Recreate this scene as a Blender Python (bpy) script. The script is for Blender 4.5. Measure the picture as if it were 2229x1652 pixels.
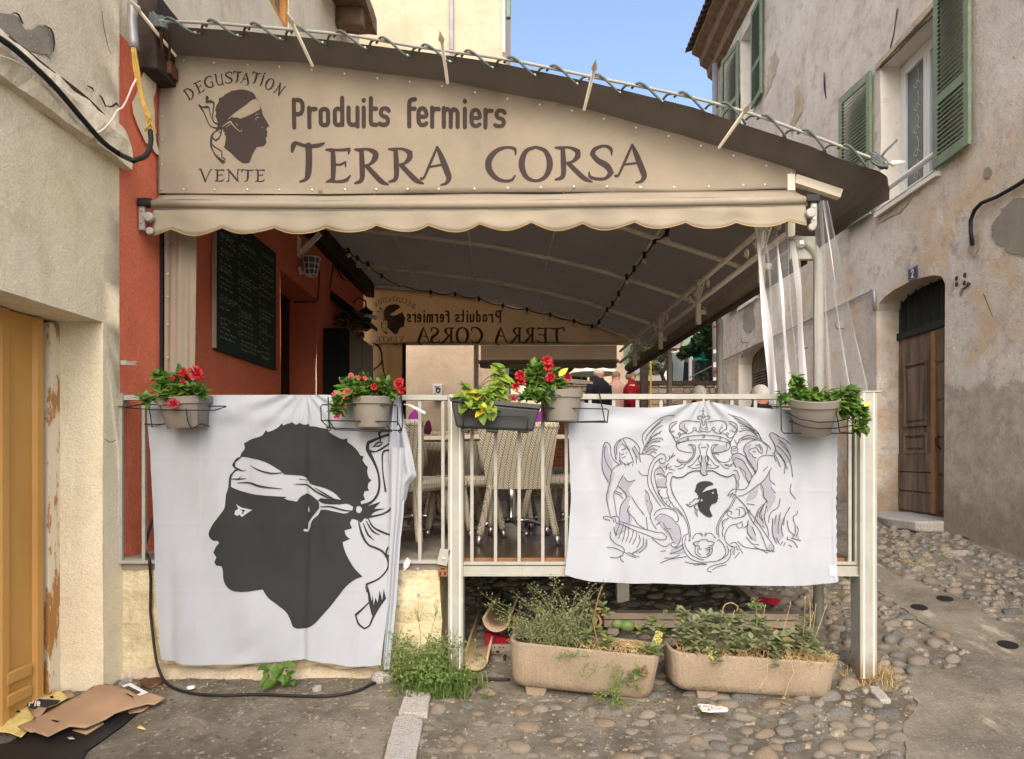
import bpy, bmesh, math, random
from mathutils import Vector, Matrix, noise, Quaternion
from mathutils.geometry import delaunay_2d_cdt

sc = bpy.context.scene
for o in list(bpy.data.objects):
    bpy.data.objects.remove(o)
R = math.radians
rnd = random.Random(7)

# ---------------------------------------------------------------- camera
F = 1420.0            # focal length in units of a 2228 px wide picture
UC, VC = 1140.0, 992.0   # vanishing point of everything that runs away from the camera
cam_d = bpy.data.cameras.new('camera')
cam = bpy.data.objects.new('camera', cam_d)
sc.collection.objects.link(cam)
cam.location = (0, 0, 0)
cam.rotation_euler = (R(90), 0, 0)
cam_d.sensor_fit = 'HORIZONTAL'
cam_d.sensor_width = 36
cam_d.lens = 36 * F / 2228
cam_d.shift_x = -(UC - 1114) / 2228
cam_d.shift_y = (VC - 826) / 2228
cam_d.clip_start = 0.05
cam_d.clip_end = 3000
sc.camera = cam
sc.render.resolution_x, sc.render.resolution_y = 1024, 759

# ---------------------------------------------------------------- sky and sun (thin overcast, light from behind the viewer)
SUN_EL, SUN_AZ = 40, 181
w = bpy.data.worlds.new('World')
sc.world = w
w.use_nodes = True
wn = w.node_tree.nodes
wl = w.node_tree.links
bg = wn['Background']
sky = wn.new('ShaderNodeTexSky')
sky.sky_type = 'NISHITA'
sky.sun_disc = False
sky.sun_elevation = R(SUN_EL)
sky.sun_rotation = R(SUN_AZ)
sky.air_density = 1.0
sky.dust_density = 4.5
sky.ozone_density = 1
wl.new(sky.outputs[0], bg.inputs[0])
bg.inputs[1].default_value = 0.15
sun_d = bpy.data.lights.new('sun', 'SUN')
sun_d.energy = 0.5
sun_d.angle = R(150)
sun_d.color = (1.0, 0.992, 0.98)
sun = bpy.data.objects.new('sun', sun_d)
sc.collection.objects.link(sun)
sdir = Vector((math.sin(R(SUN_AZ)) * math.cos(R(SUN_EL)), math.cos(R(SUN_AZ)) * math.cos(R(SUN_EL)), math.sin(R(SUN_EL))))
sun.rotation_euler = sdir.to_track_quat('Z', 'Y').to_euler()
sc.view_settings.view_transform = 'Standard'
sc.view_settings.look = 'None'
sc.view_settings.gamma = 1
sc.view_settings.use_curve_mapping = False
sc.view_settings.exposure = 1.32
sc.render.engine = 'CYCLES'
sc.cycles.max_bounces = 6
sc.cycles.diffuse_bounces = 4
sc.cycles.transparent_max_bounces = 16

# ---------------------------------------------------------------- measuring helpers
def P(u, v, Y):
    return Vector(((u - UC) / F * Y, Y, (VC - v) / F * Y))
def WX(u, v, X):              # point on a wall x = X
    Y = X * F / (u - UC)
    return Vector((X, Y, (VC - v) / F * Y))
def sm(a, b, x):
    t = max(0.0, min(1.0, (x - a) / (b - a)))
    return t * t * (3 - 2 * t)
def gz(x, y):                 # the street climbs away from the viewer
    z = -1.38 + .14 * (min(y, 6.5) - 4.06) + .165 * max(0, min(y - 6.5, 8)) + .03 * max(0, min(y, 60) - 14.5)
    z += .1 * max(0, min(x, 4.5) - 2.1) * (1 - sm(6, 9, y))
    s = sm(2.45, 2.15, x) * sm(4.2, 4.6, y) * sm(11.0, 10.7, y)
    z = z * (1 - s) + min(z, -1.0) * s
    return z + .012 * noise.noise(Vector((x * 1.3, y * 1.3, 3)))
def G(u, v, h=0.0):           # where the ray through (u, v) meets the street
    Y = 4.0
    lo, hi = 1.0, 60.0
    for k in range(40):
        Y = (lo + hi) / 2
        p = P(u, v, Y)
        if p.z > gz(p.x, p.y) + h: lo = Y
        else: hi = Y
    p = P(u, v, Y)
    return Vector((p.x, p.y, gz(p.x, p.y) + h))
def px(p):
    return (UC + p[0] / p[1] * F, VC - p[2] / p[1] * F)
def inpoly(x, y, poly):
    c = False
    n = len(poly)
    j = n - 1
    for i in range(n):
        xi, yi = poly[i]; xj, yj = poly[j]
        if (yi > y) != (yj > y) and x < (xj - xi) * (y - yi) / (yj - yi) + xi: c = not c
        j = i
    return c
def lerp_path(pts, x):
    if x <= pts[0][0]: 
        (a, b), (c, d) = pts[0], pts[1]
        return b + (d - b) * (x - a) / (c - a)
    for (a, b), (c, d) in zip(pts, pts[1:]):
        if x <= c: return b + (d - b) * (x - a) / (c - a)
    (a, b), (c, d) = pts[-2], pts[-1]
    return b + (d - b) * (x - a) / (c - a)
def catmull(pts, n=5, closed=False, sharp=55):
    m = len(pts)
    P_ = [Vector(p) for p in pts]
    out = []
    def corner(i):
        if not closed and (i == 0 or i == m - 1): return True
        a = P_[i] - P_[i - 1]; b = P_[(i + 1) % m] - P_[i]
        a = Vector(a[:2]); b = Vector(b[:2])
        if a.length < 1e-9 or b.length < 1e-9: return True
        return math.degrees(a.angle(b)) > sharp
    def tan(i):
        if corner(i): return None
        return (P_[(i + 1) % m] - P_[i - 1]) * .5
    segs = m if closed else m - 1
    for i in range(segs):
        p0, p1 = P_[i], P_[(i + 1) % m]
        t0, t1 = tan(i), tan((i + 1) % m)
        d = p1 - p0
        if t0 is None: t0 = d
        if t1 is None: t1 = d
        for k in range(n):
            t = k / n
            out.append(p0 * (2*t**3 - 3*t*t + 1) + t0 * (t**3 - 2*t*t + t) + p1 * (-2*t**3 + 3*t*t) + t1 * (t**3 - t*t))
    if not closed: out.append(P_[-1])
    return out

# ---------------------------------------------------------------- mesh builder
class MB:
    def __init__(s): s.v = []; s.f = []
    def add(s, vs, fs):
        b = len(s.v)
        s.v += [tuple(x) for x in vs]
        s.f += [tuple(i + b for i in f) for f in fs]
        return s
    def box(s, x0, x1, y0, y1, z0, z1):
        return s.add([(x0,y0,z0),(x1,y0,z0),(x1,y1,z0),(x0,y1,z0),(x0,y0,z1),(x1,y0,z1),(x1,y1,z1),(x0,y1,z1)],
                     [(0,3,2,1),(4,5,6,7),(0,1,5,4),(1,2,6,5),(2,3,7,6),(3,0,4,7)])
    def bar(s, p, q, w, h, up=(0,0,1)):
        p = Vector(p); q = Vector(q); d = (q - p).normalized(); up = Vector(up)
        if abs(d.dot(up)) > .99: up = Vector((0, 1, 0))
        a = d.cross(up).normalized() * (w / 2); b = a.cross(d).normalized() * (h / 2)
        c = [p - a - b, p + a - b, p + a + b, p - a + b, q - a - b, q + a - b, q + a + b, q - a + b]
        return s.add(c, [(3,2,1,0),(4,5,6,7),(0,1,5,4),(1,2,6,5),(2,3,7,6),(3,0,4,7)])
    def tube(s, pts, r, n=8, closed=False):
        pts = [Vector(p) for p in pts]
        m = len(pts)
        rr = r if isinstance(r, (list, tuple)) else [r] * m
        b = len(s.v)
        prev = None
        for i, p in enumerate(pts):
            if closed: d = pts[(i + 1) % m] - pts[i - 1]
            else: d = pts[min(i + 1, m - 1)] - pts[max(i - 1, 0)]
            d = d.normalized() if d.length > 1e-9 else Vector((0, 0, 1))
            if prev is None:
                a = d.orthogonal().normalized()
            else:
                a = prev - d * prev.dot(d)
                a = a.normalized() if a.length > 1e-6 else d.orthogonal().normalized()
            prev = a
            c = d.cross(a)
            for k in range(n):
                t = 2 * math.pi * k / n
                s.v.append(tuple(p + (a * math.cos(t) + c * math.sin(t)) * rr[i]))
        for i in range(m if closed else m - 1):
            j = (i + 1) % m
            for k in range(n):
                l = (k + 1) % n
                s.f.append((b + i*n + k, b + i*n + l, b + j*n + l, b + j*n + k))
        if not closed:
            s.f.append(tuple(b + k for k in reversed(range(n))))
            s.f.append(tuple(b + (m - 1)*n + k for k in range(n)))
        return s
    def lathe(s, prof, M=Matrix(), n=20, sx=1, sy=1):
        b = len(s.v); m = len(prof)
        for r, z in prof:
            for k in range(n):
                t = 2 * math.pi * k / n
                s.v.append(tuple(M @ Vector((r*math.cos(t)*sx, r*math.sin(t)*sy, z))))
        for i in range(m - 1):
            for k in range(n):
                l = (k + 1) % n
                s.f.append((b + i*n + k, b + i*n + l, b + (i+1)*n + l, b + (i+1)*n + k))
        if prof[0][0] > 1e-6: s.f.append(tuple(b + k for k in reversed(range(n))))
        if prof[-1][0] > 1e-6: s.f.append(tuple(b + (m-1)*n + k for k in range(n)))
        return s
    def sheet(s, nu, nv, fn):
        b = len(s.v)
        for j in range(nv + 1):
            for i in range(nu + 1): s.v.append(tuple(fn(i / nu, j / nv)))
        for j in range(nv):
            for i in range(nu):
                q = b + j*(nu+1) + i
                s.f.append((q, q+1, q+nu+2, q+nu+1))
        return s
    def ngon(s, pts): return s.add(pts, [tuple(range(len(pts)))])
    def prism(s, pts, d):
        n = len(pts); d = Vector(d)
        vs = [Vector(p) for p in pts] + [Vector(p) + d for p in pts]
        fs = [tuple(reversed(range(n))), tuple(range(n, 2*n))] + [(i, (i+1) % n, n + (i+1) % n, n + i) for i in range(n)]
        return s.add(vs, fs)
    def ball(s, c, r, n=10, m=6, sc3=(1,1,1)):
        prof = [(max(1e-7, math.sin(math.pi*i/m))*r if 0 < i < m else 0.0, -math.cos(math.pi*i/m)*r) for i in range(m+1)]
        return s.lathe(prof, Matrix.Translation(c) @ Matrix.Diagonal((*sc3, 1)), n)
    def mesh(s, name, smooth=False):
        me = bpy.data.meshes.new(name)
        me.from_pydata(s.v, [], s.f)
        me.validate()
        if smooth:
            me.polygons.foreach_set('use_smooth', [True] * len(me.polygons))
        me.update()
        return me
    def build(s, name, mat=None, parent=None, smooth=False, bevel=0, solid=0, rough=None, fix=True, auto=None):
        me = s.mesh(name, smooth)
        if fix or rough:
            bm = bmesh.new(); bm.from_mesh(me)
            if rough:
                size, amp, freq = rough
                for k in range(7):
                    es = [e for e in bm.edges if e.calc_length() > size]
                    if not es: break
                    bmesh.ops.subdivide_edges(bm, edges=es, cuts=1, use_grid_fill=True)
                for v in bm.verts:
                    v.co += noise.noise_vector(v.co * freq) * amp + noise.noise_vector(v.co * freq * 3.1) * amp * .4
            if fix: bmesh.ops.recalc_face_normals(bm, faces=bm.faces)
            bm.to_mesh(me); bm.free()
        if smooth and auto is not None:
            me.set_sharp_from_angle(angle=R(auto))
        return link(name, me, mat, parent, bevel, solid)

def link(name, me, mat=None, parent=None, bevel=0, solid=0):
    o = bpy.data.objects.new(name, me)
    sc.collection.objects.link(o)
    if mat is not None and not me.materials: me.materials.append(mat)
    if parent is not None:
        o.parent = parent
        # children are built in world coordinates; only a top-level parent carries an offset
        m = Matrix.Translation(parent.location) if parent.parent is None else Matrix()
        o.matrix_parent_inverse = m.inverted()
    if solid:
        md = o.modifiers.new('solid', 'SOLIDIFY'); md.thickness = solid; md.offset = 0
    if bevel:
        md = o.modifiers.new('bevel', 'BEVEL'); md.width = bevel; md.segments = 2; md.limit_method = 'ANGLE'; md.angle_limit = R(40)
        me.polygons.foreach_set('use_smooth', [True] * len(me.polygons))
        me.set_sharp_from_angle(angle=R(50))
    return o

def tag(o, label=None, cat=None, group=None, kind=None):
    if label: o['label'] = label
    if cat: o['category'] = cat
    if group: o['group'] = group
    if kind: o['kind'] = kind
    return o
def thing(name, label, cat, loc=(0,0,0), group=None):
    o = bpy.data.objects.new(name, None)
    o.empty_display_size = .1
    sc.collection.objects.link(o)
    o.location = loc
    return tag(o, label, cat, group)
def dup_tree(root, loc, rotz, label, group=None, scale=1):
    r = root.copy(); sc.collection.objects.link(r)
    r.location = loc; r.rotation_euler = (0, 0, rotz); r.scale = (scale,)*3
    r['label'] = label
    if group: r['group'] = group
    for ch in root.children:
        c = ch.copy(); sc.collection.objects.link(c); c.parent = r
        for g in ch.children:
            d = g.copy(); sc.collection.objects.link(d); d.parent = c
    return r

# ---------------------------------------------------------------- materials
def c(r, g, b):
    f = lambda x: (x/255/12.92 if x/255 <= .04045 else ((x/255 + .055)/1.055)**2.4)
    return (f(r), f(g), f(b), 1)
class N:
    def __init__(s, name):
        s.m = bpy.data.materials.new(name); s.m.use_nodes = True
        s.t = s.m.node_tree; s.b = s.t.nodes['Principled BSDF']
        s.out = s.t.nodes['Material Output']
        s.co = s.t.nodes.new('ShaderNodeTexCoord').outputs['Object']
    def L(s, a, b): s.t.links.new(a, b)
    def noise(s, scale, detail=6, rough=.6, vec=None, dist=0):
        n = s.t.nodes.new('ShaderNodeTexNoise'); n.inputs['Scale'].default_value = scale
        n.inputs['Detail'].default_value = detail; n.inputs['Roughness'].default_value = rough; n.inputs['Distortion'].default_value = dist
        s.L(vec if vec is not None else s.co, n.inputs['Vector'])
        return n.outputs['Fac']
    def map(s, scale=(1,1,1), rot=(0,0,0), loc=(0,0,0)):
        n = s.t.nodes.new('ShaderNodeMapping'); n.inputs['Scale'].default_value = scale; n.inputs['Rotation'].default_value = rot; n.inputs['Location'].default_value = loc
        s.L(s.co, n.inputs['Vector']); return n.outputs[0]
    def ramp(s, fac, lo, hi, a=0.0, b=1.0):
        n = s.t.nodes.new('ShaderNodeMapRange'); n.inputs[1].default_value = lo; n.inputs[2].default_value = hi
        n.inputs[3].default_value = a; n.inputs[4].default_value = b; n.interpolation_type = 'SMOOTHSTEP'
        s.L(fac, n.inputs[0]); return n.outputs[0]
    def math(s, op, a, b=None, cc=None):
        n = s.t.nodes.new('ShaderNodeMath'); n.operation = op
        for i, x in enumerate((a, b, cc)):
            if x is None: continue
            if isinstance(x, (int, float)): n.inputs[i].default_value = x
            else: s.L(x, n.inputs[i])
        return n.outputs[0]
    def mix(s, fac, a, b, mode='MIX'):
        n = s.t.nodes.new('ShaderNodeMix'); n.data_type = 'RGBA'; n.blend_type = mode
        for x, i in ((fac, 0), (a, 6), (b, 7)):
            if isinstance(x, (int, float)): n.inputs[i].default_value = x
            elif isinstance(x, tuple): n.inputs[i].default_value = x
            else: s.L(x, n.inputs[i])
        return n.outputs[2]
    def sep(s, vec=None):
        n = s.t.nodes.new('ShaderNodeSeparateXYZ'); s.L(vec if vec is not None else s.co, n.inputs[0]); return n.outputs
    def col(s, x):
        if isinstance(x, tuple): s.b.inputs['Base Color'].default_value = x
        else: s.L(x, s.b.inputs['Base Color'])
        return s
    def bump(s, h, strength=.3, dist=.01):
        n = s.t.nodes.new('ShaderNodeBump'); n.inputs['Strength'].default_value = strength; n.inputs['Distance'].default_value = dist
        s.L(h, n.inputs['Height']); s.L(n.outputs[0], s.b.inputs['Normal']); return s
    def set(s, rough=.7, spec=.3, metal=0):
        s.b.inputs['Roughness'].default_value = rough; s.b.inputs['Specular IOR Level'].default_value = spec; s.b.inputs['Metallic'].default_value = metal
        return s
    def rnd(s):
        a = s.t.nodes.new('ShaderNodeObjectInfo').outputs['Random']
        b = s.t.nodes.new('ShaderNodeNewGeometry').outputs['Random Per Island']
        return s.math('FRACT', s.math('ADD', a, b))
def simple(name, col, rough=.6, var=.12, vs=5, bump=.0, bs=80, spec=.3, metal=0, bd=.004, dirt=None, ds=2.2):
    n = N(name)
    k = n.noise(vs, 6)
    dark = tuple(x * (1 - var) for x in col[:3]) + (1,)
    lite = tuple(min(1, x * (1 + var)) for x in col[:3]) + (1,)
    x = n.mix(n.ramp(k, .3, .7), dark, lite)
    if dirt:
        d = n.ramp(n.noise(ds, 9, .72), .54, .72)
        x = n.mix(n.math('MULTIPLY', d, .6), x, dirt)
    n.col(x); n.set(rough, spec, metal)
    if bump: n.bump(n.noise(bs, 5), bump, bd)
    return n.m

def plaster(name, base, pale, stain, grain=90, rough_=1.0):
    n = N(name)
    x = n.mix(n.ramp(n.noise(1.3, 9, .68), .36, .64), base, pale)
    x = n.mix(n.math('MULTIPLY', n.ramp(n.noise(3.2, 9, .72), .50, .68), .38), x, stain)
    streak = n.noise(4.0, 8, .74, n.map((1, 1, .14)))
    x = n.mix(n.math('MULTIPLY', n.ramp(streak, .50, .74), .42), x, stain)
    spots = n.ramp(n.noise(13, 9, .78), .60, .70)
    x = n.mix(n.math('MULTIPLY', spots, .4), x, tuple(v*.8 for v in stain[:3]) + (1,))
    pal = n.ramp(n.noise(5, 9, .75, n.map(loc=(4, 8, 1))), .60, .70)
    x = n.mix(n.math('MULTIPLY', pal, .35), x, tuple(min(1, v*1.18) for v in pale[:3]) + (1,))
    fine = n.noise(grain, 5, .75)
    x = n.mix(n.ramp(fine, .33, .62, .38, 0), x, tuple(v * .55 for v in base[:3]) + (1,))
    n.col(x).set(.94, .12)
    n.bump(n.math('ADD', n.math('MULTIPLY', n.noise(8, 9, .7), 1.6*rough_), n.math('MULTIPLY', fine, .9*rough_)), .75, .014)
    return n.m

M = {}
M['cream'] = plaster('cream_plaster', c(236,224,194), c(244,235,208), c(200,184,152))
M['old_cream'] = plaster('old_cream_plaster', c(224,212,188), c(238,228,204), c(166,152,130))
M['red_wall'] = plaster('terracotta_paint', c(224,122,94), c(230,134,104), c(204,106,80), 60)
M['bare'] = plaster('bare_mortar', c(184,169,146), c(204,190,168), c(146,132,110), 70)
M['cement'] = plaster('cement_patch', c(150,142,130), c(168,160,146), c(120,112,100), 70)
M['rubble_wall'] = plaster('rough_yellow_render', c(206,192,154), c(224,212,178), c(120,106,84), 30, 1.8)
M['white_reveal'] = simple('white_reveal', c(224,218,206), .85, .05, 4, .2, 60, .15, dirt=c(170,150,120))
M['back_wall'] = plaster('peach_render', c(198,178,152), c(214,194,168), c(176,154,126))
# right-hand house: pinkish plaster, ochre and bluish remains of paint, grey cement below
n = N('weathered_pink_plaster')
s = n.sep()
x = n.mix(n.ramp(n.noise(.9, 8, .62), .34, .66), c(216,207,196), c(232,225,214))
x = n.mix(n.math('MULTIPLY', n.ramp(n.noise(2.2, 7, .7, n.map((1, 1, .3))), .5, .75), .45), x, c(150,126,104))
x = n.mix(n.math('MULTIPLY', n.ramp(n.noise(4.5, 9, .74, n.map(loc=(6,2,6))), .48, .68), .45), x, c(158,136,116))
x = n.mix(n.math('MULTIPLY', n.ramp(n.noise(85, 5, .75), .62, .34), .32), x, c(120,100,84))
low = n.ramp(n.math('ADD', s[2], n.math('MULTIPLY', n.noise(1.6, 6), 1.0)), 3.9, 2.8)
ochre = n.math('MULTIPLY', n.ramp(n.noise(1.7, 8, .68, n.map(loc=(3,3,3))), .46, .62), low)
x = n.mix(n.math('MULTIPLY', ochre, .6), x, c(206,174,130))
blue = n.math('MULTIPLY', n.ramp(n.noise(3.1, 8, .7, n.map(loc=(9,1,4))), .56, .66), low)
x = n.mix(n.math('MULTIPLY', blue, .55), x, c(140,138,150))
pale = n.math('MULTIPLY', n.ramp(n.noise(2.6, 9, .72, n.map(loc=(1,7,2))), .58, .68), low)
x = n.mix(n.math('MULTIPLY', pale, .5), x, c(206,188,164))
pink = n.math('MULTIPLY', n.ramp(n.noise(5.5, 9, .74, n.map(loc=(5,5,2))), .60, .68), n.ramp(s[1], 9.5, 11))
x = n.mix(n.math('MULTIPLY', pink, .5), x, c(176,104,88))
edge = n.math('ADD', s[2], n.math('MULTIPLY', n.math('SUBTRACT', n.noise(1.5, 8, .68), .5), 1.1))
cem = n.ramp(edge, .72, .64)
cem = n.math('MULTIPLY', cem, n.math('SUBTRACT', 1, n.math('MULTIPLY', n.ramp(s[1], 7.9, 8.2), n.ramp(s[1], 9.6, 9.2))))
ccol = n.mix(n.ramp(n.noise(7, 8, .7), .35, .65), c(168,159,146), c(192,183,169))
x = n.mix(cem, x, ccol)
och2 = n.math('MULTIPLY', n.math('MULTIPLY', n.ramp(s[1], 8.05, 8.2), n.ramp(s[1], 9.2, 8.8)), n.math('MULTIPLY', n.ramp(n.noise(2.5, 6), .38, .6), n.ramp(s[2], .75, .3)))
x = n.mix(n.math('MULTIPLY', och2, .75), x, c(186,138,72))
foot_tone = n.ramp(n.math('ADD', s[2], n.math('MULTIPLY', n.noise(3, 6), .5)), .1, -.45)  # browner towards the foot of the wall
x = n.mix(n.math('MULTIPLY', foot_tone, .5), x, c(116,98,78))
chips = n.ramp(n.noise(6.5, 9, .7, n.map(loc=(2,2,8))), .68, .72)
x = n.mix(n.math('MULTIPLY', chips, .7), x, c(116,100,84))
n.col(x).set(.93, .12)
n.bump(n.math('ADD', n.math('MULTIPLY', n.noise(6, 9, .7), 2.0), n.math('ADD', n.math('MULTIPLY', n.noise(70, 5, .75), .8), n.math('MULTIPLY', chips, -.9))), .85, .016)
M['pink_wall'] = n.m

def fabric(name, col, rough=.85, weave=420, trans=0.0, var=.07, vs=2.5, crease=.25, stain=None, spec=.15):
    n = N(name)
    k = n.ramp(n.noise(vs, 6), .3, .7)
    x = n.mix(k, tuple(v*(1-var) for v in col[:3]) + (1,), tuple(min(1, v*(1+var)) for v in col[:3]) + (1,))
    if stain: x = n.mix(n.math('MULTIPLY', n.ramp(n.noise(1.6, 7, .65, n.map((1,1,.5))), .5, .75), .5), x, stain)
    n.col(x).set(rough, spec)
    h = n.math('ADD', n.math('MULTIPLY', n.noise(weave, 2), .15), n.noise(5, 5, .55))
    n.bump(h, crease, .02)
    if trans:
        tr = n.t.nodes.new('ShaderNodeBsdfTranslucent'); n.L(x, tr.inputs[0])
        ms = n.t.nodes.new('ShaderNodeMixShader'); ms.inputs[0].default_value = trans
        n.L(n.b.outputs[0], ms.inputs[1]); n.L(tr.outputs[0], ms.inputs[2]); n.L(ms.outputs[0], n.out.inputs[0])
    return n.m
M['beige'] = fabric('beige_canvas', c(144,134,119), stain=c(120,110,96), crease=.5)
M['beige_light'] = fabric('light_beige_canvas', c(150,141,126), stain=c(132,122,106), crease=.4)
M['rear_canvas'] = fabric('rear_canvas', c(170,142,106), trans=.5)
M['brown'] = fabric('brown_roof_canvas', c(100,92,84), crease=.15, trans=.18)
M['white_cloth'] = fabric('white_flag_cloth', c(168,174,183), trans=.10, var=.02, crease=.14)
M['ink'] = simple('sign_ink', c(56,46,44), .8, .05)
M['flag_black'] = simple('flag_black', c(42,44,46), .85, .08, 3)
M['flag_grey'] = simple('flag_grey', c(138,141,152), .85, .03)
M['line_ink'] = simple('flag_line', c(52,54,60), .85, .03)
n = N('cream_painted_steel')
s = n.sep()
x = n.mix(n.ramp(n.noise(6, 7, .7), .3, .7), c(148,148,140), c(162,162,154))
x = n.mix(n.math('MULTIPLY', n.ramp(n.noise(7, 9, .75, n.map((1, 1, .25))), .54, .70), .5), x, c(140,128,108))
x = n.mix(n.math('MULTIPLY', n.ramp(n.noise(30, 8, .8), .66, .70), .7), x, c(118,88,60))
x = n.mix(n.math('MULTIPLY', n.ramp(n.math('ADD', s[2], n.math('MULTIPLY', n.noise(14, 7, .7), .22)), -1.08, -1.24), .75), x, c(120,90,64))
n.col(x).set(.5, .35).bump(n.noise(45, 5, .6), .15, .004); M['cream_metal'] = n.m
M['tent_tube'] = simple('tent_tube_paint', c(236,228,210), .5, .06, 8, spec=.35, dirt=c(150,128,100))
M['steel'] = simple('galvanised_rivet', c(205,200,190), .35, .1, 30, spec=.5, metal=.7)
M['chrome'] = simple('brushed_steel', c(190,190,190), .22, .1, 20, spec=.5, metal=.9)
M['rope'] = simple('grey_green_rope', c(92,100,98), .8, .2, 60, .4, 300)
M['black'] = simple('black_wire', c(30,30,32), .5, .1)
M['white_wire'] = simple('white_wire', c(214,208,196), .5, .1)
M['yellow_wire'] = simple('yellow_cable', c(178,142,66), .6, .15, 20)
M['dark_wood'] = simple('dark_old_wood', c(56,46,40), .85, .3, 12, .5, 60, dirt=c(96,84,72))
M['board'] = simple('blackboard', c(30,46,42), .7, .15, 6, dirt=c(52,66,60))
M['chalk'] = simple('chalk', c(176,186,180), .95, .1)
M['dark_green'] = simple('dark_green_paint', c(24,34,32), .5, .15, 5)
M['green_paint'] = simple('sage_green_paint', c(118,134,112), .7, .10, 9, .25, 60, dirt=c(168,176,150), ds=4)
M['pvc'] = simple('white_window_frame', c(222,222,220), .4, .03, spec=.4)
M['pot'] = simple('taupe_plastic', c(124,118,110), .55, .07, 6, .08, 90, .35)
M['anthracite'] = simple('anthracite_plastic', c(62,64,66), .5, .08, 6, .1, 60, .35)
M['soil'] = simple('soil', c(82,64,46), 1, .4, 30, .9, 90, .1, bd=.02)
M['rust'] = simple('rust', c(96,66,46), .85, .3, 20, .5, 80)
M['wood_grey'] = simple('weathered_timber', c(176,160,142), .8, .15, 6, .3, 30)
M['gutter'] = simple('beige_gutter_plastic', c(170,148,122), .5, .12, 4, spec=.35, dirt=c(120,102,82))
M['red_cloth'] = fabric('red_cloth', c(170,34,52))
M['cardboard'] = simple('cardboard', c(160,132,104), .85, .08, 4, .15, 40)
M['yellow_card'] = simple('yellow_carton', c(216,196,124), .6, .08, 10, dirt=c(120,100,40), ds=14)
M['white_paint'] = simple('white_label', c(228,226,224), .6, .03)
M['blue_plate'] = simple('blue_enamel', c(34,36,78), .3, .1, spec=.5)
M['purple'] = fabric('purple_napkin', c(128,42,128))
M['dark_purple'] = fabric('dark_purple_napkin', c(62,14,40))
M['deck_wood'] = simple('dark_deck_boards', c(58,44,36), .28, .25, 5, .1, 30, .5, dirt=c(90,74,60))
M['deck_edge'] = simple('deck_edge_wood', c(134,92,56), .6, .2, 14)
M['concrete'] = simple('grey_concrete', c(132,124,112), .95, .2, 5, .6, 40, .15, dirt=c(96,86,74))
M['tile'] = simple('roof_tile', c(92,74,62), .9, .3, 9, .4, 30)
M['cornice'] = simple('dirty_cornice', c(120,98,78), .9, .25, 6, .5, 20, dirt=c(64,54,46))
M['teal'] = fabric('teal_awning', c(36,120,110))
M['glass'] = simple('window_glass', c(92,102,104), .12, .2, 2, spec=.6)
M['dark_glass'] = simple('dark_glass', c(30,36,36), .15, .2, 2, spec=.5)
M['lace'] = simple('lace_curtain', c(186,194,194), .95, .05)
M['pipe_grey'] = simple('zinc_pipe', c(150,150,152), .45, .12, 6, spec=.4, metal=.3)
M['strip_wood'] = simple('brown_strip_wood', c(158,112,72), .7, .15, 10)
M['faded_ink'] = simple('show_through_ink', c(92,74,58), .8, .05)
M['orange_wood'] = simple('orange_wood', c(196,138,66), .6, .15, 10)
M['skin'] = simple('skin', c(196,142,118), .6, .06)
M['hair_white'] = simple('white_hair', c(206,200,194), .8, .1, 60)
M['jacket_dark'] = fabric('dark_jacket', c(38,40,50))
M['jacket_pink'] = fabric('dusty_pink_jacket', c(168,134,124))
M['jacket_red'] = fabric('red_jacket', c(118,22,30))
M['bulb'] = simple('frosted_bulb', c(214,204,188), .3, .04, spec=.5)
M['clear_sign'] = simple('plate_print', c(226,224,214), .5, .03)
n = N('orange_garage_paint')
x = n.mix(n.ramp(n.noise(3, 6, .6, n.map((1,1,.25))), .3, .7), c(176,128,64), c(190,144,78))
x = n.mix(n.math('MULTIPLY', n.ramp(n.noise(9, 8, .7), .62, .75), .4), x, c(150,104,60))
n.col(x).set(.5, .35).bump(n.noise(3, 3), .1, .02); M['garage'] = n.m
n = N('peeling_frame')
x = n.mix(n.ramp(n.noise(8, 9, .7, n.map((1,1,.25))), .47, .52), c(166,120,70), c(214,202,178))
n.col(x).set(.7, .25); M['peeling'] = n.m
n = N('old_door_wood')
g = n.noise(10, 8, .65, n.map((1,1,.08)))
x = n.mix(n.ramp(g, .3, .7), c(88,74,62), c(134,116,100))
x = n.mix(n.math('MULTIPLY', n.ramp(n.noise(3,8,.7), .5, .7), .5), x, c(136,122,108))
n.col(x).set(.85, .2).bump(g, .4, .01); M['old_door'] = n.m
# wicker: herringbone strands running up to a spine on either side
n = N('woven_wicker')
s = n.sep()
px_ = n.math('PINGPONG', n.math('ADD', s[0], s[1]), .036)
band = n.math('FRACT', n.math('MULTIPLY', n.math('ADD', s[2], n.math('MULTIPLY', px_, 1.0)), 55))
strand = n.ramp(n.math('ABSOLUTE', n.math('SUBTRACT', band, .5)), .5, .22)
edge_ = n.ramp(n.math('ABSOLUTE', n.math('SUBTRACT', px_, .018)), .018, .014)
k = n.math('MULTIPLY', strand, edge_)
x = n.mix(k, c(108,100,82), c(204,196,174))
x = n.mix(n.math('MULTIPLY', n.ramp(n.noise(40, 3), .4, .7), .3), x, c(166,156,134))
n.col(x).set(.7, .25).bump(k, .7, .006); M['wicker'] = n.m
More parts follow.
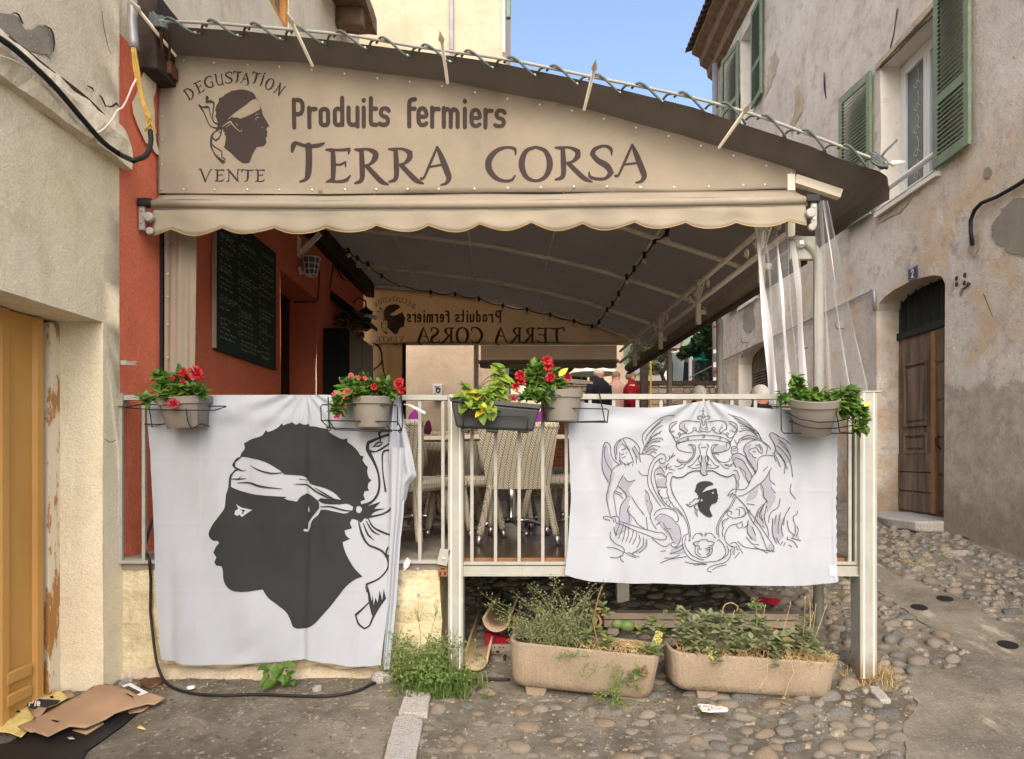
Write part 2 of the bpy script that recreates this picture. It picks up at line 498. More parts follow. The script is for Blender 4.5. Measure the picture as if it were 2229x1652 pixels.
# stones
def stone_mat(name, tones, spread=1.0):
    n = N(name)
    r = n.rnd()
    cr = n.t.nodes.new('ShaderNodeValToRGB'); n.L(r, cr.inputs[0])
    el = cr.color_ramp.elements
    cr.color_ramp.interpolation = 'CONSTANT'
    el[0].position = 0; el[0].color = tones[0]; el[1].position = 1/len(tones); el[1].color = tones[1]
    for i in range(2, len(tones)):
        e = el.new(i/len(tones)); e.color = tones[i]
    x = n.mix(n.ramp(n.noise(30, 9, .8), .44, .64), cr.outputs[0], c(160,148,130), 'MIX')
    x = n.mix(n.ramp(n.noise(90, 6, .8), .54, .60, .0, .75), x, c(60,56,50))
    x2 = n.mix(n.ramp(n.noise(100, 6, .8, n.map(loc=(5,5,5))), .57, .63, .0, .7), x, c(196,186,168))
    n.col(x2).set(.9, .15).bump(n.math('ADD', n.noise(45, 8, .75), n.math('MULTIPLY', n.noise(140, 5, .75), .5)), .8, .008)
    return n.m
M['cobble'] = stone_mat('river_cobble', [c(116,111,103), c(102,100,95), c(126,116,103), c(96,98,97), c(80,88,93), c(122,118,111), c(120,106,89), c(104,104,103), c(130,120,105), c(60,70,79), c(108,104,97), c(118,112,103)])
M['slab'] = stone_mat('pale_slab', [c(172,170,166), c(160,160,160)])
M['rubble'] = stone_mat('rubble_stone', [c(136,122,104), c(116,102,88), c(150,136,114), c(122,104,88), c(100,90,80)])
n = N('street_mortar')
x = n.mix(n.ramp(n.noise(2.0, 8, .66), .35, .65), c(104,98,87), c(144,137,123))
x = n.mix(n.math('MULTIPLY', n.ramp(n.noise(14, 8, .75), .5, .72), .5), x, c(88,76,60))
x = n.mix(n.math('MULTIPLY', n.ramp(n.noise(26, 8, .82), .56, .64), .8), x, c(196,186,166))
x = n.mix(n.math('MULTIPLY', n.ramp(n.noise(24, 8, .82, n.map(loc=(3,3,3))), .56, .64), .8), x, c(76,68,56))
n.col(x).set(.97, .12).bump(n.math('ADD', n.noise(16, 9, .75), n.math('MULTIPLY', n.noise(70, 5, .75), .9)), 1.0, .02); M['mortar'] = n.m
n = N('worn_concrete')
x = n.mix(n.ramp(n.noise(1.6, 8, .68), .36, .62), c(106,101,91), c(138,132,119))
x = n.mix(n.math('MULTIPLY', n.ramp(n.noise(2.4, 7, .6, n.map((2.2,.7,1), (0,0,R(38)))), .56, .66), .75), x, c(180,170,152))
x = n.mix(n.math('MULTIPLY', n.ramp(n.noise(5, 9, .75), .52, .7), .55), x, c(86,76,62))
x = n.mix(n.math('MULTIPLY', n.ramp(n.noise(60, 6, .8), .58, .66), .75), x, c(198,186,164))
x = n.mix(n.math('MULTIPLY', n.ramp(n.noise(52, 6, .8, n.map(loc=(7,3,3))), .58, .66), .7), x, c(72,64,54))
n.col(x).set(.95, .15).bump(n.math('ADD', n.noise(12, 9, .75), n.math('MULTIPLY', n.noise(75, 5, .75), .8)), .9, .016); M['worn'] = n.m
n = N('gritty_concrete')
x = n.mix(n.ramp(n.noise(1.8, 9, .7), .36, .64), c(104,98,87), c(144,137,123))
x = n.mix(n.math('MULTIPLY', n.ramp(n.noise(6, 9, .78), .52, .66), .65), x, c(88,80,68))
x = n.mix(n.math('MULTIPLY', n.ramp(n.noise(24, 8, .82), .56, .64), .8), x, c(196,186,168))
x = n.mix(n.math('MULTIPLY', n.ramp(n.noise(22, 8, .82, n.map(loc=(7,3,3))), .56, .63), .8), x, c(70,64,54))
n.col(x).set(.95, .12).bump(n.math('ADD', n.noise(10, 9, .78), n.math('MULTIPLY', n.noise(60, 5, .75), .8)), 1.0, .02); M['gritty'] = n.m
n = N('planter_stoneware')
rib = n.noise(30, 3, .5, n.map((1,1,.05)))
x = n.mix(n.ramp(n.noise(3, 7), .3, .7), c(154,140,121), c(174,159,138))
x = n.mix(n.math('MULTIPLY', n.ramp(n.noise(6, 9, .75, n.map((1,1,.4))), .55, .7), .4), x, c(130,104,80))
x = n.mix(n.ramp(n.noise(120, 5, .75), .64, .36, 0, .4), x, c(120,98,76))
n.col(x).set(.93, .1).bump(n.math('ADD', n.noise(110, 5, .7), n.math('MULTIPLY', rib, 2.2)), .9, .010); M['planter'] = n.m
def leafmat(name, a, b, y=None):
    n = N(name)
    r = n.rnd()
    x = n.mix(r, a, b)
    if y: x = n.mix(n.ramp(r, .975, .98), x, y)
    n.col(x).set(.45, .35)
    tr = n.t.nodes.new('ShaderNodeBsdfTranslucent'); n.L(x, tr.inputs[0])
    ms = n.t.nodes.new('ShaderNodeMixShader'); ms.inputs[0].default_value = .3
    n.L(n.b.outputs[0], ms.inputs[1]); n.L(tr.outputs[0], ms.inputs[2]); n.L(ms.outputs[0], n.out.inputs[0])
    return n.m
M['leaf'] = leafmat('glossy_leaf', c(58,92,34), c(108,142,58))
M['leaf_light'] = leafmat('light_leaf', c(100,132,46), c(150,170,72), c(206,176,50))
M['leaf_grey'] = leafmat('grey_green_leaf', c(104,116,82), c(148,152,112), c(150,120,80))
M['leaf_succ'] = leafmat('succulent_leaf', c(100,120,72), c(140,150,92), c(190,168,86))
M['leaf_weed'] = leafmat('weed_leaf', c(76,106,48), c(128,146,80))
M['leaf_dark'] = leafmat('dark_leaf', c(34,56,32), c(62,88,48))
M['leaf_olive'] = leafmat('olive_leaf', c(92,104,78), c(146,150,120))
M['straw'] = leafmat('dry_straw', c(176,148,98), c(212,190,140))
M['stem'] = simple('green_stem', c(98,108,60), .7, .2, 30)
M['twig'] = simple('brown_twig', c(128,98,72), .8, .2, 20)
M['petal'] = leafmat('red_petal', c(150,8,22), c(178,16,34))
M['petal_pink'] = leafmat('pink_petal', c(200,52,72), c(222,110,122))
M['yellow_flower'] = leafmat('pale_yellow_flower', c(186,180,96), c(214,206,130))
# clear plastic curtain
n = N('clear_plastic')
n.col(c(225,226,228)).set(.25, .5)
tr = n.t.nodes.new('ShaderNodeBsdfTransparent'); tr.inputs[0].default_value = (.96, .96, .96, 1)
fr = n.t.nodes.new('ShaderNodeLayerWeight'); fr.inputs[0].default_value = .35
ms = n.t.nodes.new('ShaderNodeMixShader')
n.L(n.math('ADD', .05, n.math('MULTIPLY', fr.outputs['Facing'], .5)), ms.inputs[0]); n.L(tr.outputs[0], ms.inputs[1]); n.L(n.b.outputs[0], ms.inputs[2]); n.L(ms.outputs[0], n.out.inputs[0])
M['clear'] = n.m
n = N('clear_plastic_hem')
n.col(c(228,228,230)).set(.3, .5)
tr = n.t.nodes.new('ShaderNodeBsdfTransparent')
ms = n.t.nodes.new('ShaderNodeMixShader'); ms.inputs[0].default_value = .7
n.L(tr.outputs[0], ms.inputs[1]); n.L(n.b.outputs[0], ms.inputs[2]); n.L(ms.outputs[0], n.out.inputs[0])
M['clear_hem'] = n.m

# ---------------------------------------------------------------- drawing on surfaces
def fill(mb, polys, mapper, off=0.0, step=12, smooth_n=4, sharp=50):
    """even-odd filled outline, triangulated finely enough to follow a curved surface"""
    pl = [[tuple(p[:2]) for p in (catmull([(x, y, 0) for x, y in q], smooth_n, True, sharp) if smooth_n else q)] for q in polys]
    vs, es = [], []
    for q in pl:
        b = len(vs); vs += [Vector(p) for p in q]
        es += [(b + i, b + (i + 1) % len(q)) for i in range(len(q))]
    xs = [v.x for v in vs]; ys = [v.y for v in vs]
    if step:
        x = min(xs) + step * .5
        while x < max(xs):
            y = min(ys) + step * .5
            while y < max(ys):
                if sum(inpoly(x, y, q) for q in pl) % 2: vs.append(Vector((x + .01, y + .013)))
                y += step
            x += step
    ov, _, of, _, _, _ = delaunay_2d_cdt(vs, es, [], 0, 1e-4)
    fs = []
    for f in of:
        cx = sum(ov[i].x for i in f)/len(f); cy = sum(ov[i].y for i in f)/len(f)
        if sum(inpoly(cx, cy, q) for q in pl) % 2: fs.append(tuple(f))
    used = sorted({i for f in fs for i in f}); ix = {k: i for i, k in enumerate(used)}
    mb.add([mapper(ov[i].x, ov[i].y, off) for i in used], [tuple(ix[i] for i in f) for f in fs])
    return mb
def ribbon(mb, pts, w, mapper, off=0.0, n=5, sharp=60, cap=True):
    """a brush stroke; w is a width or each point carries its own as a third number"""
    q = [(p[0], p[1], p[2] if len(p) > 2 else w) for p in pts]
    if len(q) > 2: q = [tuple(v) for v in catmull(q, n, False, sharp)]
    m = len(q)
    L_, R_ = [], []
    for i in range(m):
        a = q[max(i-1, 0)]; b = q[min(i+1, m-1)]
        dx, dy = b[0]-a[0], b[1]-a[1]
        l = math.hypot(dx, dy) or 1
        nx, ny = -dy/l*q[i][2]/2, dx/l*q[i][2]/2
        L_.append((q[i][0]+nx, q[i][1]+ny)); R_.append((q[i][0]-nx, q[i][1]-ny))
    vs = [mapper(x, y, off) for x, y in L_] + [mapper(x, y, off) for x, y in R_]
    fs = [(i, i+1, m+i+1, m+i) for i in range(m-1)]
    mb.add(vs, fs)
    if cap:
        for e, sgn in ((0, -1), (m-1, 1)):
            a = q[0] if e == 0 else q[-2]; b = q[1] if e == 0 else q[-1]
            dx, dy = b[0]-a[0], b[1]-a[1]; l = math.hypot(dx, dy) or 1
            dx, dy = dx/l*sgn, dy/l*sgn
            r = q[e][2]/2
            pts_ = []
            for k in range(5):
                t = -math.pi/2 + math.pi*k/4
                ex = dx*math.cos(t) - dy*math.sin(t); ey = dx*math.sin(t) + dy*math.cos(t)
                pts_.append(mapper(q[e][0] + ex*r, q[e][1] + ey*r, off))
            mb.add(pts_, [(0, 1, 2, 3, 4)])
    return mb
def circle_stroke(mb, cx, cy, r, w, mapper, off, n=14):
    pts = [(cx + r*math.cos(2*math.pi*k/n), cy + r*math.sin(2*math.pi*k/n)) for k in range(n+1)]
    ribbon(mb, pts, w, mapper, off, 1, 90, False)
SERIF = {
 'T': [[(0,.78,.05),(.04,.93,.1),(.12,1.0,.07),(.45,.92,.07),(.8,.93,.08),(1,.98,.05)], [(.52,.93,.13),(.53,.55,.13),(.5,.2,.12),(.42,.06,.07),(.25,0,.04)]],
 'E': [[(0,.97,.04),(.28,.95,.1),(.3,.5,.12),(.28,.08,.1),(.02,.02,.04)], [(.05,.97,.05),(.6,.95,.06),(.97,.97,.08),(.92,.83,.03)], [(.3,.52,.05),(.6,.53,.05),(.8,.6,.05),(.8,.45,.03)], [(.1,.04,.05),(.5,.02,.06),(.82,.06,.08),(1,.2,.03)]],
 'R': [[(0,.97,.04),(.2,.95,.1),(.22,.5,.12),(.2,.12,.1),(0,.02,.04)], [(.1,.97,.05),(.4,.97,.06),(.62,.86,.12),(.6,.7,.12),(.45,.55,.06),(.25,.5,.05)], [(.36,.5,.1),(.6,.25,.11),(.8,.06,.11),(1,-.03,.04)]],
 'A': [[(0,.08,.07),(.1,.12,.05),(.3,.5,.06),(.55,1.0,.05)], [(.55,1.0,.06),(.7,.7,.12),(.88,.3,.14),(.95,.1,.12),(.85,-.05,.07),(.68,-.1,.04)], [(.28,.42,.05),(.7,.48,.05)]],
 'C': [[(1,.78,.03),(.97,.95,.07),(.7,1,.06),(.35,.9,.1),(.1,.65,.14),(.08,.38,.14),(.27,.14,.11),(.55,.02,.07),(.85,.03,.06),(.98,.16,.04)]],
 'O': [[(.5,1,.06),(.2,.87,.1),(.07,.5,.14),(.2,.13,.1),(.5,0,.06),(.8,.13,.1),(.93,.5,.14),(.8,.87,.1),(.5,1,.06)]],
 'S': [[(.9,.74,.03),(.86,.92,.08),(.6,1,.06),(.25,.9,.09),(.14,.75,.11),(.35,.57,.12),(.7,.42,.14),(.88,.22,.12),(.65,.04,.07),(.3,.02,.07),(.05,.08,.07),(.02,.22,.03)]],
 'V': [[(0,1,.06),(.15,.95,.11),(.5,0,.11)], [(.5,0,.05),(.85,.9,.06),(1,1,.05)]],
 'N': [[(0,.97,.04),(.18,.95,.07),(.18,.1,.07),(0,0,.04)], [(.15,.97,.11),(.82,.05,.12)], [(.82,.02,.06),(.82,.9,.07),(1,1,.05)]],
 'D': [[(.02,.97,.05),(.2,.95,.1),(.2,.05,.1),(.02,.02,.05)], [(.2,.97,.05),(.6,.95,.07),(.93,.6,.12),(.9,.3,.12),(.55,.03,.07),(.2,.02,.05)]],
 'U': [[(0,1,.05),(.15,.96,.1),(.15,.35,.1),(.35,.05,.08),(.65,.05,.07),(.82,.3,.07),(.82,.96,.07),(1,1,.04)], [(.82,.3,.08),(.85,.05,.08),(1,0,.04)]],
 'I': [[(.3,.95,.06),(.5,.93,.11),(.5,.1,.11),(.3,0,.05)], [(.5,1.12,.11),(.53,1.17,.11)]],
}
SERIF['G'] = SERIF['C'] + [[(.72,.46,.05),(.97,.44,.08),(.95,.1,.1)]]
SERIF['I_'] = SERIF['I'][:1]
SANS = {
 'P': [[(.18,0),(.18,.95)], [(.18,.93),(.6,.93),(.82,.82),(.82,.58),(.6,.46),(.18,.46)]],
 'r': [[(.2,0),(.2,.66)], [(.2,.45),(.4,.6),(1,.62)]],
 'o': [[(.5,.62),(.2,.55),(.18,.3),(.2,.12),(.5,.06),(.8,.12),(.82,.3),(.8,.55),(.5,.62)]],
 'd': [[(.82,1),(.82,.06)], [(.82,.55),(.5,.62),(.2,.55),(.18,.3),(.2,.12),(.5,.06),(.82,.12)]],
 'u': [[(.16,.66),(.16,.2),(.3,.08),(.5,.06),(.7,.08),(.84,.2),(.84,.66)], [(.84,.3),(.84,0)]],
 'i': [[(.5,0),(.5,.66)], [(.48,.9),(.52,.93)]],
 't': [[(.3,1),(.3,.2),(.5,.07),(.95,.06)], [(.3,.62),(.95,.62)]],
 's': [[(.92,.55),(.75,.62),(.35,.62),(.18,.5),(.3,.38),(.7,.32),(.84,.2),(.7,.08),(.3,.06),(.06,.1)]],
 'f': [[(.25,0),(.25,.75),(.45,.92),(1,.95)], [(.25,.62),(.95,.62)]],
 'e': [[(.2,.34),(.8,.36),(.82,.5),(.65,.62),(.35,.62),(.18,.5),(.18,.2),(.35,.07),(.65,.06),(.85,.12)]],
 'm': [[(.1,0),(.1,.66)], [(.1,.52),(.25,.62),(.4,.6),(.5,.48),(.5,0)], [(.5,.5),(.65,.62),(.8,.6),(.9,.48),(.9,0)]],
 '2': [[(.12,.75),(.25,.93),(.6,.97),(.85,.78),(.75,.5),(.15,.06),(.9,.06)]],
 'B': [[(.15,0),(.15,1)], [(.15,.95),(.7,.92),(.8,.7),(.6,.52),(.15,.52)], [(.6,.52),(.9,.4),(.85,.1),(.15,.05)]],
 'I': [[(.5,0),(.5,1)]], 'E': [[(.9,.95),(.15,.95),(.15,.05),(.9,.05)], [(.15,.5),(.75,.5)]],
 'R': [[(.15,0),(.15,1)], [(.15,.95),(.7,.92),(.82,.72),(.6,.5),(.15,.5)], [(.5,.5),(.9,0)]],
 'A': [[(.05,0),(.5,1),(.95,0)], [(.25,.35),(.75,.35)]],
 'S': [[(.9,.85),(.5,.97),(.12,.78),(.5,.52),(.88,.25),(.5,.03),(.08,.15)]],
 'M': [[(.1,0),(.1,1),(.5,.4),(.9,1),(.9,0)]], 'O': [[(.5,1),(.1,.7),(.1,.3),(.5,0),(.9,.3),(.9,.7),(.5,1)]],
}
_oc = [0]
def letter(mb, font, ch, u0, u1, vtop, vbase, mapper, off, w=None, rot=0, mirror=False):
    h = vbase - vtop
    uc, vc = (u0 + u1)/2, (vtop + vbase)/2
    cs, sn = math.cos(rot), math.sin(rot)
    for st in font[ch]:
        q = []
        for p in st:
            x = (p[0] - .5)*(u1 - u0); y = (.5 - p[1])*h
            q.append((uc + x*cs + y*sn, vc - x*sn + y*cs, p[2]*h*1.32 if w is None else w))
        _oc[0] = (_oc[0] + 1) % 5
        ribbon(mb, q, 1, mapper, off + _oc[0]*.00025, 4, 70 if font is SERIF else 85)
# ================================================================= ground
mb = MB()
def axis(a, b, fine0, fine1, f, cst):
    out = []; x = a
    while x < b:
        out.append(x); x += f if fine0 <= x < fine1 else cst
    return out + [b]
xs = [-60, -30, -15, -8, -5] + axis(-4, 7, -4, 7, .14, 1) + [9, 14, 25, 60]
ys = [-20, -8, -3, 0, 1.2] + axis(2, 13, 2, 13, .14, 1) + [14, 15, 17, 20, 26, 36, 60, 120]
nx = len(xs)
mb.add([(x, y, gz(x, y)) for y in ys for x in xs], [(j*nx+i, j*nx+i+1, (j+1)*nx+i+1, (j+1)*nx+i) for j in range(len(ys)-1) for i in range(nx-1)])
ground = tag(mb.build('ground', M['mortar'], smooth=True), kind='structure')

def jag(poly, seed=3, amp=.16):
    r_ = random.Random(seed + int(poly[0][0])); q = list(poly)
    for k in range(3):
        o = []
        for a, b in zip(q, q[1:] + q[:1]):
            l = math.hypot(b[0]-a[0], b[1]-a[1]); o.append(a)
            if l > 4: o.append(((a[0]+b[0])/2 + r_.uniform(-amp, amp)*l, (a[1]+b[1])/2 + r_.uniform(-amp, amp)*l*(.5 if amp < .12 else 1)))
        q = o
    return q
def ground_patch(name, poly, mat, h, step=25):
    m = MB()
    fill(m, [jag(poly, 9, .10)], lambda x, y, o: G(x, y, h), 0, step, 0, 60)
    return tag(m.build(name, mat, smooth=True), kind='structure')
CONC = [(1903,1222),(1974,1258),(2030,1283),(2115,1308),(2170,1350),(2260,1352),(2260,1700),(1985,1700),(1972,1634),(1965,1575),(1998,1528),(1968,1496),(1990,1468),(2086,1449),(2100,1420),(2030,1367),(1960,1322),(1903,1282)]
ground_patch('concrete_path', CONC, M['worn'], .008)
PAD = [(255,1492),(330,1440),(560,1448),(800,1452),(860,1500),(900,1520),(845,1600),(810,1700),(-40,1700),(-40,1600),(110,1520)]
ground_patch('concrete_pad', PAD, M['gritty'], .006)

# cobbles: every stone that shows large is one object, the rest one mass
street = tag(bpy.data.objects.new('cobbled_street', None), kind='structure')
sc.collection.objects.link(street)
stone_me = []
for k in range(8):
    bm = bmesh.new(); bmesh.ops.create_icosphere(bm, subdivisions=2, radius=.5)
    for v in bm.verts:
        d = noise.noise_vector(v.co*1.6 + Vector((k*7, 0, 0)))
        v.co += d*.20 + noise.noise_vector(v.co*4 + Vector((k*5, 1, 0)))*.05
        v.co.z *= .72
    bmesh.ops.delete(bm, geom=[v for v in bm.verts if v.co.z < -.22], context='VERTS')
    me = bpy.data.meshes.new('cobble'); bm.to_mesh(me); bm.free()
    me.polygons.foreach_set('use_smooth', [True]*len(me.polygons)); me.materials.append(M['cobble']); stone_me.append(me)
FRONT = [(905,1505),(1010,1470),(1100,1440),(1905,1280),(1960,1322),(2030,1367),(2100,1420),(2086,1449),(1990,1468),(1968,1496),(1998,1528),(1965,1575),(1972,1634),(1985,1690),(850,1690),(880,1600),(940,1560)]
UNDER = [(1010,1258),(1903,1258),(1903,1282),(1100,1440),(1010,1460)]
UPPER = [(1903,1128),(2060,1158),(2150,1200),(2240,1235),(2260,1350),(2170,1350),(2115,1308),(2030,1283),(1974,1258),(1903,1222)]
LEFTP = [(640,1540),(850,1500),(860,1640),(640,1640)]
cand = []
rs = random.Random(21)
y = 2.9
while y < 9.5:
    sp = .078 if y < 4.6 else .088
    x = -1.6
    while x < 5.2:
        X = x + rs.uniform(-.34, .34)*sp + (sp/2 if int(y/sp) % 2 else 0); Y = y + rs.uniform(-.30, .30)*sp
        u, v = px((X, Y, gz(X, Y)))
        where = None
        if inpoly(u, v, FRONT): where = 'f'
        elif inpoly(u, v, UNDER): where = 'u'
        elif inpoly(u, v, UPPER): where = 'r'
        elif inpoly(u, v, LEFTP) and rs.random() < .25: where = 'f'
        if where and not (where == 'f' and u < 1400 and v > 1480 and rs.random() < .15):
            s = rs.choice((.7, .85, .95, 1.05, 1.15, 1.4))
            sandy = where == 'f' and u < 1560 and v > 1450
            cand.append((F/Y*s, X, Y, s, sandy))
        x += sp*1.12
    y += sp*.9
# thin out overlaps
grid = {}
keep = []
for cnd in sorted(cand, reverse=True):
    _, X, Y, s, sandy = cnd
    k = (int(X/.2), int(Y/.2))
    ok = True
    for a in (-1, 0, 1):
        for b in (-1, 0, 1):
            for (x2, y2, r2) in grid.get((k[0]+a, k[1]+b), []):
                if ((X-x2)/1.15)**2 + (Y-y2)**2 < (.034*s + r2)**2: ok = False
    if ok:
        grid.setdefault(k, []).append((X, Y, .034*s)); keep.append(cnd)
rest_v = MB()
for i, (big, X, Y, s, sandy) in enumerate(keep):
    L_ = .093*s*rs.uniform(.9, 1.4); W_ = .078*s*rs.uniform(.85, 1.1); H_ = .080*s*rs.uniform(.8, 1.15)
    a = rs.uniform(-.5, .5) + (.35 if X > 1.3 else 0)
    z = gz(X, Y) + (-.020 if sandy else -.006)
    me = rs.choice(stone_me)
    mt = Matrix.Translation((X, Y, z)) @ Matrix.Rotation(a, 4, 'Z') @ Matrix.Rotation(rs.uniform(-.12, .12), 4, 'X') @ Matrix.Diagonal((L_, W_, H_, 1))
    if i < 300:
        o = bpy.data.objects.new('cobble', me); sc.collection.objects.link(o); o.parent = street; o.matrix_basis = mt
    else:
        rest_v.add([mt @ v.co for v in me.vertices], [tuple(p.vertices) for p in me.polygons])
o = rest_v.build('small_cobbles', M['cobble'], street, smooth=True, fix=False); o['kind'] = 'stuff'
# loose pebbles and grit bedded in the mortar
mb = MB()
for k in range(1800):
    u = rs.uniform(300, 2228); v = rs.uniform(1440, 1690) if rs.random() < .75 else rs.uniform(1180, 1440)
    if v < 1440 and u < 1905: continue
    p = G(u, v); r = rs.choice((.004, .006, .009, .014))
    mb.ball((p.x, p.y, p.z), r, 5, 4, (rs.uniform(.8, 1.5), rs.uniform(.8, 1.2), .7))
tag(mb.build('gravel', M['cobble'], fix=False), kind='stuff')
# two pale kerb slabs and one broken white stone
for nm, poly, lab in (('paving_slab', [(882,1515),(937,1522),(930,1571),(866,1566)], 'pale square marble slab set in the cobbles below the weeds'),
                 ('paving_slab', [(861,1575),(894,1571),(921,1581),(909,1640),(905,1690),(828,1690),(844,1631)], 'long grey slab running out of the cobbles at the front edge'),
                 ('broken_stone', [(1890,1507),(1912,1507),(1940,1540),(1916,1541),(1896,1521)], 'broken white stone chip in the cobbles in front of the white post')):
    m = MB(); m.prism([G(x, y, -.02) for x, y in poly], (0, 0, .045))
    o = m.build(nm, M['slab'], bevel=.008, rough=(.08, .006, 9)); tag(o, lab, 'stone slab')
for (u, v, lab) in ((2056,1306,'far dark round drain hole in the worn concrete path'), (2000,1325,'middle dark round drain hole in the worn concrete path'), (2193,1407,'dark round drain hole in the concrete near the right edge')):
    p = G(u, v); m = MB(); nn_ = 22; r__ = [(p.x + math.cos(2*math.pi*k/nn_)*.055, p.y + math.sin(2*math.pi*k/nn_)*.055*1.15) for k in range(nn_)]; m.add([(x_, y_, gz(x_, y_) + .014) for x_, y_ in r__] + [(p.x, p.y, gz(p.x, p.y) + .012)], [(k, (k+1) % nn_, nn_) for k in range(nn_)])
    tag(m.build('drain_hole_disc', M['black'], smooth=True), lab, 'drain hole', 'drain holes in the concrete path')  # flat black disc paints the darkness inside each hole

# ================================================================= walls with openings
def wall_face(X, outer, holes, depth, mat, mat_reveal, name, parent, nrm, amp=.012, alt=()):
    """front skin of a wall in the plane x = X (coordinates y, z), openings cut out, reveals running back by depth"""
    m = MB()
    def mp(y, z, o=0):
        p = Vector((X, y, z)); q = noise.noise_vector(p*1.1)*amp + noise.noise_vector(p*5)*amp*.35
        return p + q
    fill(m, [outer] + holes, mp, 0, .16, 0)
    o = m.build(name, mat, parent, smooth=True, fix=False)
    for h in holes:
        r = MB()
        q = [h[i] for i in range(len(h))]
        d = []
        for i in range(len(q)):
            a = q[i]; b = q[(i+1) % len(q)]
            n_ = max(1, int(math.hypot(b[0]-a[0], b[1]-a[1])/.2))
            d += [(a[0]+(b[0]-a[0])*k/n_, a[1]+(b[1]-a[1])*k/n_) for k in range(n_)]
        k = len(d)
        vs = [mp(*p) for p in d] + [mp(*p) + Vector((-nrm*depth, 0, 0)) for p in d]
        r.add(vs, [(i, (i+1) % k, k+(i+1) % k, k+i) for i in range(k)])
        r.build('reveal', mat if holes.index(h) in alt else mat_reveal, parent, fix=False)
    return o
XL, XR = -2.514, 4.4
def patch(poly_uv, X, mat, name, parent, sgn, h=.006, n=4):
    """a scab of other plaster on the wall plane"""
    m = MB()
    q = [WX(u, v, X) for u, v in jag(poly_uv)]
    yz = [(p.y, p.z) for p in q]
    def mp(y, z, o=0):
        p = Vector((X, y, z)); e = noise.noise_vector(p*1.1)*.012 + noise.noise_vector(p*5)*.0042
        return p + e + Vector((sgn*h, 0, 0))
    fill(m, [yz], mp, 0, .12, 0, 40)
    return m.build(name, mat, parent, smooth=True, fix=False)

# ---------------- cream house on the left with the garage door
cream = thing('house', 'cream rendered house front with orange metal garage door and rough string course', 'house', (XL, 3.4, -1.4))
wall_face(XL, [(-1, -1.75), (4.11, -1.75), (4.11, -.66), (4.057, -.66), (4.057, 1.80), (-1, 1.80)], [[(1.4, -1.6), (3.895, -1.6), (3.895, .80), (1.4, .80)]], .62, M['cream'], M['cream'], 'wall', cream, 1, .007)
wall_face(XL, [(-1, 1.80), (4.057, 1.80), (4.057, 8), (-1, 8)], [], .3, M['old_cream'], M['old_cream'], 'upper_wall', cream, 1)
MB().prism([(XL, -1, 1.79), (XL+.055, -1, 1.80), (XL+.05, -1, 1.96), (XL+.018, -1, 2.03), (XL, -1, 2.06)], (0, 5.11, 0)).build('string_course', M['old_cream'], cream, rough=(.07, .016, 7))
patch([(-30,20),(28,28),(50,55),(66,65),(95,55),(118,82),(118,110),(112,130),(80,112),(30,98),(-30,60)], XL, M['cement'], 'plaster_patch', cream, 1)
m = MB()
mpk = lambda u, v, o: WX(u, v, XL+.016+o)
for q in ([(20,80,3),(60,112,6),(110,152,4),(150,184,8),(190,215,6),(225,250,7),(258,285,3)], [(190,187,2),(200,192,4),(205,200,1)], [(216,208,2),(222,214,4),(230,232,3)], [(232,231,2),(243,232,4),(253,225,5),(258,232,2)], [(222,25,1),(226,60,1.5),(235,100,1.2),(242,118,1)], [(28,28,2),(40,32,4),(50,52,3)], [(96,55,2),(112,66,4),(118,90,4),(116,112,2)], [(228,955,1),(240,962,1.5),(252,958,1)]):
    m = MB(); ribbon(m, q, 2, mpk, 0, 6); m.build('crack', M['dark_wood'], cream, fix=False)
XD = XL - .286
gd = MB()      # garage door sheet: pressed vertical ribs
prof = []
y_ = 1.3
while y_ < 3.79:
    prof += [(y_, 0), (y_+.16, 0), (y_+.175, .022), (y_+.215, .022), (y_+.23, 0)]; y_ += .25
prof = [p for p in prof if p[0] < 3.79] + [(3.79, 0)]
gd.add([(XD + d, y, z) for y, d in prof for z in (-1.5, .79)], [(2*i, 2*i+2, 2*i+3, 2*i+1) for i in range(len(prof)-1)])
gd.build('garage_door', M['garage'], cream, solid=.01)
MB().box(XD-.02, XD+.03, 3.815, 3.895, -1.5, .78).build('door_frame', M['peeling'], cream)
MB().box(XD-.12, XD-.04, 1.2, 3.9, -1.6, .85).build('door_back', M['black'], cream)
for k in range(2):
    z0 = G(30, 1545).z + .08 + .12*k
    MB().box(XD+.0, XD+.03, 3.5, 3.68, z0, z0+.07).build('door_vent', M['garage'], cream, bevel=.01)

# ---------------- terracotta house
red = thing('house', 'terracotta painted house front behind the terrace with a dark doorway', 'house', (XL, 7, -.64))
wall_face(XL-.004, [(4.25, -1.75), (10.25, -1.75), (10.25, 2.63), (4.057, 2.63), (4.057, -.66), (4.25, -.66)], [[(6.76, -.7), (7.92, -.7), (7.92, 1.9), (6.76, 1.93)]], .33, M['red_wall'], M['red_wall'], 'wall', red, 1)
wall_face(XL-.004, [(4.057, 2.63), (10.0, 2.63), (10.0, 9), (4.057, 9)], [[(6.2, 4.5), (7.0, 4.5), (7.0, 6.2), (6.2, 6.2)]], .12, M['old_cream'], M['old_cream'], 'upper_wall', red, 1)
patch([(311,133),(331,158),(345,168),(345,345),(330,330),(311,312)], XL-.004, M['cream'], 'plaster_patch', red, 1, .02)
MB().box(XL-.42, XL-.33, 6.7, 8.0, -.7, 2.0).build('door', M['dark_green'], red)
MB().box(-5, XL-.5, 10.1, 10.25, -1.7, 9).build('end_wall', M['old_cream'], red)
wf = MB()
for a, b, c_, d in ((6.2,6.27,4.5,6.2),(6.93,7.0,4.5,6.2),(6.27,6.93,4.5,4.58),(6.27,6.93,6.12,6.2),(6.57,6.63,4.58,6.12)): wf.box(XL-.09, XL-.02, a, b, c_, d)
wo = wf.build('window', M['orange_wood'], red)
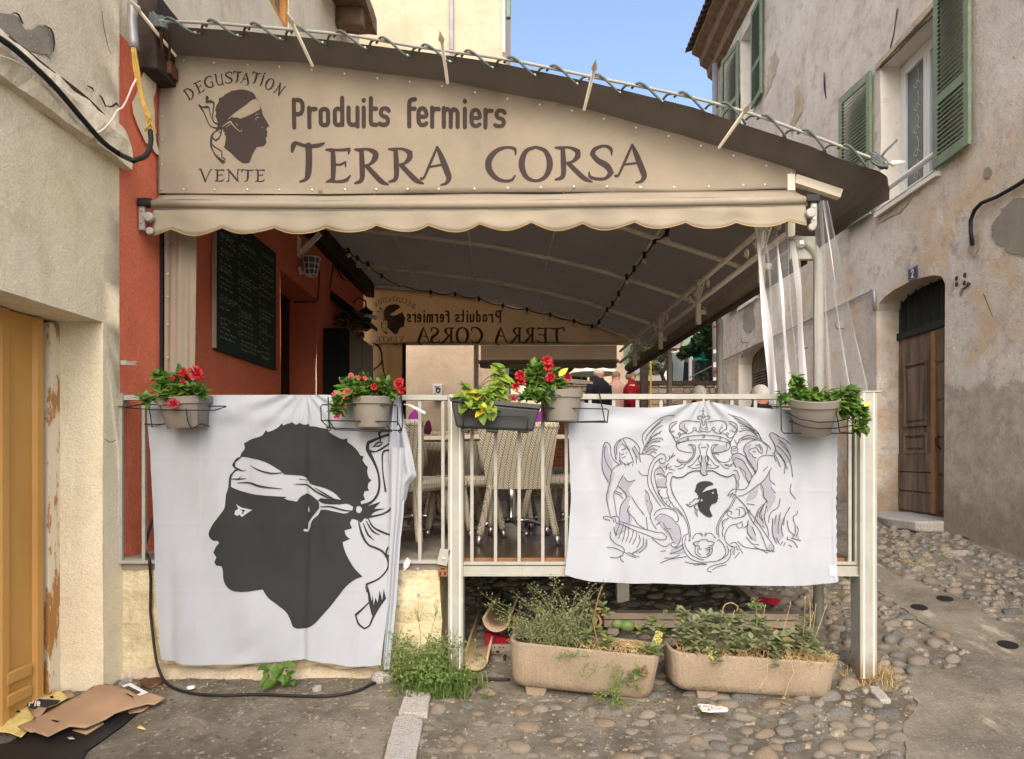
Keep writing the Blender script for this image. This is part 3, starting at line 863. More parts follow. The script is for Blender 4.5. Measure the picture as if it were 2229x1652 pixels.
MB().box(XL-.11, XL-.08, 6.2, 7.0, 4.5, 6.2).build('pane', M['glass'], wo)
MB().box(XL, XL+.42, 7.55, 9.3, 6.0, 6.22).build('balcony_slab', M['cornice'], red, rough=(.15, .02, 4))
for y_ in (7.9, 8.7):
    MB().box(XL, XL+.36, y_, y_+.14, 5.75, 6.0).build('balcony_bracket', M['cornice'], red, bevel=.02)
MB().box(XL-.004, XL+.03, 4.15, 6.05, 4.28, 4.5).build('ledge', M['bare'], red, rough=(.15, .01, 5))

# dark timber that carries the roof along that wall
MB().box(XL+.004, XL+.13, 4.23, 10.4, 2.52, 3.02).build('wall_beam', M['dark_wood'], None, rough=(.2, .012, 4), bevel=.01)
tag(bpy.data.objects['wall_beam'], 'dark old timber beam fixed along the terracotta wall under the awning roof', 'beam')

# ---------------- rear house, facing the viewer
rear = thing('house', 'pale peach house at the far end of the terrace, its blank side wall facing forward', 'house', (-1.5, 12.5, 0))
MB().box(-5, -.36, 12.5, 18, -1.2, 13).build('wall', M['back_wall'], rear, rough=(.6, .02, .7))
MB().tube([P(982, v, 12.44) for v in (-60, 110)], .045, 8).build('conduit', M['pipe_grey'], rear)
MB().tube([P(1096, v, 12.44) for v in (-60, 115)], .03, 8).build('conduit', M['white_paint'], rear)
MB().tube([P(1106, v, 12.46) for v in (-60, 40)], .05, 8).build('drainpipe', M['green_paint'], rear)
MB().tube([P(1084, v, 12.44) for v in (740, 990)], .055, 8).build('drainpipe', M['pipe_grey'], rear)
mbx = MB().box(*[P(942,0,12.4).x, P(962,0,12.4).x], 12.36, 12.5, P(0,872,12.4).z, P(0,836,12.4).z).build('meter_box', M['white_paint'], rear, bevel=.01)
mm = MB(); mpb = lambda x, y, o: P(x, y, 12.35 - o)
for k, (x, y, r_) in enumerate(((953,850,4.2),)): circle_stroke(mm, x, y, r_, 2.6, mpb, .002)
for q in ([(946,840),(951,843),(956,841)], [(948,845),(958,846)], [(945,856),(947,858)]): ribbon(mm, q, 1.6, mpb, .002)
mm.build('sticker', M['ink'], mbx, fix=False)

# ---------------- pink house on the right
pink = thing('house', 'tall weathered pinkish house with green louvred shutters and house number 2', 'house', (XR, 8, -.7))
def arch(y0, y1, zb, zs, za, n=8):
    pts = [(y0, zb), (y1, zb), (y1, zs)]
    for k in range(1, n):
        t = math.pi*k/n
        pts.append(((y0+y1)/2 + math.cos(t)*(y1-y0)/2, zs + math.sin(t)**.8*(za-zs)))
    return pts + [(y0, zs)]
W1 = [(6.95, 3.01), (8.055, 3.01), (8.055, 4.78), (6.95, 4.78)]
W2 = [(12.5, 6.62), (13.24, 6.62), (13.24, 8.42), (12.5, 8.42)]
W3 = [(12.25, 3.0), (13.26, 3.0), (13.26, 4.78), (12.25, 4.78)]
D1 = arch(6.828, 8.146, -.70, 1.80, 1.99)
D2 = arch(11.6, 13.38, -1.0, 1.86, 2.14)
wall_face(XR, [(1, -1.75), (15.06, -1.75), (15.06, 9.0), (1, 9.0)], [W1, W2, W3, D1, D2], .30, M['pink_wall'], M['white_reveal'], 'wall', pink, -1, .016, (3,))
MB().box(XR+.32, 9, 1, 15.04, -1.7, 9).build('core', M['cement'], pink)
MB().add([(XR, 15.06, -1.7), (9, 15.06, -1.7), (9, 15.06, 9), (XR, 15.06, 9)], [(0, 1, 2, 3)]).build('end_wall', M['pink_wall'], pink)
# eaves: stepped cornice and tile edge
MB().prism([(XR, 1, 8.72), (XR-.12, 1, 8.8), (XR-.14, 1, 8.98), (XR-.3, 1, 9.08), (XR-.33, 1, 9.25), (XR-.5, 1, 9.35), (XR-.5, 1, 9.42), (XR+.5, 1, 9.42), (XR+.5, 1, 8.72)], (0, 14.2, 0)).build('cornice', M['cornice'], pink, rough=(.35, .018, 3))
y_ = 9.0
while y_ < 15.25:
    tl = MB(); 
    pts_ = [Vector((XR-.62, y_ + .09 + math.cos(t)*.085, 9.44 + math.sin(t)*.06)) for t in [math.pi*k/6 for k in range(7)]]
    tl.add(pts_ + [p + Vector((1.2, 0, .42)) for p in pts_], [(i, i+1, 8+i, 7+i) for i in range(6)])
    tl.build('roof_tile', M['tile'], pink, solid=.018)
    y_ += .18
# windows
def window(hole, parent, lace=True):
    y0, z0 = hole[0]; y1, z1 = hole[2]
    x = XR + .24
    f = MB()
    for a, b, c_, d in ((y0,y0+.07,z0,z1),(y1-.07,y1,z0,z1),(y0+.07,y1-.07,z0,z0+.08),(y0+.07,y1-.07,z1-.08,z1)): f.box(x, x+.06, a, b, c_, d)
    ym = (y0+y1)/2
    wo = f.build('window', M['pvc'], parent, bevel=.006)
    for a, b in ((y0+.07, ym), (ym, y1-.07)):
        g = MB()
        for e, f_, c_, d in ((a+.003,a+.06,z0+.083,z1-.083),(b-.06,b-.003,z0+.083,z1-.083),(a+.06,b-.06,z0+.083,z0+.15),(a+.06,b-.06,z1-.15,z1-.083)): g.box(x-.015, x+.045, e, f_, c_, d)
        g.build('sash', M['pvc'], wo, bevel=.006)
        MB().box(x+.02, x+.026, a+.05, b-.05, z0+.14, z1-.14).build('pane', M['glass'], wo)
        if lace:
            l = MB().sheet(16, 1, lambda s_, t: (x+.017 + .001*math.sin(s_*60), a+.065 + (b-a-.13)*s_, z0+.16 + (z1-z0-.32)*t))
            lc = M['lace']
            lm = MB(); mpl = lambda yy, zz, o: Vector((x+.013, yy, zz))
            yy = (a+b)/2
            for k in range(5):
                zz = z0 + .3 + k*.27
                ribbon(lm, [(yy-.08, zz), (yy-.02, zz+.06), (yy+.05, zz+.02), (yy-.01, zz-.03), (yy-.05, zz+.12), (yy-.02, zz+.2)], .008, mpl, 0)
            lm.build('lace_curtain', lc, wo, fix=False)
    return wo
window(W1, pink); window(W2, pink, False); window(W3, pink, False)
for q in (W1, W3):
    MB().box(XR-.05, XR+.24, q[0][0]-.06, q[1][0]+.06, q[0][1]-.05, q[0][1]-.003).build('sill', M['white_reveal'], pink, rough=(.2, .006, 6))
    MB().tube([(XR-.03, q[0][0]-.02, 3.21), (XR-.03, q[1][0]+.02, 3.21)], .032, 10).build('guard_rail', M['pvc'], pink)
    MB().tube([(XR-.04, q[0][0]-.02, 3.03), (XR-.04, q[1][0]+.02, 3.03)], .015, 8).build('guard_rail', M['pvc'], pink)
MB().box(XR-.035, XR-.004, 6.6, 8.12, 4.79, 4.86).build('window_head', M['bare'], pink, rough=(.12, .014, 6))
slat_cache = {}
def shutter(y0, y1, z0, z1, x0, x1, parent, mid=.62):
    """louvred leaf; y0..y1 along the wall, x at either edge (a leaf a little ajar stands off the wall)"""
    d = Vector((x1-x0, y1-y0, 0)); wd = d.length; d.normalize(); nn = Vector((-d.y, d.x, 0))
    if nn.x > 0: nn = -nn
    up = Vector((0, 0, 1))
    o0 = Vector((x0, y0, z0))
    H = z1 - z0
    def B(m, a, b, c_, e, t0=0.0, t1=.036):
        vs = [o0 + d*a_ + up*c2 + nn*t for t in (t0, t1) for a_, c2 in ((a, c_), (b, c_), (b, e), (a, e))]
        m.add(vs, [(0,1,2,3),(7,6,5,4),(0,4,5,1),(1,5,6,2),(2,6,7,3),(3,7,4,0)])
    m = MB(); st = .075
    B(m, 0, st, 0, H); B(m, wd-st, wd, 0, H)
    rails = [(0, .11), (H*(1-mid)-.05, H*(1-mid)+.05), (H-.1, H)]
    for a, b in rails: B(m, st, wd-st, a, b)
    so = m.build('shutter', M['green_paint'], parent, bevel=.004)
    B2 = MB(); B(B2, .01, wd-.01, .02, H-.02, -.012, -.008); 
    for (a, b) in ((rails[0][1], rails[1][0]), (rails[1][1], rails[2][0])):
        z = a + .012
        while z < b - .02:
            key = round(wd, 3), round(x1-x0, 3), round(y1-y0, 3)
            if key not in slat_cache:
                s_ = MB()
                A = [d*(st+.002) + nn*.001 + up*.044, d*(wd-st-.002) + nn*.001 + up*.044, d*(wd-st-.002) + nn*.040 + up*0, d*(st+.002) + nn*.040 + up*0]
                th = up*.007 + nn*.002
                s_.add(A + [p + th for p in A], [(0,3,2,1),(4,5,6,7),(0,1,5,4),(1,2,6,5),(2,3,7,6),(3,0,4,7)])
                me = s_.mesh('slat'); me.materials.append(M['green_paint']); slat_cache[key] = me
            so_ = bpy.data.objects.new('slat', slat_cache[key]); sc.collection.objects.link(so_); so_.parent = so
            pl = parent.location
            so_.location = o0 + up*z   # shutter meshes are in world coordinates
            z += .047
    return so
shutter(6.34, 6.91, 3.03, 4.86, XR-.05, XR-.035, pink)
shutter(8.19, 8.86, 3.03, 4.84, XR-.03, XR-.10, pink)
shutter(11.9, 12.47, 6.62, 8.45, XR-.05, XR-.035, pink)
shutter(13.27, 14.0, 6.62, 8.45, XR-.03, XR-.14, pink)
shutter(11.45, 12.2, 3.03, 4.84, XR-.05, XR-.035, pink)
shutter(13.3, 13.95, 3.03, 4.84, XR-.03, XR-.06, pink)
# door with arched fanlight
xd = XR + .28
dr = MB().box(xd, xd+.05, 6.80, 8.17, -.70, 1.47).build('door', M['old_door'], pink)
def panel(y0, y1, z0, z1, par):
    m = MB()
    for a, b, c_, d in ((y0,y0+.035,z0,z1),(y1-.035,y1,z0,z1),(y0+.035,y1-.035,z0,z0+.035),(y0+.035,y1-.035,z1-.035,z1)): m.box(xd-.022, xd, a, b, c_, d)
    m.box(xd-.012, xd, y0+.07, y1-.07, z0+.07, z1-.07)
    m.build('door_panel', M['old_door'], par, bevel=.006)
panel(7.56, 8.02, .35, 1.12, dr); panel(7.56, 8.02, .02, .27, dr)
for z0 in (-.66, -.42, -.19): MB().box(xd-.016, xd, 7.47, 8.14, z0, z0+.215).build('plank', M['old_door'], dr, bevel=.004)
MB().box(xd-.03, xd, 7.40, 7.46, -.66, 1.42).build('door_stile', M['strip_wood'], dr, bevel=.004)
for z0 in (-.62, -.2, .22, .64, 1.06): MB().box(xd-.012, xd, 6.84, 7.38, z0, z0+.38).build('plank', M['old_door'], dr, bevel=.004)
MB().tube([(xd-.02, 7.34, .22), (xd-.05, 7.33, .2), (xd-.05, 7.31, .12), (xd-.02, 7.31, .08)], .012, 6).build('handle', M['black'], dr)
MB().box(xd, xd+.03, 6.8, 8.17, 1.47, 2.2).build('fanlight', M['dark_green'], pink)
MB().box(xd-.03, xd-.002, 6.8, 8.17, 1.44, 1.52).build('transom', M['dark_green'], pink)
for k in range(9):
    MB().tube([(xd-.03, 6.88+k*.145, 1.52), (xd-.03, 6.88+k*.145, 1.99)], .009, 6).build('grille_bar', M['dark_green'], pink)
# step stone
st = MB().prism([(p.x, p.y, -.80) for p in [Vector((XR+.28, 8.2, 0)), Vector((XR-.1, 8.25, 0)), Vector((XR-.33, 7.75, 0)), Vector((XR-.36, 7.2, 0)), Vector((XR-.28, 6.85, 0)), Vector((XR+.28, 6.8, 0))]], (0, 0, .115))
tag(st.build('doorstep', M['slab'], None, rough=(.1, .012, 6), bevel=.02), 'worn pale stone doorstep in front of the old wooden door', 'doorstep')
# far arched opening with brown louvred leaves
d2 = MB().box(XR+.27, XR+.30, 11.55, 13.42, -1.1, 2.2).build('door', M['old_door'], pink)
for k in range(34):
    for y0 in (11.75, 12.55):
        z = -.2 + k*.056
        if z < 1.75: MB().add([(XR+.262, y0, z+.035), (XR+.262, y0+.68, z+.035), (XR+.235, y0+.68, z), (XR+.235, y0, z)], [(0,1,2,3)]).build('slat', M['old_door'], d2, solid=.008)
# scabs of cement and bare mortar, cracks
def pw(q, m='cement', h=.004): patch(q, XR-.004, M[m], 'plaster_patch', pink, -1, h)
pw([(2165,480),(2180,455),(2240,435),(2240,560),(2190,545),(2165,525)])
pw([(1615,690),(1622,668),(1640,660),(1642,690),(1632,725),(1618,715)])
pw([(1736,185),(1744,205),(1742,250),(1730,270),(1722,300),(1718,270),(1728,240),(1728,205)], 'bare')
pw([(1672,150),(1690,110),(1697,128),(1688,165),(1676,190),(1664,215),(1668,180)], 'bare')
pw([(2108,520),(2128,510),(2132,535),(2120,560),(2104,545)], 'bare')
pw([(2086,640),(2090,628),(2095,627),(2095,636),(2089,647)])
pw([(2140,375),(2150,362),(2158,372),(2152,388),(2142,390)])
pw([(1912,467),(1975,420),(2040,372),(2043,384),(1980,440),(1912,486)], 'bare')
m = MB()
mpw = lambda u, v, o: WX(u, v, XR-.012-o)
for q in ([(1793,158,2),(1794,190,4),(1797,215,1.5)], [(1952,20,2.5),(1945,70,2),(1938,100,2.5),(1935,120,1)], [(1915,148,3),(1960,105,3),(2000,62,4),(2040,28,2)],
          [(2065,1165,4),(2100,1172,7),(2120,1185,4),(2150,1195,8),(2180,1215,5),(2209,1240,7),(2228,1250,4)], [(2095,630,3),(2110,618,5)], [(2140,640,2),(2160,690,1)]):
    m = MB(); ribbon(m, q, 2, mpw, 0, 6); m.build('crack', M['dark_wood'], pink, fix=False)
for (u, v) in ((1992,590),(2010,605),(2035,600),(2028,588)): pass
for (u, v) in ((2081,606),(2099,599),(2081,619),(2098,616),(2106,619)):
    MB().lathe([(0, .004), (.022, .003), (.026, 0)], Matrix.Translation(WX(u, v, XR-.018)) @ Matrix.Rotation(R(-90), 4, 'Y'), 10).build('fixing_hole', M['dark_wood'], pink)
# number plate
pl = thing('house_number', 'small dark blue enamel plate reading 2 above the arched door', 'sign', WX(1986, 594, XR))
A_, B_ = WX(1977.5, 585, XR-.02), WX(1996, 604, XR-.02)
zc = (A_.z + B_.z)/2
MB().box(XR-.028, XR-.016, B_.y-.0, A_.y, zc-.075, zc+.065).build('plate', M['blue_plate'], pl, bevel=.003)
m = MB(); yc = (A_.y+B_.y)/2
mpn = lambda x, y, o: Vector((XR-.0295-o, yc - x, zc - .005 - y))
letter(m, SANS, '2', -.026, .026, -.045, .045, mpn, 0, .014)
for q in ([(-.06,-.062),(.06,-.062)], [(-.06,.062),(.06,.062)]): ribbon(m, q, .003, mpn, 0)
m.build('numeral', M['clear_sign'], pl, fix=False)
# conduit and cable on that wall
cd = MB().tube([WX(1500, 822, XR-.03), WX(1574, 784, XR-.03), WX(1735, 708, XR-.03), WX(1896, 632.5, XR-.03)], .016, 8)
cd.tube([WX(1896, 632, XR-.03), WX(1902, 634, XR-.03), WX(1903, 676, XR-.03)], .022, 8)
tag(cd.build('wall_conduit', M['pipe_grey'], None, smooth=True), 'thin grey conduit running level along the pinkish house and turning down by the door', 'conduit')
cb = MB().tube([WX(u, v, XR-.04) for u, v in ((2250,380),(2207,407),(2170,428),(2135,442),(2120,458),(2112,480),(2112,505),(2116,533))], .019, 8)
tag(cb.build('wall_cable', M['black'], None, smooth=True), 'thick black cable bending down into the wall right of house number 2', 'cable')
for (u, v) in ((1650,508+400),): pass
for (u, v, k) in ((1845,845,0),(1770,857,0)): pass
for (u, v) in ((1757,700),(1762+70,708)): 
    pass
hk = []
for k, (u, v) in enumerate(((1838,715),(1758,757),(1627,745))):
    p = WX(u, v, XR)
    m = MB().tube([p, p + Vector((-.1, 0, -.01)), p + Vector((-.13, .0, .03)), p + Vector((-.13, 0, .07))], .008, 6)
    tag(m.build('wall_hook', M['rust'], pink))
# rainwater pipe with stickers at the house corner
dp = thing('drainpipe', 'grey sticker-covered drainpipe at the far corner of the pinkish house', 'drainpipe', (XR-.06, 15.0, 0))
MB().tube([(P(1556, 995, 14.6).x, 14.6, P(0, 995, 14.6).z), (P(1556, 140, 14.6).x, 14.6, P(0, 140, 14.6).z)], .065, 10).build('pipe', M['pipe_grey'], dp, smooth=True)
for k, v in enumerate((715, 770, 800, 812, 830, 845, 852)):
    p = P(1555, v, 14.6); m = MB().sheet(4, 1, lambda s_, t: p + Vector((.069*math.sin((s_-.5)*1.5), -.069*math.cos((s_-.5)*1.5), (.05 + .03*(k % 3))*t)))
    m.build('sticker', M['white_paint'] if k % 3 else M['red_cloth'], dp, fix=False)
# ================================================================= terrace roof: one curved profile run back along a slightly turned axis
YS, YF, YR = 4.49, 4.20, 10.6          # sign plane, front hem, rear end
TOPV = [(345,118),(385,122),(560,133),(743,152),(973,182),(1076,197),(1270,237),(1485,290),(1564,317),(1730,371),(1800,395),(1870,420)]
PROF = [((u-UC)/F*YS, (VC-v)/F*YS) for u, v in TOPV]
def roof_z(x, y): return lerp_path(PROF, x + .0387*(y-YS))
def sh(y): return -.0387*(y-YS)
def roofhit(u, v, d=.05):
    lo, hi = 4.6, 12.0
    best = None; Y = 5.0
    prev = None
    while Y < 11.5:
        p = P(u, v, Y); e = p.z - (roof_z(p.x, p.y) - d)
        if prev is not None and prev < 0 <= e: return p
        prev = e; Y += .02
    return P(u, v, 10.45)
roof = thing('terrace_roof', 'brown canvas terrace roof laced to a curved cream tube frame', 'canopy', (0, 6, -.64))
XE = PROF[-1][0] + .02
fp = [(x, z) for x, z in PROF if x <= 1.87]
fp = [(-2.47, fp[0][1])] + fp[1:] + [(2.02, 1.895), (2.20, 1.835), (2.31, 1.80), (2.355, 1.77), (2.372, 1.73), (2.37, 1.67)]
def roof_pt(s_, t):
    k = s_*(len(fp)-1); i = min(int(k), len(fp)-2); f_ = k-i
    x = fp[i][0]+(fp[i+1][0]-fp[i][0])*f_; z = fp[i][1]+(fp[i+1][1]-fp[i][1])*f_
    y = YF+.05 + t*(YR-YF-.05)
    lip = -.02*math.sin(min(1, t*14)*math.pi) if s_ < .8 else 0
    hemwave = 0
    if s_ > .86: hemwave = .035*math.sin(y*5.2)*(s_-.86)/.14 + (.05*max(0, 1-t*9))*(s_-.86)/.14
    return Vector((x + sh(y), y, z + lip - hemwave*.6 + .05*(1 - sm(0, .05, t))*(1 if s_ < .9 else .5)))
MB().sheet(60, 48, roof_pt).build('roof_canvas', M['brown'], roof, smooth=True, fix=False)
def arc_pts(y, d=0.03, x0=-2.36, x1=None, n=28):
    x1 = 1.90 if x1 is None else x1
    return [Vector((x0+(x1-x0)*k/n + sh(y), y, lerp_path(PROF, x0+(x1-x0)*k/n) - d)) for k in range(n+1)]
for y, x1 in ((4.58,1.98),(6.3,2.20),(7.75,2.20),(9.3,2.18),(10.55,1.9)):
    MB().tube(arc_pts(y, .035, -2.36, x1), .026, 10).build('arch_tube', M['tent_tube'], roof, smooth=True)
# long thin rods, ending in spear points in front of the sign
RODS = [-2.387, -1.445, -.523, .413, 1.343]
for k, x in enumerate(RODS):
    z = lerp_path(PROF, x)
    yt = 4.02
    MB().tube([(x+sh(y), y, z - .012) for y in (yt, YR)], .011, 8).build('purlin_rod', M['tent_tube'], roof, smooth=True)
    MB().lathe([(0, -.03), (.011, 0), (.020, .02), (0, .11)], Matrix.Translation((x+sh(yt), yt-.0, z-.01)) @ Matrix.Rotation(R(90), 4, 'X'), 8).build('spear_point', M['tent_tube'], roof, smooth=True)
# front hem bar and its lacing
hem = [Vector(((u-UC)/F*YF, YF, (VC-v)/F*YF)) for u, v in ((345,46),(480,52),(743,75),(900,101),(1103,130),(1290,168),(1485,208),(1632,247),(1785,302),(1912,350),(1942,356))]
MB().tube(catmull(hem, 6), .0095, 8).build('hem_bar', M['cream_metal'], roof, smooth=True)
MB().lathe([(0, .09), (.02, .0), (0, -.02)], Matrix.Translation(hem[-1]) @ Matrix.Rotation(R(80), 4, 'Y'), 8).build('spear_point', M['tent_tube'], roof, smooth=True)
hl = catmull(hem, 12)
rp = MB()
def hem_at(u):
    for a, b in zip(hl, hl[1:]):
        ua, ub = px(a)[0], px(b)[0]
        if ua <= u <= ub: return a + (b-a)*((u-ua)/(ub-ua))
    return hl[-1]
u = 352
eyes = []
while u < 1900:
    step = 93 if u < 1500 else 88
    a = hem_at(u); e = hem_at(u+step*.72); b = hem_at(min(1900, u+step))
    def eye_of(p): return Vector((p.x, p.y+.04, p.z-.048))
    rp.tube(catmull([a + Vector((0, .02, -.012)), a + (e-a)*.2 + Vector((0, -.016, .012)), a + (e-a)*.45 + Vector((0, -.02, -.004)), a + (e-a)*.8 + Vector((0, -.01, -.05)), eye_of(e) + Vector((0, -.015, -.01)), eye_of(e) + Vector((.012, .05, .03)), e + (b-e)*.5 + Vector((0, .05, .012)), b + Vector((0, .02, .012))], 3), .008, 6)
    eyes.append(eye_of(e)); u += step
for p, s_ in ((hem[0], 1), (hem[-2], 1)):
    for k in range(9):
        q = [p + Vector((.045*math.cos(t+k)*(1.2 if k % 2 else .7) , .03*math.sin(t*1.0+k), .05*math.sin(t+k*.8))) for t in [2*math.pi*i/10 for i in range(11)]]
        rp.tube(q, .0085, 5)
for q in ([hem[-2], hem[-2]+Vector((.03,-.02,.05)), hem[-2]+Vector((.10,-.03,.12))],): rp.tube(q, .008, 5)
rp.build('lacing_rope', M['rope'], roof, smooth=True, fix=False)
for p in eyes:
    MB().lathe([(0, .004), (.009, .003), (.011, 0)], Matrix.Translation(p + Vector((0, -.012, 0))) @ Matrix.Rotation(R(70), 4, 'X'), 8).build('eyelet', M['steel'], roof)
# lattice girder along the street side, with its stub brackets, and the legs
ga = [Vector((1.80+sh(y), y, 1.70)) for y in (4.5, 10.6)]; gb = [Vector((1.80+sh(y), y, 1.52)) for y in (4.5, 10.6)]
MB().tube(ga, .022, 8).tube(gb, .022, 8).build('girder_chord', M['tent_tube'], roof, smooth=True)
sc_ = MB()
for y in (4.9, 6.45, 7.95, 9.45):
    x = 1.80 + sh(y)
    sc_.tube([(x, y, 1.74), (x, y, 1.30)], .028, 8)
    for s_ in (-1, 1):
        pts_ = [(x, y+s_*(.10+.05*math.cos(t)*(1-t/9)), 1.61+.055*math.sin(t)*(1-t/9)) for t in [k*.5 for k in range(16)]]
        sc_.tube(pts_, .008, 5)
        sc_.tube([(x, y+s_*.04, 1.52), (x, y+s_*.24, 1.70)], .008, 5)
        sc_.tube([(x, y+s_*.33+.05*math.cos(t)*(1-t/9), 1.61+.055*math.sin(t)*(1-t/9)) for t in [k*.5 for k in range(16)]], .008, 5)
    sc_.tube([(x, y, 1.42), (x+.12, y, 1.42), (x+.2, y, 1.36)], .026, 8)
sc_.build('girder_bracket', M['tent_tube'], roof, smooth=True, fix=False)
def leg(y, x):
    q = [(x-.17, y, 1.46)] + [(x-.17+.17*math.sin(t), y, 1.30+.16*math.cos(t)) for t in [R(k*15) for k in range(0, 7)]] + [(x, y, .4), (x, y, -1.15)]
    MB().tube(q, .034, 12).build('leg', M['cream_metal'], roof, smooth=True)
leg(4.42, 1.995); leg(6.5, 1.95); leg(8.45, 1.88)
MB().tube([P(1036, 750, 10.55), P(1036, 1010, 10.55)], .04, 8).build('leg', M['tent_tube'], roof)
MB().bar((-2.62, 10.55, P(0,748,10.55).z), (1.66, 10.55, P(0,748,10.55).z), .04, .05).build('tie_tube', M['tent_tube'], roof)
MB().bar((1.862, 4.50, 1.905), (2.18, 4.50, 1.80), .05, .06).build('tie_tube', M['tent_tube'], roof)
MB().bar((1.83, 4.49, 1.5), (1.83, 4.49, 1.93), .05, .05).build('upright', M['tent_tube'], roof)
# rolled side awning along the street edge
sa = thing('side_awning', 'rolled-up brown side awning running along the street edge of the terrace roof', 'awning', (1.9, 7, 1.4))
def roll(y0, y1, x, z, r, m):
    return m.tube([(x+sh(y0), y0, z), (x+sh((y0+y1)/2), (y0+y1)/2, z-.012), (x+sh(y1), y1, z)], r, 14)
roll(4.5, 10.6, 1.93, 1.43, .062, MB()).build('fabric_roll', M['beige'], sa, smooth=True)
MB().bar((1.93, 4.5, 1.34), (1.93+sh(10.6), 10.6, 1.34), .05, .03).build('front_rail', M['brown'], sa)
m = MB().box(1.80, 1.98, 4.42, 4.46, 1.33, 1.49); m.lathe([(0, .02), (.035, .02), (.035, 0)], Matrix.Translation((1.86, 4.40, 1.43)) @ Matrix.Rotation(R(90), 4, 'X'), 12)
m.build('motor_bracket', M['cream_metal'], sa, bevel=.008)
m = MB().box(1.845, 1.875, 4.37, 4.40, 1.415, 1.445); m.build('square_nut', M['steel'], sa, bevel=.003)

# ================================================================= front sign
sign = thing('sign_banner', 'large beige front sign of the terrace reading Produits fermiers TERRA CORSA', 'sign', (-.3, YS, 1.8))
def mp_sign(u, v, o=0):
    p = P(u, v, YS)
    r = .010*math.sin(p.x*2.1 + p.z*2.7) + .009*math.sin(p.x*7.3 + p.z*3 + 1.3) * sm(2.0, 2.7, p.z) + .010*noise.noise(Vector((p.x*1.5, p.z*2.2, 1)))
    r += .02*math.exp(-((p.x - 1.05)**2 + (p.z-2.02)**2*2)*6) + .018*math.exp(-((p.x + .25)**2*3 + (p.z-2.36)**2*14)*3)
    return Vector((p.x, p.y - .02 + r - o, p.z))
SIGN = [(347,168),(362,165),(385,122),(470,126),(560,133),(650,141),(743,152),(860,166),(973,182),(1076,197),(1170,216),(1270,237),(1380,263),(1485,290),(1564,317),(1650,345),(1730,371),(1728,412),(1485,417),(1100,422),(700,424),(347,424)]
m = MB(); fill(m, [SIGN], mp_sign, 0, 14, 0)
m.build('canvas', M['beige'], sign, smooth=True, solid=.002, fix=False)
rv = MB().lathe([(0, .006), (.005, .005), (.0085, 0)], Matrix.Rotation(R(90), 4, 'X'), 8).mesh('rivet'); rv.materials.append(M['steel'])
def rivet(u, v, par, mp):
    o = bpy.data.objects.new('rivet', rv); sc.collection.objects.link(o); o.parent = par
    o.location = mp(u, v, .002) - par.location
for u in (355,403,470,540,609,680,752,820,888,956,1033,1105,1176,1248,1320,1393,1467,1542,1616,1662): rivet(u, lerp_path([(355,415),(1000,415),(1662,404)], u), sign, mp_sign)
for u in (370,404,468,541,611,682,752,823,893,963,1034,1104,1174,1244,1313,1384,1455,1525,1595,1665): rivet(u, lerp_path(TOPV, u)+13, sign, mp_sign)
for v in (172,255,307,361): rivet(356 if v > 200 else 364, v, sign, mp_sign)
rivet(1720, 378, sign, mp_sign); rivet(1720, 398, sign, mp_sign)
def words(mp, off, par, mat, T, flip):
    """all the lettering; T maps front picture coordinates, flip mirrors the letters for the rear sign"""
    def L(nm, items, font, vt, vb, w=None):
        for it in items:
            m = MB()
            ch, a, b = it[:3]
            t_, b_ = (it[3], it[4]) if len(it) > 4 else (vt, vb)
            letter(m, font, ch, a, b, t_, b_, lambda x, y, o: mp(*T(x, y), o), off, w)
            m.build('letter', mat, par, fix=False)
    if not flip:
        L('lettering', [('T',637,706,313.5,397),('E',711,764,326,399),('R',774,846,327,403),('R',848,922,327,401),('A',918,981,325,399),
          ('C',1059,1122,325,399),('O',1130,1201,324,398),('R',1208,1287,323,397),('S',1280,1336,320,394),('A',1339,1405,316,391)], SERIF, 325, 399)
        L('lettering', [('P',637,666),('r',672,690),('o',696,721),('d',727,752),('u',757,785),('i',789,799),('t',804,822),('s',827,850),
          ('f',888,905),('e',908,933),('r',938,956),('m',963,1000),('i',1007,1017),('e',1022,1048),('r',1053,1070),('s',1076,1100)], SANS, 219, 280.5, 9.2)
    else:
        L('lettering', [('T',1228,1196),('E',1194,1169),('R',1164,1138),('R',1136,1108),('A',1104,1078),('C',1050,1026),('O',1020,992),('R',988,958),('S',956,936),('A',936,909)], SERIF, 713, 747)
        L('lettering', [('P',1091,1077),('r',1073,1064),('o',1060,1050),('d',1046,1036),('u',1032,1022),('i',1020,1014),('t',1010,1003),('s',1000,991),
          ('f',978,970),('e',966,957),('r',953,946),('m',942,928),('i',925,921),('e',917,908),('r',905,898),('s',914-20,886)], SANS, 676, 701, 3.9)
words(mp_sign, .003, sign, M['ink'], lambda x, y: (x, y), False)
EX = lambda x, y: (386.8 + .16859*x, 139.25 + .16859*y)
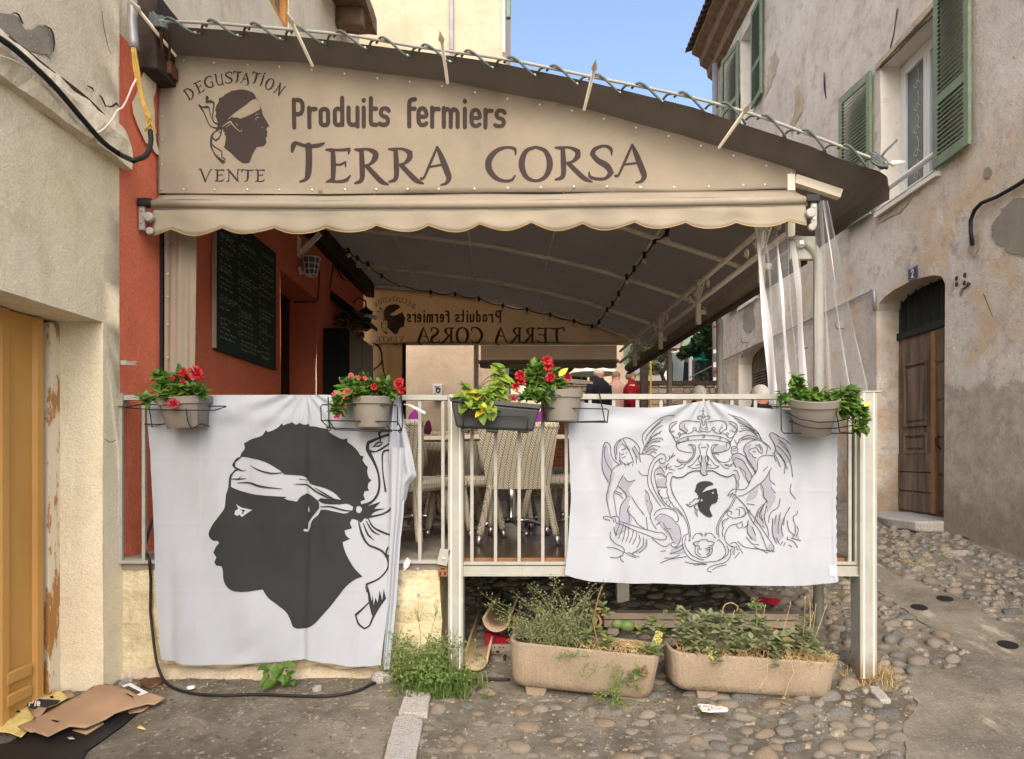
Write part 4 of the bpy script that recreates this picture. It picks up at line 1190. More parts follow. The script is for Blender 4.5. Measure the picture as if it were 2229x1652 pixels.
def emblem(mp, off, par, mat, light, E, deg, sgn):
    """the head with the knotted band, the arched word and the word below it (coordinates of a 1652 px close-up)"""
    f = lambda x, y, o: mp(*E(x, y), o)
    m = MB()
    outline = [(515,555),(545,510),(548,465),(590,450),(640,408),(690,385),(700,370),(760,362),(830,350),(910,362),(980,390),(1005,415),(1030,465),(1060,500),(1085,570),(1105,640),(1107,665),(1135,715),(1190,815),(1160,840),(1155,860),(1170,895),(1158,912),(1165,940),(1145,970),(1152,1030),(1120,1072),(1030,1085),(980,1170),(945,1260),(930,1287),(885,1295),(830,1280),(760,1225),(700,1165),(640,1115),(607,1090),(625,1020),(630,935),(615,935),(615,890),(600,885),(595,850),(560,860),(515,845),(530,790),(520,740),(500,690),(510,650),(497,610),(510,580)]
    band = [(1020,468),(1060,505),(1080,580),(1078,600),(980,655),(830,718),(790,708),(720,705),(700,690),(720,670),(800,610),(900,540),(960,490)]
    fill(m, [outline, band], f, off, 60, 3, 40)
    for q in ([(575,830,30),(540,795,26),(480,765,16),(463,700,14),(478,600,14),(484,520,22),(430,505,34),(390,520,24),(400,455,40)], [(296,552,26),(350,640,16),(400,760,14),(440,820,14),(520,845,26)], [(310,565,20),(340,578,16),(385,575,34),(420,580,16),(430,640,12),(445,715,8)],
              [(530,860,24),(480,895,14),(447,950,26),(440,1060,26),(470,1140,14),(520,1215,24),(600,1280,50),(625,1240,14),(578,1215,14),(582,1140,12),(500,1090,14),(450,1045,14)], [(578,850,18),(555,950,14),(500,1000,20),(455,960,14)], [(545,870,8),(550,910,5)], [(515,1200,8),(530,1180,6)], [(555,1240,10),(545,1205,6)]):
        _oc[0] = (_oc[0]+1) % 5
        ribbon(m, q, 12, f, off + .0004 + _oc[0]*.0003, 4)
    m.build('emblem', mat, par, fix=False)
    m = MB()
    for q in ([(588,830,6),(640,788,12),(695,762,22),(715,790,14),(770,850,10),(815,885,8),(842,875,6),(835,858,4)], [(632,832,5),(690,798,9)], [(665,732,6),(722,685,14)], [(1013,682,4),(1035,665,9),(1062,662,4)], [(1066,715,5),(1040,706,8),(1018,722,8),(1025,748,4)], [(1095,825,4),(1110,842,6)], [(765,785,5),(785,800,8)], [(585,1245,6),(612,1250,10),(618,1272,5)]):
        ribbon(m, q, 8, f, off + .0022, 4)
    m.build('highlight', light, par, fix=False)
    for ch, x, y, a in deg:
        m = MB()
        letter(m, SERIF, ch, x - 52*sgn*(.5 if ch == 'I' else 1), x + 52*sgn*(.5 if ch == 'I' else 1), y-72, y+72, f, off, None, R(a))
        m.build('letter', mat, par, fix=False)
    for ch, a, b in (('V',290,455),('E',490,612),('N',640,820),('T',835,990),('E',1010,1132)):
        if sgn < 0: a, b = 1424-a, 1424-b
        m = MB(); letter(m, SERIF, ch, a, b, 1375, 1530, f, off); m.build('letter', mat, par, fix=False)
DEG = [('D',168,405,32),('E',300,325,26),('G',418,262,15),('U',555,228,9),('S',675,198,4),('T',785,188,-3),('A',885,208,-6),('T',1022,205,-14),('I',1108,238,-20),('O',1205,285,-27),('N',1332,360,-36)]
emblem(mp_sign, .003, sign, M['ink'], M['beige'], EX, DEG, 1)

# ================================================================= rear sign, printed the other way round as it is seen from behind
rsign = thing('sign_banner', 'far sign seen from behind with its lettering in mirror writing', 'sign', (-.5, YR, 1.8))
YB = 10.5
def mp_rear(u, v, o=0):
    p = P(u, v, YB); return Vector((p.x, YB + .01*math.sin(p.x*3)*math.sin(p.z*4) - o, p.z))
RS = [(788,626),(830,627),(905,634),(1000,646),(1100,666),(1200,686),(1290,708),(1368,738),(1372,748),(788,748)]
m = MB(); fill(m, [RS], mp_rear, 0, 16, 0); m.build('canvas', M['rear_canvas'], rsign, smooth=True, fix=False)
words(mp_rear, .004, rsign, M['faded_ink'], lambda x, y: (x, y), True)
ER = lambda x, y: (858.5 + (x-845)*.0700, 694.5 + (y-820)*.0690)
emblem(mp_rear, .004, rsign, M['faded_ink'], M['rear_canvas'], ER, [(ch, 1600-x, y, -a) for ch, x, y, a in DEG], -1)

# ================================================================= front awning (rolled, with scalloped valance)
aw = thing('awning', 'beige awning with scalloped valance hanging across the front below the sign', 'awning', (-.3, 4.25, 1.6))
YA = 4.25
top_v = [(347,424),(700,425),(1100,422),(1485,417),(1728,413)]
bar_v = [(330,444),(700,447),(1100,446),(1485,441),(1756,436)]
def aw_slope(s_, t):
    a = P(347 + s_*1381, lerp_path(top_v, 347+s_*1381)+1, YS-.03); ub = 332 + s_*1424
    b = P(ub, lerp_path(bar_v, ub)-9, YA+.02)
    return a + (b-a)*t + Vector((0, 0, -.012*math.sin(t*math.pi) + .008*noise.noise(Vector((s_*9, t*3, 5)))))
MB().sheet(60, 5, aw_slope).build('awning_cloth', M['beige_light'], aw, smooth=True, solid=.003, fix=False)
rl = MB().tube([P(u, lerp_path(bar_v, u), YA) for u in (330,520,700,900,1100,1300,1485,1620,1756)], .026, 14)
rl.build('front_bar', M['beige_light'], aw, smooth=True)
MB().tube([P(u, lerp_path(bar_v, u)+9, YA+.01) for u in (330,700,1100,1485,1756)], .012, 8).build('keder_rail', M['cream_metal'], aw, smooth=True)
bot = [(330,508),(560,505),(853,500),(1160,496),(1485,493),(1756,489)]
def val(s_, t):
    u = 332 + s_*1421
    ph = (u - 372)/112.0
    sc_l = 15*abs(math.sin(math.pi*ph))**.9 - 10
    v0 = lerp_path(bar_v, u) + 10; v1 = lerp_path(bot, u) + sc_l
    p = P(u, v0 + (v1-v0)*t, YA + .005)
    p.y += .012*math.sin(u*.021)*t + .010*math.sin(u*.063+1)*t + .008*noise.noise(Vector((u*.01, t*2, 0)))
    return p
MB().sheet(280, 5, val).build('valance', M['beige_light'], aw, smooth=True, solid=.0025, fix=False)
MB().tube([val(k/280, 1.0) for k in range(281)], .0045, 5).build('edge_piping', M['straw'], aw, fix=False)
for ue, s_, nm in ((318, -1, 'left'), (1766, 1, 'right')):
    v0 = lerp_path(bar_v, ue)
    p = P(ue, v0, YA)
    MB().box(p.x-.045, p.x+.045, YA-.03, YA+.03, p.z-.02, p.z+.03).build('end_cap', M['black'], aw, bevel=.006)
    q = P(ue - (8 if s_ < 0 else -4), v0+38, YA)
    m = MB().box(q.x-.02, q.x+.02, YA-.012, YA+.012, q.z-.06, q.z+.11)
    m.lathe([(0, .03), (.03, .028), (.034, 0), (0, 0)], Matrix.Translation((q.x+.055 if s_ < 0 else q.x-.03, YA-.01, q.z+.02)) @ Matrix.Rotation(R(90), 4, 'X'), 12)
    m.lathe([(0, .024), (.024, .022), (.026, 0), (0, 0)], Matrix.Translation((q.x+.06 if s_ < 0 else q.x-.02, YA-.01, q.z-.07)) @ Matrix.Rotation(R(90), 4, 'X'), 12)
    m.build('end_bracket', M['cream_metal'], aw, bevel=.005)
    for dz in (.07, -.01): MB().lathe([(0, .006), (.008, .005), (.008, 0)], Matrix.Translation((q.x, YA-.014, q.z+dz)) @ Matrix.Rotation(R(90), 4, 'X'), 8).build('bolt', M['steel'], aw)
# the awning of the far end, from the back
ra = thing('awning', 'shaded far awning rolled under the mirror-written sign', 'awning', (.5, 10.6, 1.6))
MB().sheet(12, 4, lambda s_, t: P(1046+s_*296, 752+t*32, 10.6 + t*.35)).build('awning_cloth', M['rear_canvas'], ra, smooth=True, fix=False)
MB().tube([P(1040, 788, 10.95), P(1346, 786, 10.95)], .035, 10).build('front_bar', M['beige'], ra, smooth=True)
MB().sheet(60, 2, lambda s_, t: P(1044+s_*298, 790 + t*(10 + 2.5*abs(math.sin(s_*28))), 10.95)).build('valance', M['beige'], ra, fix=False)

# side curtains: a gathered strip at the left, another at the far left
sc1 = thing('side_curtain', 'gathered beige canvas strip hanging at the left front corner of the terrace', 'curtain', (-2.4, 4.5, 0))
def strip(u0, u1, v0, v1, Y, du=0, amp=.012):
    return lambda s_, t: P(u0+(u1-u0)*s_ + du*t, v0+(v1-v0)*t, Y) + Vector((0, amp*math.sin(s_*9 + t*1.5) + amp*.5*math.sin(s_*21), 0))
MB().sheet(24, 30, strip(358, 427, 480, 868, 4.47, -3)).build('canvas', M['beige'], sc1, smooth=True, solid=.003, fix=False)
for v in (528, 596, 646, 706, 778, 840):
    rivet(365, v, sc1, lambda u, v, o: P(u, v, 4.445))
MB().box(XL+.002, P(357,0,4.52).x, 4.50, 4.54, -.64, 1.9).build('dark_edge_strip', M['black'], sc1)  # black strip paints the dark gap between wall and curtain, no real post
sc2 = thing('side_curtain', 'plain brownish canvas panel hanging below the mirror-written sign', 'curtain', (-2.2, 10.5, 0))
MB().sheet(16, 12, strip(806, 879, 748, 1010, 10.52, 0, .02)).build('canvas', M['rear_canvas'], sc2, smooth=True, fix=False)
MB().box(P(876,0,10.5).x, P(883,0,10.5).x, 10.46, 10.52, -.64, P(0,748,10.5).z).build('dark_edge_strip', M['dark_wood'], sc2)

# ================================================================= clear plastic curtains pulled aside at the right
def clear(label, tl, tr, bl, br, Yt, Yb, folds, hems, nm='clear_curtain'):
    t_ = thing(nm, label, 'curtain', P((bl+br)/2, 860, Yb))
    def f(s_, t):
        u = (tl[0]+(tr[0]-tl[0])*s_)*(1-t) + (bl+(br-bl)*s_)*t
        v = (tl[1]+(tr[1]-tl[1])*s_)*(1-t) + 880*t
        Y = Yt + (Yb-Yt)*t
        return P(u, v, Y) + Vector((.006*math.sin(t*9+s_*20), .035*math.sin(s_*folds*math.pi*2 + t*1.2) + .012*math.sin(s_*folds*5.3 - t*4), 0))
    MB().sheet(90, 24, f).build('clear_sheet', M['clear'], t_, smooth=True, fix=False)
    for s0, s1, mt_ in hems:
        MB().sheet(4, 24, lambda s_, t: f(s0+(s1-s0)*s_*(.9+.4*t), t) + Vector((0, -.006, 0))).build('hem', M[mt_], t_, smooth=True, fix=False)
clear('gathered clear plastic curtain with pale welded seams left of the curved leg', (1641,488), (1738,520), 1677, 1759, 4.42, 4.30, 4, ((.0,.12,'clear_hem'),(.46,.56,'clear_hem'),(.84,.90,'clear_hem')))
clear('fan-shaped clear plastic curtain spreading right of the curved leg', (1776,440), (1797,440), 1776, 1899, 4.35, 4.25, 3, ((.93,.965,'clear_hem'),(.55,.57,'clear_hem')))

# ================================================================= festoon lights under the roof
fl = thing('string_lights', 'black festoon cable with frosted bulbs strung under the terrace roof', 'string lights', P(1400, 560, 7))
pts_ = [(1656-200,498),(1451,504),(1424,520),(1402,552),(1380,582),(1364,600),(1346,637),(1333,658),(1321,672),(1304,698),(1288,708)]
wp = [roofhit(u, v) for u, v in pts_]
wp2 = [P(u, v, 10.40) for u, v in ((1288,708),(1249,697),(1197,683),(1147,672),(1094,664),(1042,648),(990,638),(937,634),(869,618),(800,612))]
wp3 = [roofhit(u, v, .10) for u, v in ((690,520),(758,543),(778,560),(800,572))] + [P(830, 599, 9.6), P(869, 618, 10.4)]
cbm = MB()
for q in (wp, wp2, wp3):
    r_ = []
    for a, b in zip(q, q[1:]):
        for k in range(5): r_.append(a + (b-a)*(k/5) + Vector((0, 0, -.035*math.sin(math.pi*k/5))))
    r_.append(q[-1]); cbm.tube(r_, .008, 6)
cbm.build('cable', M['black'], fl, smooth=True, fix=False)
sk = MB().lathe([(.012, .02), (.019, .01), (.019, -.045), (.014, -.05)], Matrix(), 8).mesh('socket', True); sk.materials.append(M['black'])
bl = MB().ball((0, 0, -.075), .029, 10, 8).mesh('bulb', True); bl.materials.append(M['bulb'])
for k, p in enumerate(wp[1:] + wp2[1:] + wp3[1:5]):
    for nm, me in (('socket', sk), ('bulb', bl)):
        if nm == 'bulb' and (k in (1, 3, 6) or 14 <= k < 16): continue
        o = bpy.data.objects.new(nm, me); sc.collection.objects.link(o); o.parent = fl; o.location = p - fl.location

# ================================================================= things on the terracotta wall
ch = thing('chalkboard', 'tall blackboard menu covered in chalk writing on the terracotta wall', 'chalkboard', (XL, 5.9, 1.4))
z0, z1, ya, yb = .87, 2.03, 5.265, 6.54
MB().box(XL+.012, XL+.03, ya, yb, z0, z1).build('board', M['board'], ch)
for a, b, c_, d in ((ya-.02,ya,z0-.0,z1),): MB().box(XL+.004, XL+.035, a, b, c_, d).build('frame', M['wood_grey'], ch)
MB().box(XL+.004, XL+.034, ya, yb, z0-.012, z0).build('frame', M['board'], ch)
m = MB(); rc = random.Random(4)
mpc = lambda y, z, o: Vector((XL+.0315+o, y, z))
for col_, (cy, cw) in enumerate(((ya+.07,.33),(ya+.47,.38),(ya+.92,.30))):
    z = z1 - .1
    while z > z0 + .06:
        if rc.random() < .78:
            wl_ = cw*rc.uniform(.35, .95); y = cy
            while y < cy + wl_:
                l_ = rc.uniform(.03, .08); q = []
                k = 0
                while k*.008 < l_: q.append((y + k*.008, z + rc.uniform(-.008, .011))); k += 1
                if len(q) > 2: ribbon(m, q, .0034, mpc, 0, 2, 170)
                y += l_ + .02
            if rc.random() < .16: ribbon(m, [(cy, z-.02), (cy+wl_, z-.018)], .003, mpc, 0)
        z -= rc.choice((.035, .04, .055))
for yy in (ya+.43, ya+.87):
    for k in range(11): circle_stroke(m, yy+rc.uniform(-.008,.008), z0+.2+k*.075, .018, .003, mpc, .0002, 8)
m.build('chalk_writing', M['chalk'], ch, fix=False)
lampY = 1420*2.514/(1140-672)
lp = thing('wall_lamp', 'pale bulkhead lamp with wire cage on a bracket above the doorway', 'wall lamp', (XL, 7.6, 2.2))
bp = WX(652, 588, XL)
MB().lathe([(0, .03), (.05, .025), (.055, 0)], Matrix.Translation(bp) @ Matrix.Rotation(R(90), 4, 'Y'), 14).build('base', M['pvc'], lp, smooth=True)
lc_ = P(677, 578, bp.y)
MB().tube([bp, bp + Vector((.05, -.02, -.03)), lc_ + Vector((0, 0, -.12))], .02, 8).build('arm', M['pvc'], lp, smooth=True)
MB().lathe([(.05, -.1), (.06, -.06), (.085, .07), (.07, .1), (0, .11)], Matrix.Translation(lc_), 14).build('glass', M['glass'], lp, smooth=True)
cg = MB()
for k in range(8):
    t = 2*math.pi*k/8; cg.tube([lc_ + Vector((math.cos(t)*r_, math.sin(t)*r_, z)) for r_, z in ((.055,-.12),(.072,-.06),(.098,.08))], .006, 5)
for r_, z in ((.06,-.11),(.072,-.05),(.085,.01),(.1,.08)): cg.tube([lc_ + Vector((math.cos(t)*r_, math.sin(t)*r_, z)) for t in [2*math.pi*k/16 for k in range(16)]], .007, 5, True)
cg.build('cage', M['pvc'], lp, smooth=True, fix=False)
br = thing('wall_strut', 'pale slanting steel strut bolted to the terracotta wall above the lamp', 'bracket', WX(648, 545, XL))
MB().bar(WX(650, 552, XL) + Vector((.02, 0, 0)), P(697, 508, 7.3), .04, .05).build('strut', M['tent_tube'], br)
MB().box(XL+.001, XL+.02, bp.y-.04-.05, bp.y+.04-.05, WX(648,560,XL).z, WX(648,515,XL).z).build('wall_plate', M['tent_tube'], br)
# dark cabinet standing out from the wall with greenery on top, a lantern and a little green canopy
cbn = thing('cabinet', 'tall black cabinet against the terracotta wall at the back of the terrace', 'cabinet', (-2.35, 8.8, -.64))
MB().box(XL+.002, -2.21, 8.17, 9.5, -.64, 1.6).build('carcass', M['dark_green'], cbn, bevel=.006)
for a, b in ((8.19, 8.83), (8.845, 9.48)): MB().box(-2.209, -2.19, a, b, -.6, 1.58).build('door', M['dark_green'], cbn, bevel=.004)
cn = thing('wall_canopy', 'small dark green sloping canopy on the terracotta wall', 'canopy', WX(745, 650, XL))
a_, b_ = WX(719, 632, XL), WX(778, 672, XL)
MB().prism([(XL+.006, a_.y, a_.z), (XL+.30, a_.y, a_.z-.22), (XL+.30, a_.y, a_.z-.28), (XL+.006, a_.y, a_.z-.12)], (0, b_.y-a_.y, 0)).build('panel', M['dark_green'], cn)
lt = thing('lantern', 'black hanging lantern at the far end of the terracotta wall', 'lantern', P(795, 690, 9.6))
lo = P(796, 696, 9.6)
MB().lathe([(0, .13), (.015, .12), (.02, .09), (.11, .03), (.11, .015)], Matrix.Translation(lo + Vector((0, 0, .09))), 6).build('cap', M['black'], lt)
MB().lathe([(.085, .1), (.06, -.14), (.03, -.16), (0, -.18)], Matrix.Translation(lo), 6).build('glass', M['dark_glass'], lt)
for k in range(6):
    t = 2*math.pi*k/6; MB().tube([lo + Vector((math.cos(t)*.09, math.sin(t)*.09, .1)), lo + Vector((math.cos(t)*.064, math.sin(t)*.064, -.14))], .006, 5).build('bar', M['black'], lt)
MB().tube([lo + Vector((0, 0, .2)), lo + Vector((0, 0, .27)), lo + Vector((-.1, 0, .33)), Vector((XL, 9.6, lo.z+.25))], .012, 6).build('arm', M['black'], lt)
w_ = MB().tube([P(773, 683, 9.4), P(820, 692, 9.4)], .03, 8)
tag(w_.build('tube_lamp', M['pvc'], None, smooth=True), 'short white tube lamp by the left end of the mirror-written sign', 'lamp')
# wires on that wall
wm = MB()
for q in (((695,590),(694,620),(692,650),(688,656),(640,657)), ((724,576),(722,600),(718,630)), ((730,578),(745,606),(757,612))):
    wm.tube([WX(u, v, XL+.03) for u, v in q], .009, 6)
tag(wm.build('wall_wiring', M['black'], None, smooth=True, fix=False), 'thin dark wires looping on the terracotta wall around the lamp', 'wire')
wm = MB()
wm.tube(catmull([P(u, v, 10.3) for u, v in ((812,748),(822,752),(831,770),(829,790),(815,803),(810,806))], 4), .012, 6)
wm.tube(catmull([P(u, v, 10.3) for u, v in ((818,750),(828,760),(832,790),(836,815),(842,832))], 4), .014, 6)
tag(wm.build('hanging_cable', M['black'], None, smooth=True, fix=False), 'looped black cable hanging in front of the brownish canvas panel', 'cable')
gt = random.Random(5)
# cables at the top of the front left corner
c1 = MB().tube(catmull([WX(u, v, XL+.09) for u, v in ((-20,72),(20,98),(60,132),(120,190),(180,260),(225,310),(262,337))] + [P(290, 350, 3.75), P(318, 338, 3.85), P(328, 310, 3.95), P(327, 285, 4.0)], 5), .015, 8)
tag(c1.build('power_cable', M['black'], None, smooth=True), 'thick black cable sagging along the cream house to the terracotta corner', 'cable')
c2 = MB().tube(catmull([P(u, v, 4.05) for u, v in ((289,10),(288,50),(292,106))], 4), .03, 8)
tag(c2.build('cable_duct', M['pipe_grey'], None, smooth=True), 'grey cable sleeve coming down in front of the dark beam', 'cable')
c3 = MB()
for k, du in enumerate((0, 6, -5)):
    c3.tube(catmull([P(290+du*.5, 105, 4.03), P(297+du*.8, 155, 4.03), P(309+du*.4, 215, 4.02), P(321+du*.7, 250, 4.01), P(327, 285, 4.0)], 4), .008, 6)
c3.tube([P(318, 252, 4.0), P(326, 258, 3.99), P(320, 264, 4.0), P(327, 268, 3.99), P(315, 285, 3.99)], .006, 5)
c3.tube([P(326, 262, 4.0), P(340, 290, 3.99)], .006, 5)
tag(c3.build('yellow_cables', M['yellow_wire'], None, smooth=True, fix=False), 'bundle of yellow cables tied in front of the terracotta corner', 'cable')
c4 = MB().tube(catmull([WX(u, v, XL+.075) for u, v in ((-20,118),(20,128),(55,145),(80,165),(110,195),(150,240),(175,270),(200,290),(222,284),(243,262),(252,245),(259,238))], 4) + [P(266, 235, 4.0), P(275, 220, 4.0), P(287, 190, 4.0), P(296, 172, 4.0)], .0055, 6)
tag(c4.build('white_wire', M['white_wire'], None, smooth=True), 'thin white wire looping below the black cable on the cream house', 'wire')
ck = P(279, 790, 4.03)
m = MB().box(ck.x-.035, ck.x+.0, ck.y-.02, ck.y+.02, ck.z-.014, ck.z+.014); m.tube([ck, ck + Vector((.055, 0, .008))], .006, 6); m.tube([ck + Vector((0, 0, -.008)), ck + Vector((.05, 0, -.01))], .006, 6)
tag(m.build('wall_clip', M['steel']), 'small metal clip sticking out of the terracotta wall', 'clip')
# hardware by the sign's upper left corner
m = MB().box(P(356,0,4.4).x, P(378,0,4.4).x, 4.36, 4.46, P(0,166,4.4).z, P(0,140,4.4).z)
m.tube([P(350, 60, 4.2), P(352, 110, 4.3), P(358, 150, 4.4)], .012, 6); m.tube([P(370, 80, 4.3), P(368, 140, 4.4)], .01, 6)
tag(m.build('corner_fitting', M['rust'], bevel=.004), 'rusty bracket at the top left corner of the front sign', 'bracket')
# ================================================================= terrace base, deck and railing
YRL = 4.06
DZ = -.64
base = thing('terrace_wall', 'rough yellowish rendered retaining wall under the left part of the terrace', 'wall', (-1.4, 4.4, -1.35))
uw = 962
MB().box(XL-.06, P(uw,0,4.14).x, 4.085, 6.2, -1.8, DZ-.06).build('render', M['rubble_wall'], base, rough=(.07, .022, 7))
MB().box(XL-.06, P(uw+4,0,4.13).x, 4.075, 10.3, DZ-.07, DZ).build('concrete_slab', M['concrete'], base, rough=(.15, .012, 5))
MB().prism([(XL-.02, 4.12, -1.8), (XL-.02, 3.96, -1.45), (XL-.02, 4.05, -1.39), (XL-.02, 4.12, -1.36)], (P(312,0,4.1).x-XL+.02, 0, 0)).build('mortar_heel', M['bare'], base, rough=(.05, .03, 8))
MB().prism([(XL+.0, 4.2, -1.7), (XL+.0, 4.0, -1.42), (XL+.0, 4.06, -1.33), (XL+.0, 4.2, -1.28)], (P(840,0,4.1).x-XL, 0, 0)).build('mortar_foot', M['bare'], base, rough=(.07, .03, 5))
deck = thing('terrace_deck', 'dark boarded timber deck of the terrace carried on a cream steel frame', 'deck', (.6, 6, -.64))
xl, xr = P(966,0,4.13).x, P(1868,0,4.06).x
n_ = 22
bw = (10.5-4.12)/n_
for k in range(n_):
    MB().box(xl+.01, xr-.02, 4.12+bw*k+.002, 4.12+bw*(k+1)-.002, DZ-.03, DZ-.001*(k % 2)).build('deck_board', M['deck_wood'], deck)
MB().box(xl+.01, xr-.02, 4.098, 4.117, DZ-.034, DZ-.002).build('deck_edge', M['deck_edge'], deck)
zb1, zb0 = P(0,1231,YRL).z, P(0,1252,YRL).z
bm_ = MB().box(P(1008,0,YRL).x, P(1866,0,YRL).x, YRL-.02, YRL+.02, zb0+.008, zb1); bm_.box(P(1008,0,YRL).x, P(1866,0,YRL).x, YRL-.035, YRL+.035, zb0, zb0+.008)
bm_.build('beam', M['cream_metal'], deck)
for y in (5.3, 6.6, 8, 9.5): MB().box(xl+.02, xr-.03, y-.03, y+.03, DZ-.12, DZ-.034).build('joist', M['tent_tube'], deck)
for (u, Y) in ((1354, 5.35), (1585, 6.4), (1030, 7.5)):
    p = P(u, 1260, Y); MB().box(p.x-.05, p.x+.05, Y-.05, Y+.05, gz(p.x, Y)-.05, DZ-.035).build('leg', M['tent_tube'], deck, bevel=.004)
MB().box(xr-.03, xr-.005, 4.12, 10.5, DZ-.14, DZ-.002).build('side_beam', M['cream_metal'], deck)
# railing: left run on the wall, right run between the two posts
def rail_run(label, u0, u1, bars, vt, vb, loc, posts=()):
    t = thing('railing', label, 'railing', loc)
    a, b = P(u0, vt, YRL), P(u1, vt, YRL)
    MB().box(a.x, b.x, YRL-.02, YRL+.02, a.z-.033, a.z).build('top_rail', M['cream_metal'], t, bevel=.002)
    zz = P(0, vb, YRL).z
    MB().box(a.x, b.x, YRL-.015, YRL+.015, zz-.02, zz).build('bottom_rail', M['cream_metal'], t, bevel=.002)
    me = None
    for u in bars:
        x = P(u, 0, YRL).x
        if me is None:
            me = MB().box(-.010, .010, -.010, .010, zz, a.z-.033).mesh('baluster'); me.materials.append(M['cream_metal'])
        o = bpy.data.objects.new('baluster', me); sc.collection.objects.link(o); o.parent = t; o.location = Vector((x, YRL, 0)) - t.location
    for u0_, u1_, v0_, v1_, y0_, y1_ in posts:
        a, b = P(u0_, v0_, YRL-.03), P(u1_, v1_, YRL-.03)
        m = MB().box(a.x, b.x, YRL-.03+y0_, YRL+.07+y1_, b.z, a.z)
        po = m.build('post', M['cream_metal'], t, bevel=.004)
        for s_ in (.22, .78):
            x = a.x + (b.x-a.x)*s_
            MB().box(x-.003, x+.003, YRL-.0325+y0_, YRL-.029+y0_, b.z+.004, a.z-.004).build('post_groove', M['tent_tube'], po)
    return t
r1 = rail_run('left cream steel railing on the low wall, mostly covered by the big head flag', 258, 975, [264+50*k for k in range(15)], 860, 1219, P(600, 1220, YRL))
r2 = rail_run('right cream steel railing between two tall posts along the front of the deck', 1006, 1868, [1027+51.3*k for k in range(17)], 858, 1222, P(1450, 1230, YRL),
   [(974.5,1008,858,1458,0,0), (1868,1905,853,1476,-.02,0)])
m = MB().box(P(1858,0,YRL).x, P(1866,0,YRL).x, YRL-.012, YRL+.012, P(0,1228,YRL).z, P(0,880,YRL).z); m.build('end_bar', M['cream_metal'], r2)
p = P(1886, 1478, YRL-.03); m = MB().box(p.x-.08, p.x+.10, p.y-.05, p.y+.12, p.z-.045, p.z+.0); m.build('foot_plate', M['rust'], r2, bevel=.006)
m = MB().box(P(1862,0,YRL).x, P(1908,0,YRL).x, YRL-.055, YRL+.075, P(0,856,YRL).z, P(0,852,YRL).z); m.build('post_cap', M['cream_metal'], r2, bevel=.003)
MB().box(-2.53, -2.48, YRL-.03, YRL+.03, P(0,884,YRL).z, P(0,857,YRL).z).build('wall_socket', M['cement'], r1, rough=(.03, .006, 20))
# little plate and slotted bracket at the joint
pc = P(965, 1215, YRL-.03); m = MB().prism([pc + Vector(q)*1 for q in ((-.045,0,-.035),(.02,0,-.05),(.045,0,.05),(-.02,0,.062))], (0, .012, 0)); pb = m.build('fixing_plate', M['cream_metal'], r2, bevel=.002)
MB().lathe([(0, .005), (.010, .004), (.010, 0)], Matrix.Translation(pc + Vector((0, -.001, 0))) @ Matrix.Rotation(R(90), 4, 'X'), 10).build('screw', M['steel'], pb)
pc = P(964, 1242, YRL); sb = MB().box(pc.x-.03, pc.x+.03, YRL-.01, YRL+.05, pc.z-.036, pc.z+.03).build('slotted_bracket', M['deck_edge'], r2, bevel=.003)
for dx, dz, w_, h_ in ((-.016,-.015,.010,.02),(.014,-.015,.010,.02),(0,.014,.026,.007)): MB().box(pc.x+dx-w_/2, pc.x+dx+w_/2, YRL-.013, YRL-.0095, pc.z+dz-h_/2, pc.z+dz+h_/2).build('slot', M['black'], sb)
for k, (u, v) in enumerate(((915,1247),(950,1237),(912,1265),(951,1294),(907,1319))[1:]):
    p = P(u-40, v, 4.08); 
    MB().tube([p + Vector((0, .03, 0)), p + Vector((0, -.012, 0))], .010, 8).build('pipe_stub', M['pipe_grey'], base)
tp = MB().ngon([P(878,1228,4.02), P(886,1213,4.01), P(893,1220,4.02), P(890,1232,4.02), P(879,1242,4.02)])
tag(tp.build('tape_scrap', M['white_paint'], solid=.001), 'scrap of white tape stuck on the bottom rail beside the big flag', 'tape')
zt = MB().tube(catmull([P(879,880,4.0), P(890,882,3.99), P(905,889,3.98), P(918,896,3.97), P(926,900,3.97)], 4), [.004, .004, .004, .006, .007, .008, .009, .009, .010, .010, .010, .010, .010, .010, .010, .010, .008][:17], 6)
tag(zt.build('cable_tie', M['clear_hem'], None, smooth=True), 'loose clear cable tie sticking out from the railing beside the big flag', 'cable tie')

# ================================================================= big flag with the head
YF1 = 4.005
F1 = lambda x, y: (309.5 + .3746*x, 851 + .3746*y)
def f1_pt(x, y, o=0):
    u, v = F1(x, y)
    p = P(u, v, YF1)
    t = (y - 20)/1540
    r = 0
    # pinch below the top middle, a crease running down from it, soft folds to the lower corners
    d = (x-945)
    r += .016*math.exp(-(d/18)**2)*(1 - .45*t) - .010*math.exp(-((d-32)/26)**2)*(1-.35*t)
    fan = math.atan2(d, max(20, y+20))
    r += .010*math.sin(fan*16)*math.exp(-((y-60)/190)**2)
    r += .012*math.sin(x*.006 + y*.002)*t
    r += .010*math.exp(-((x-130-60*t)/30)**2)*t*t + .012*math.exp(-((x - 230 - (1500-y)*.6)/40)**2)*sm(1250, 1500, y)
    r += .010*math.exp(-((x - 560 - (1560-y)*.8)/60)**2)*sm(1350, 1540, y)*sm(1600, 1500, y)
    for yy in (390, 772, 1160): r -= .0022*math.exp(-((y-yy)/5)**2)
    for xx in (330, 640, 1270): r -= .0018*math.exp(-((x-xx)/5)**2)
    r += .022*noise.noise(Vector((x*.006, y*.0018, 9)))*sm(60, 500, y) + .004*noise.noise(Vector((x*.018 + y*.006, y*.007, 4)))
    r += -.012*math.exp(-((y - 130 - .03*x)/45)**2)*math.exp(-((x-600)/330)**2) + .008*noise.noise(Vector((x*.0035, y*.0035, 2)))
    r += -.03*sm(1395, 1450, x)*math.cos((x-1395)*.055)*.6
    r -= .03*sm(700, 1500, y)
    return Vector((p.x, p.y + r - o, p.z))
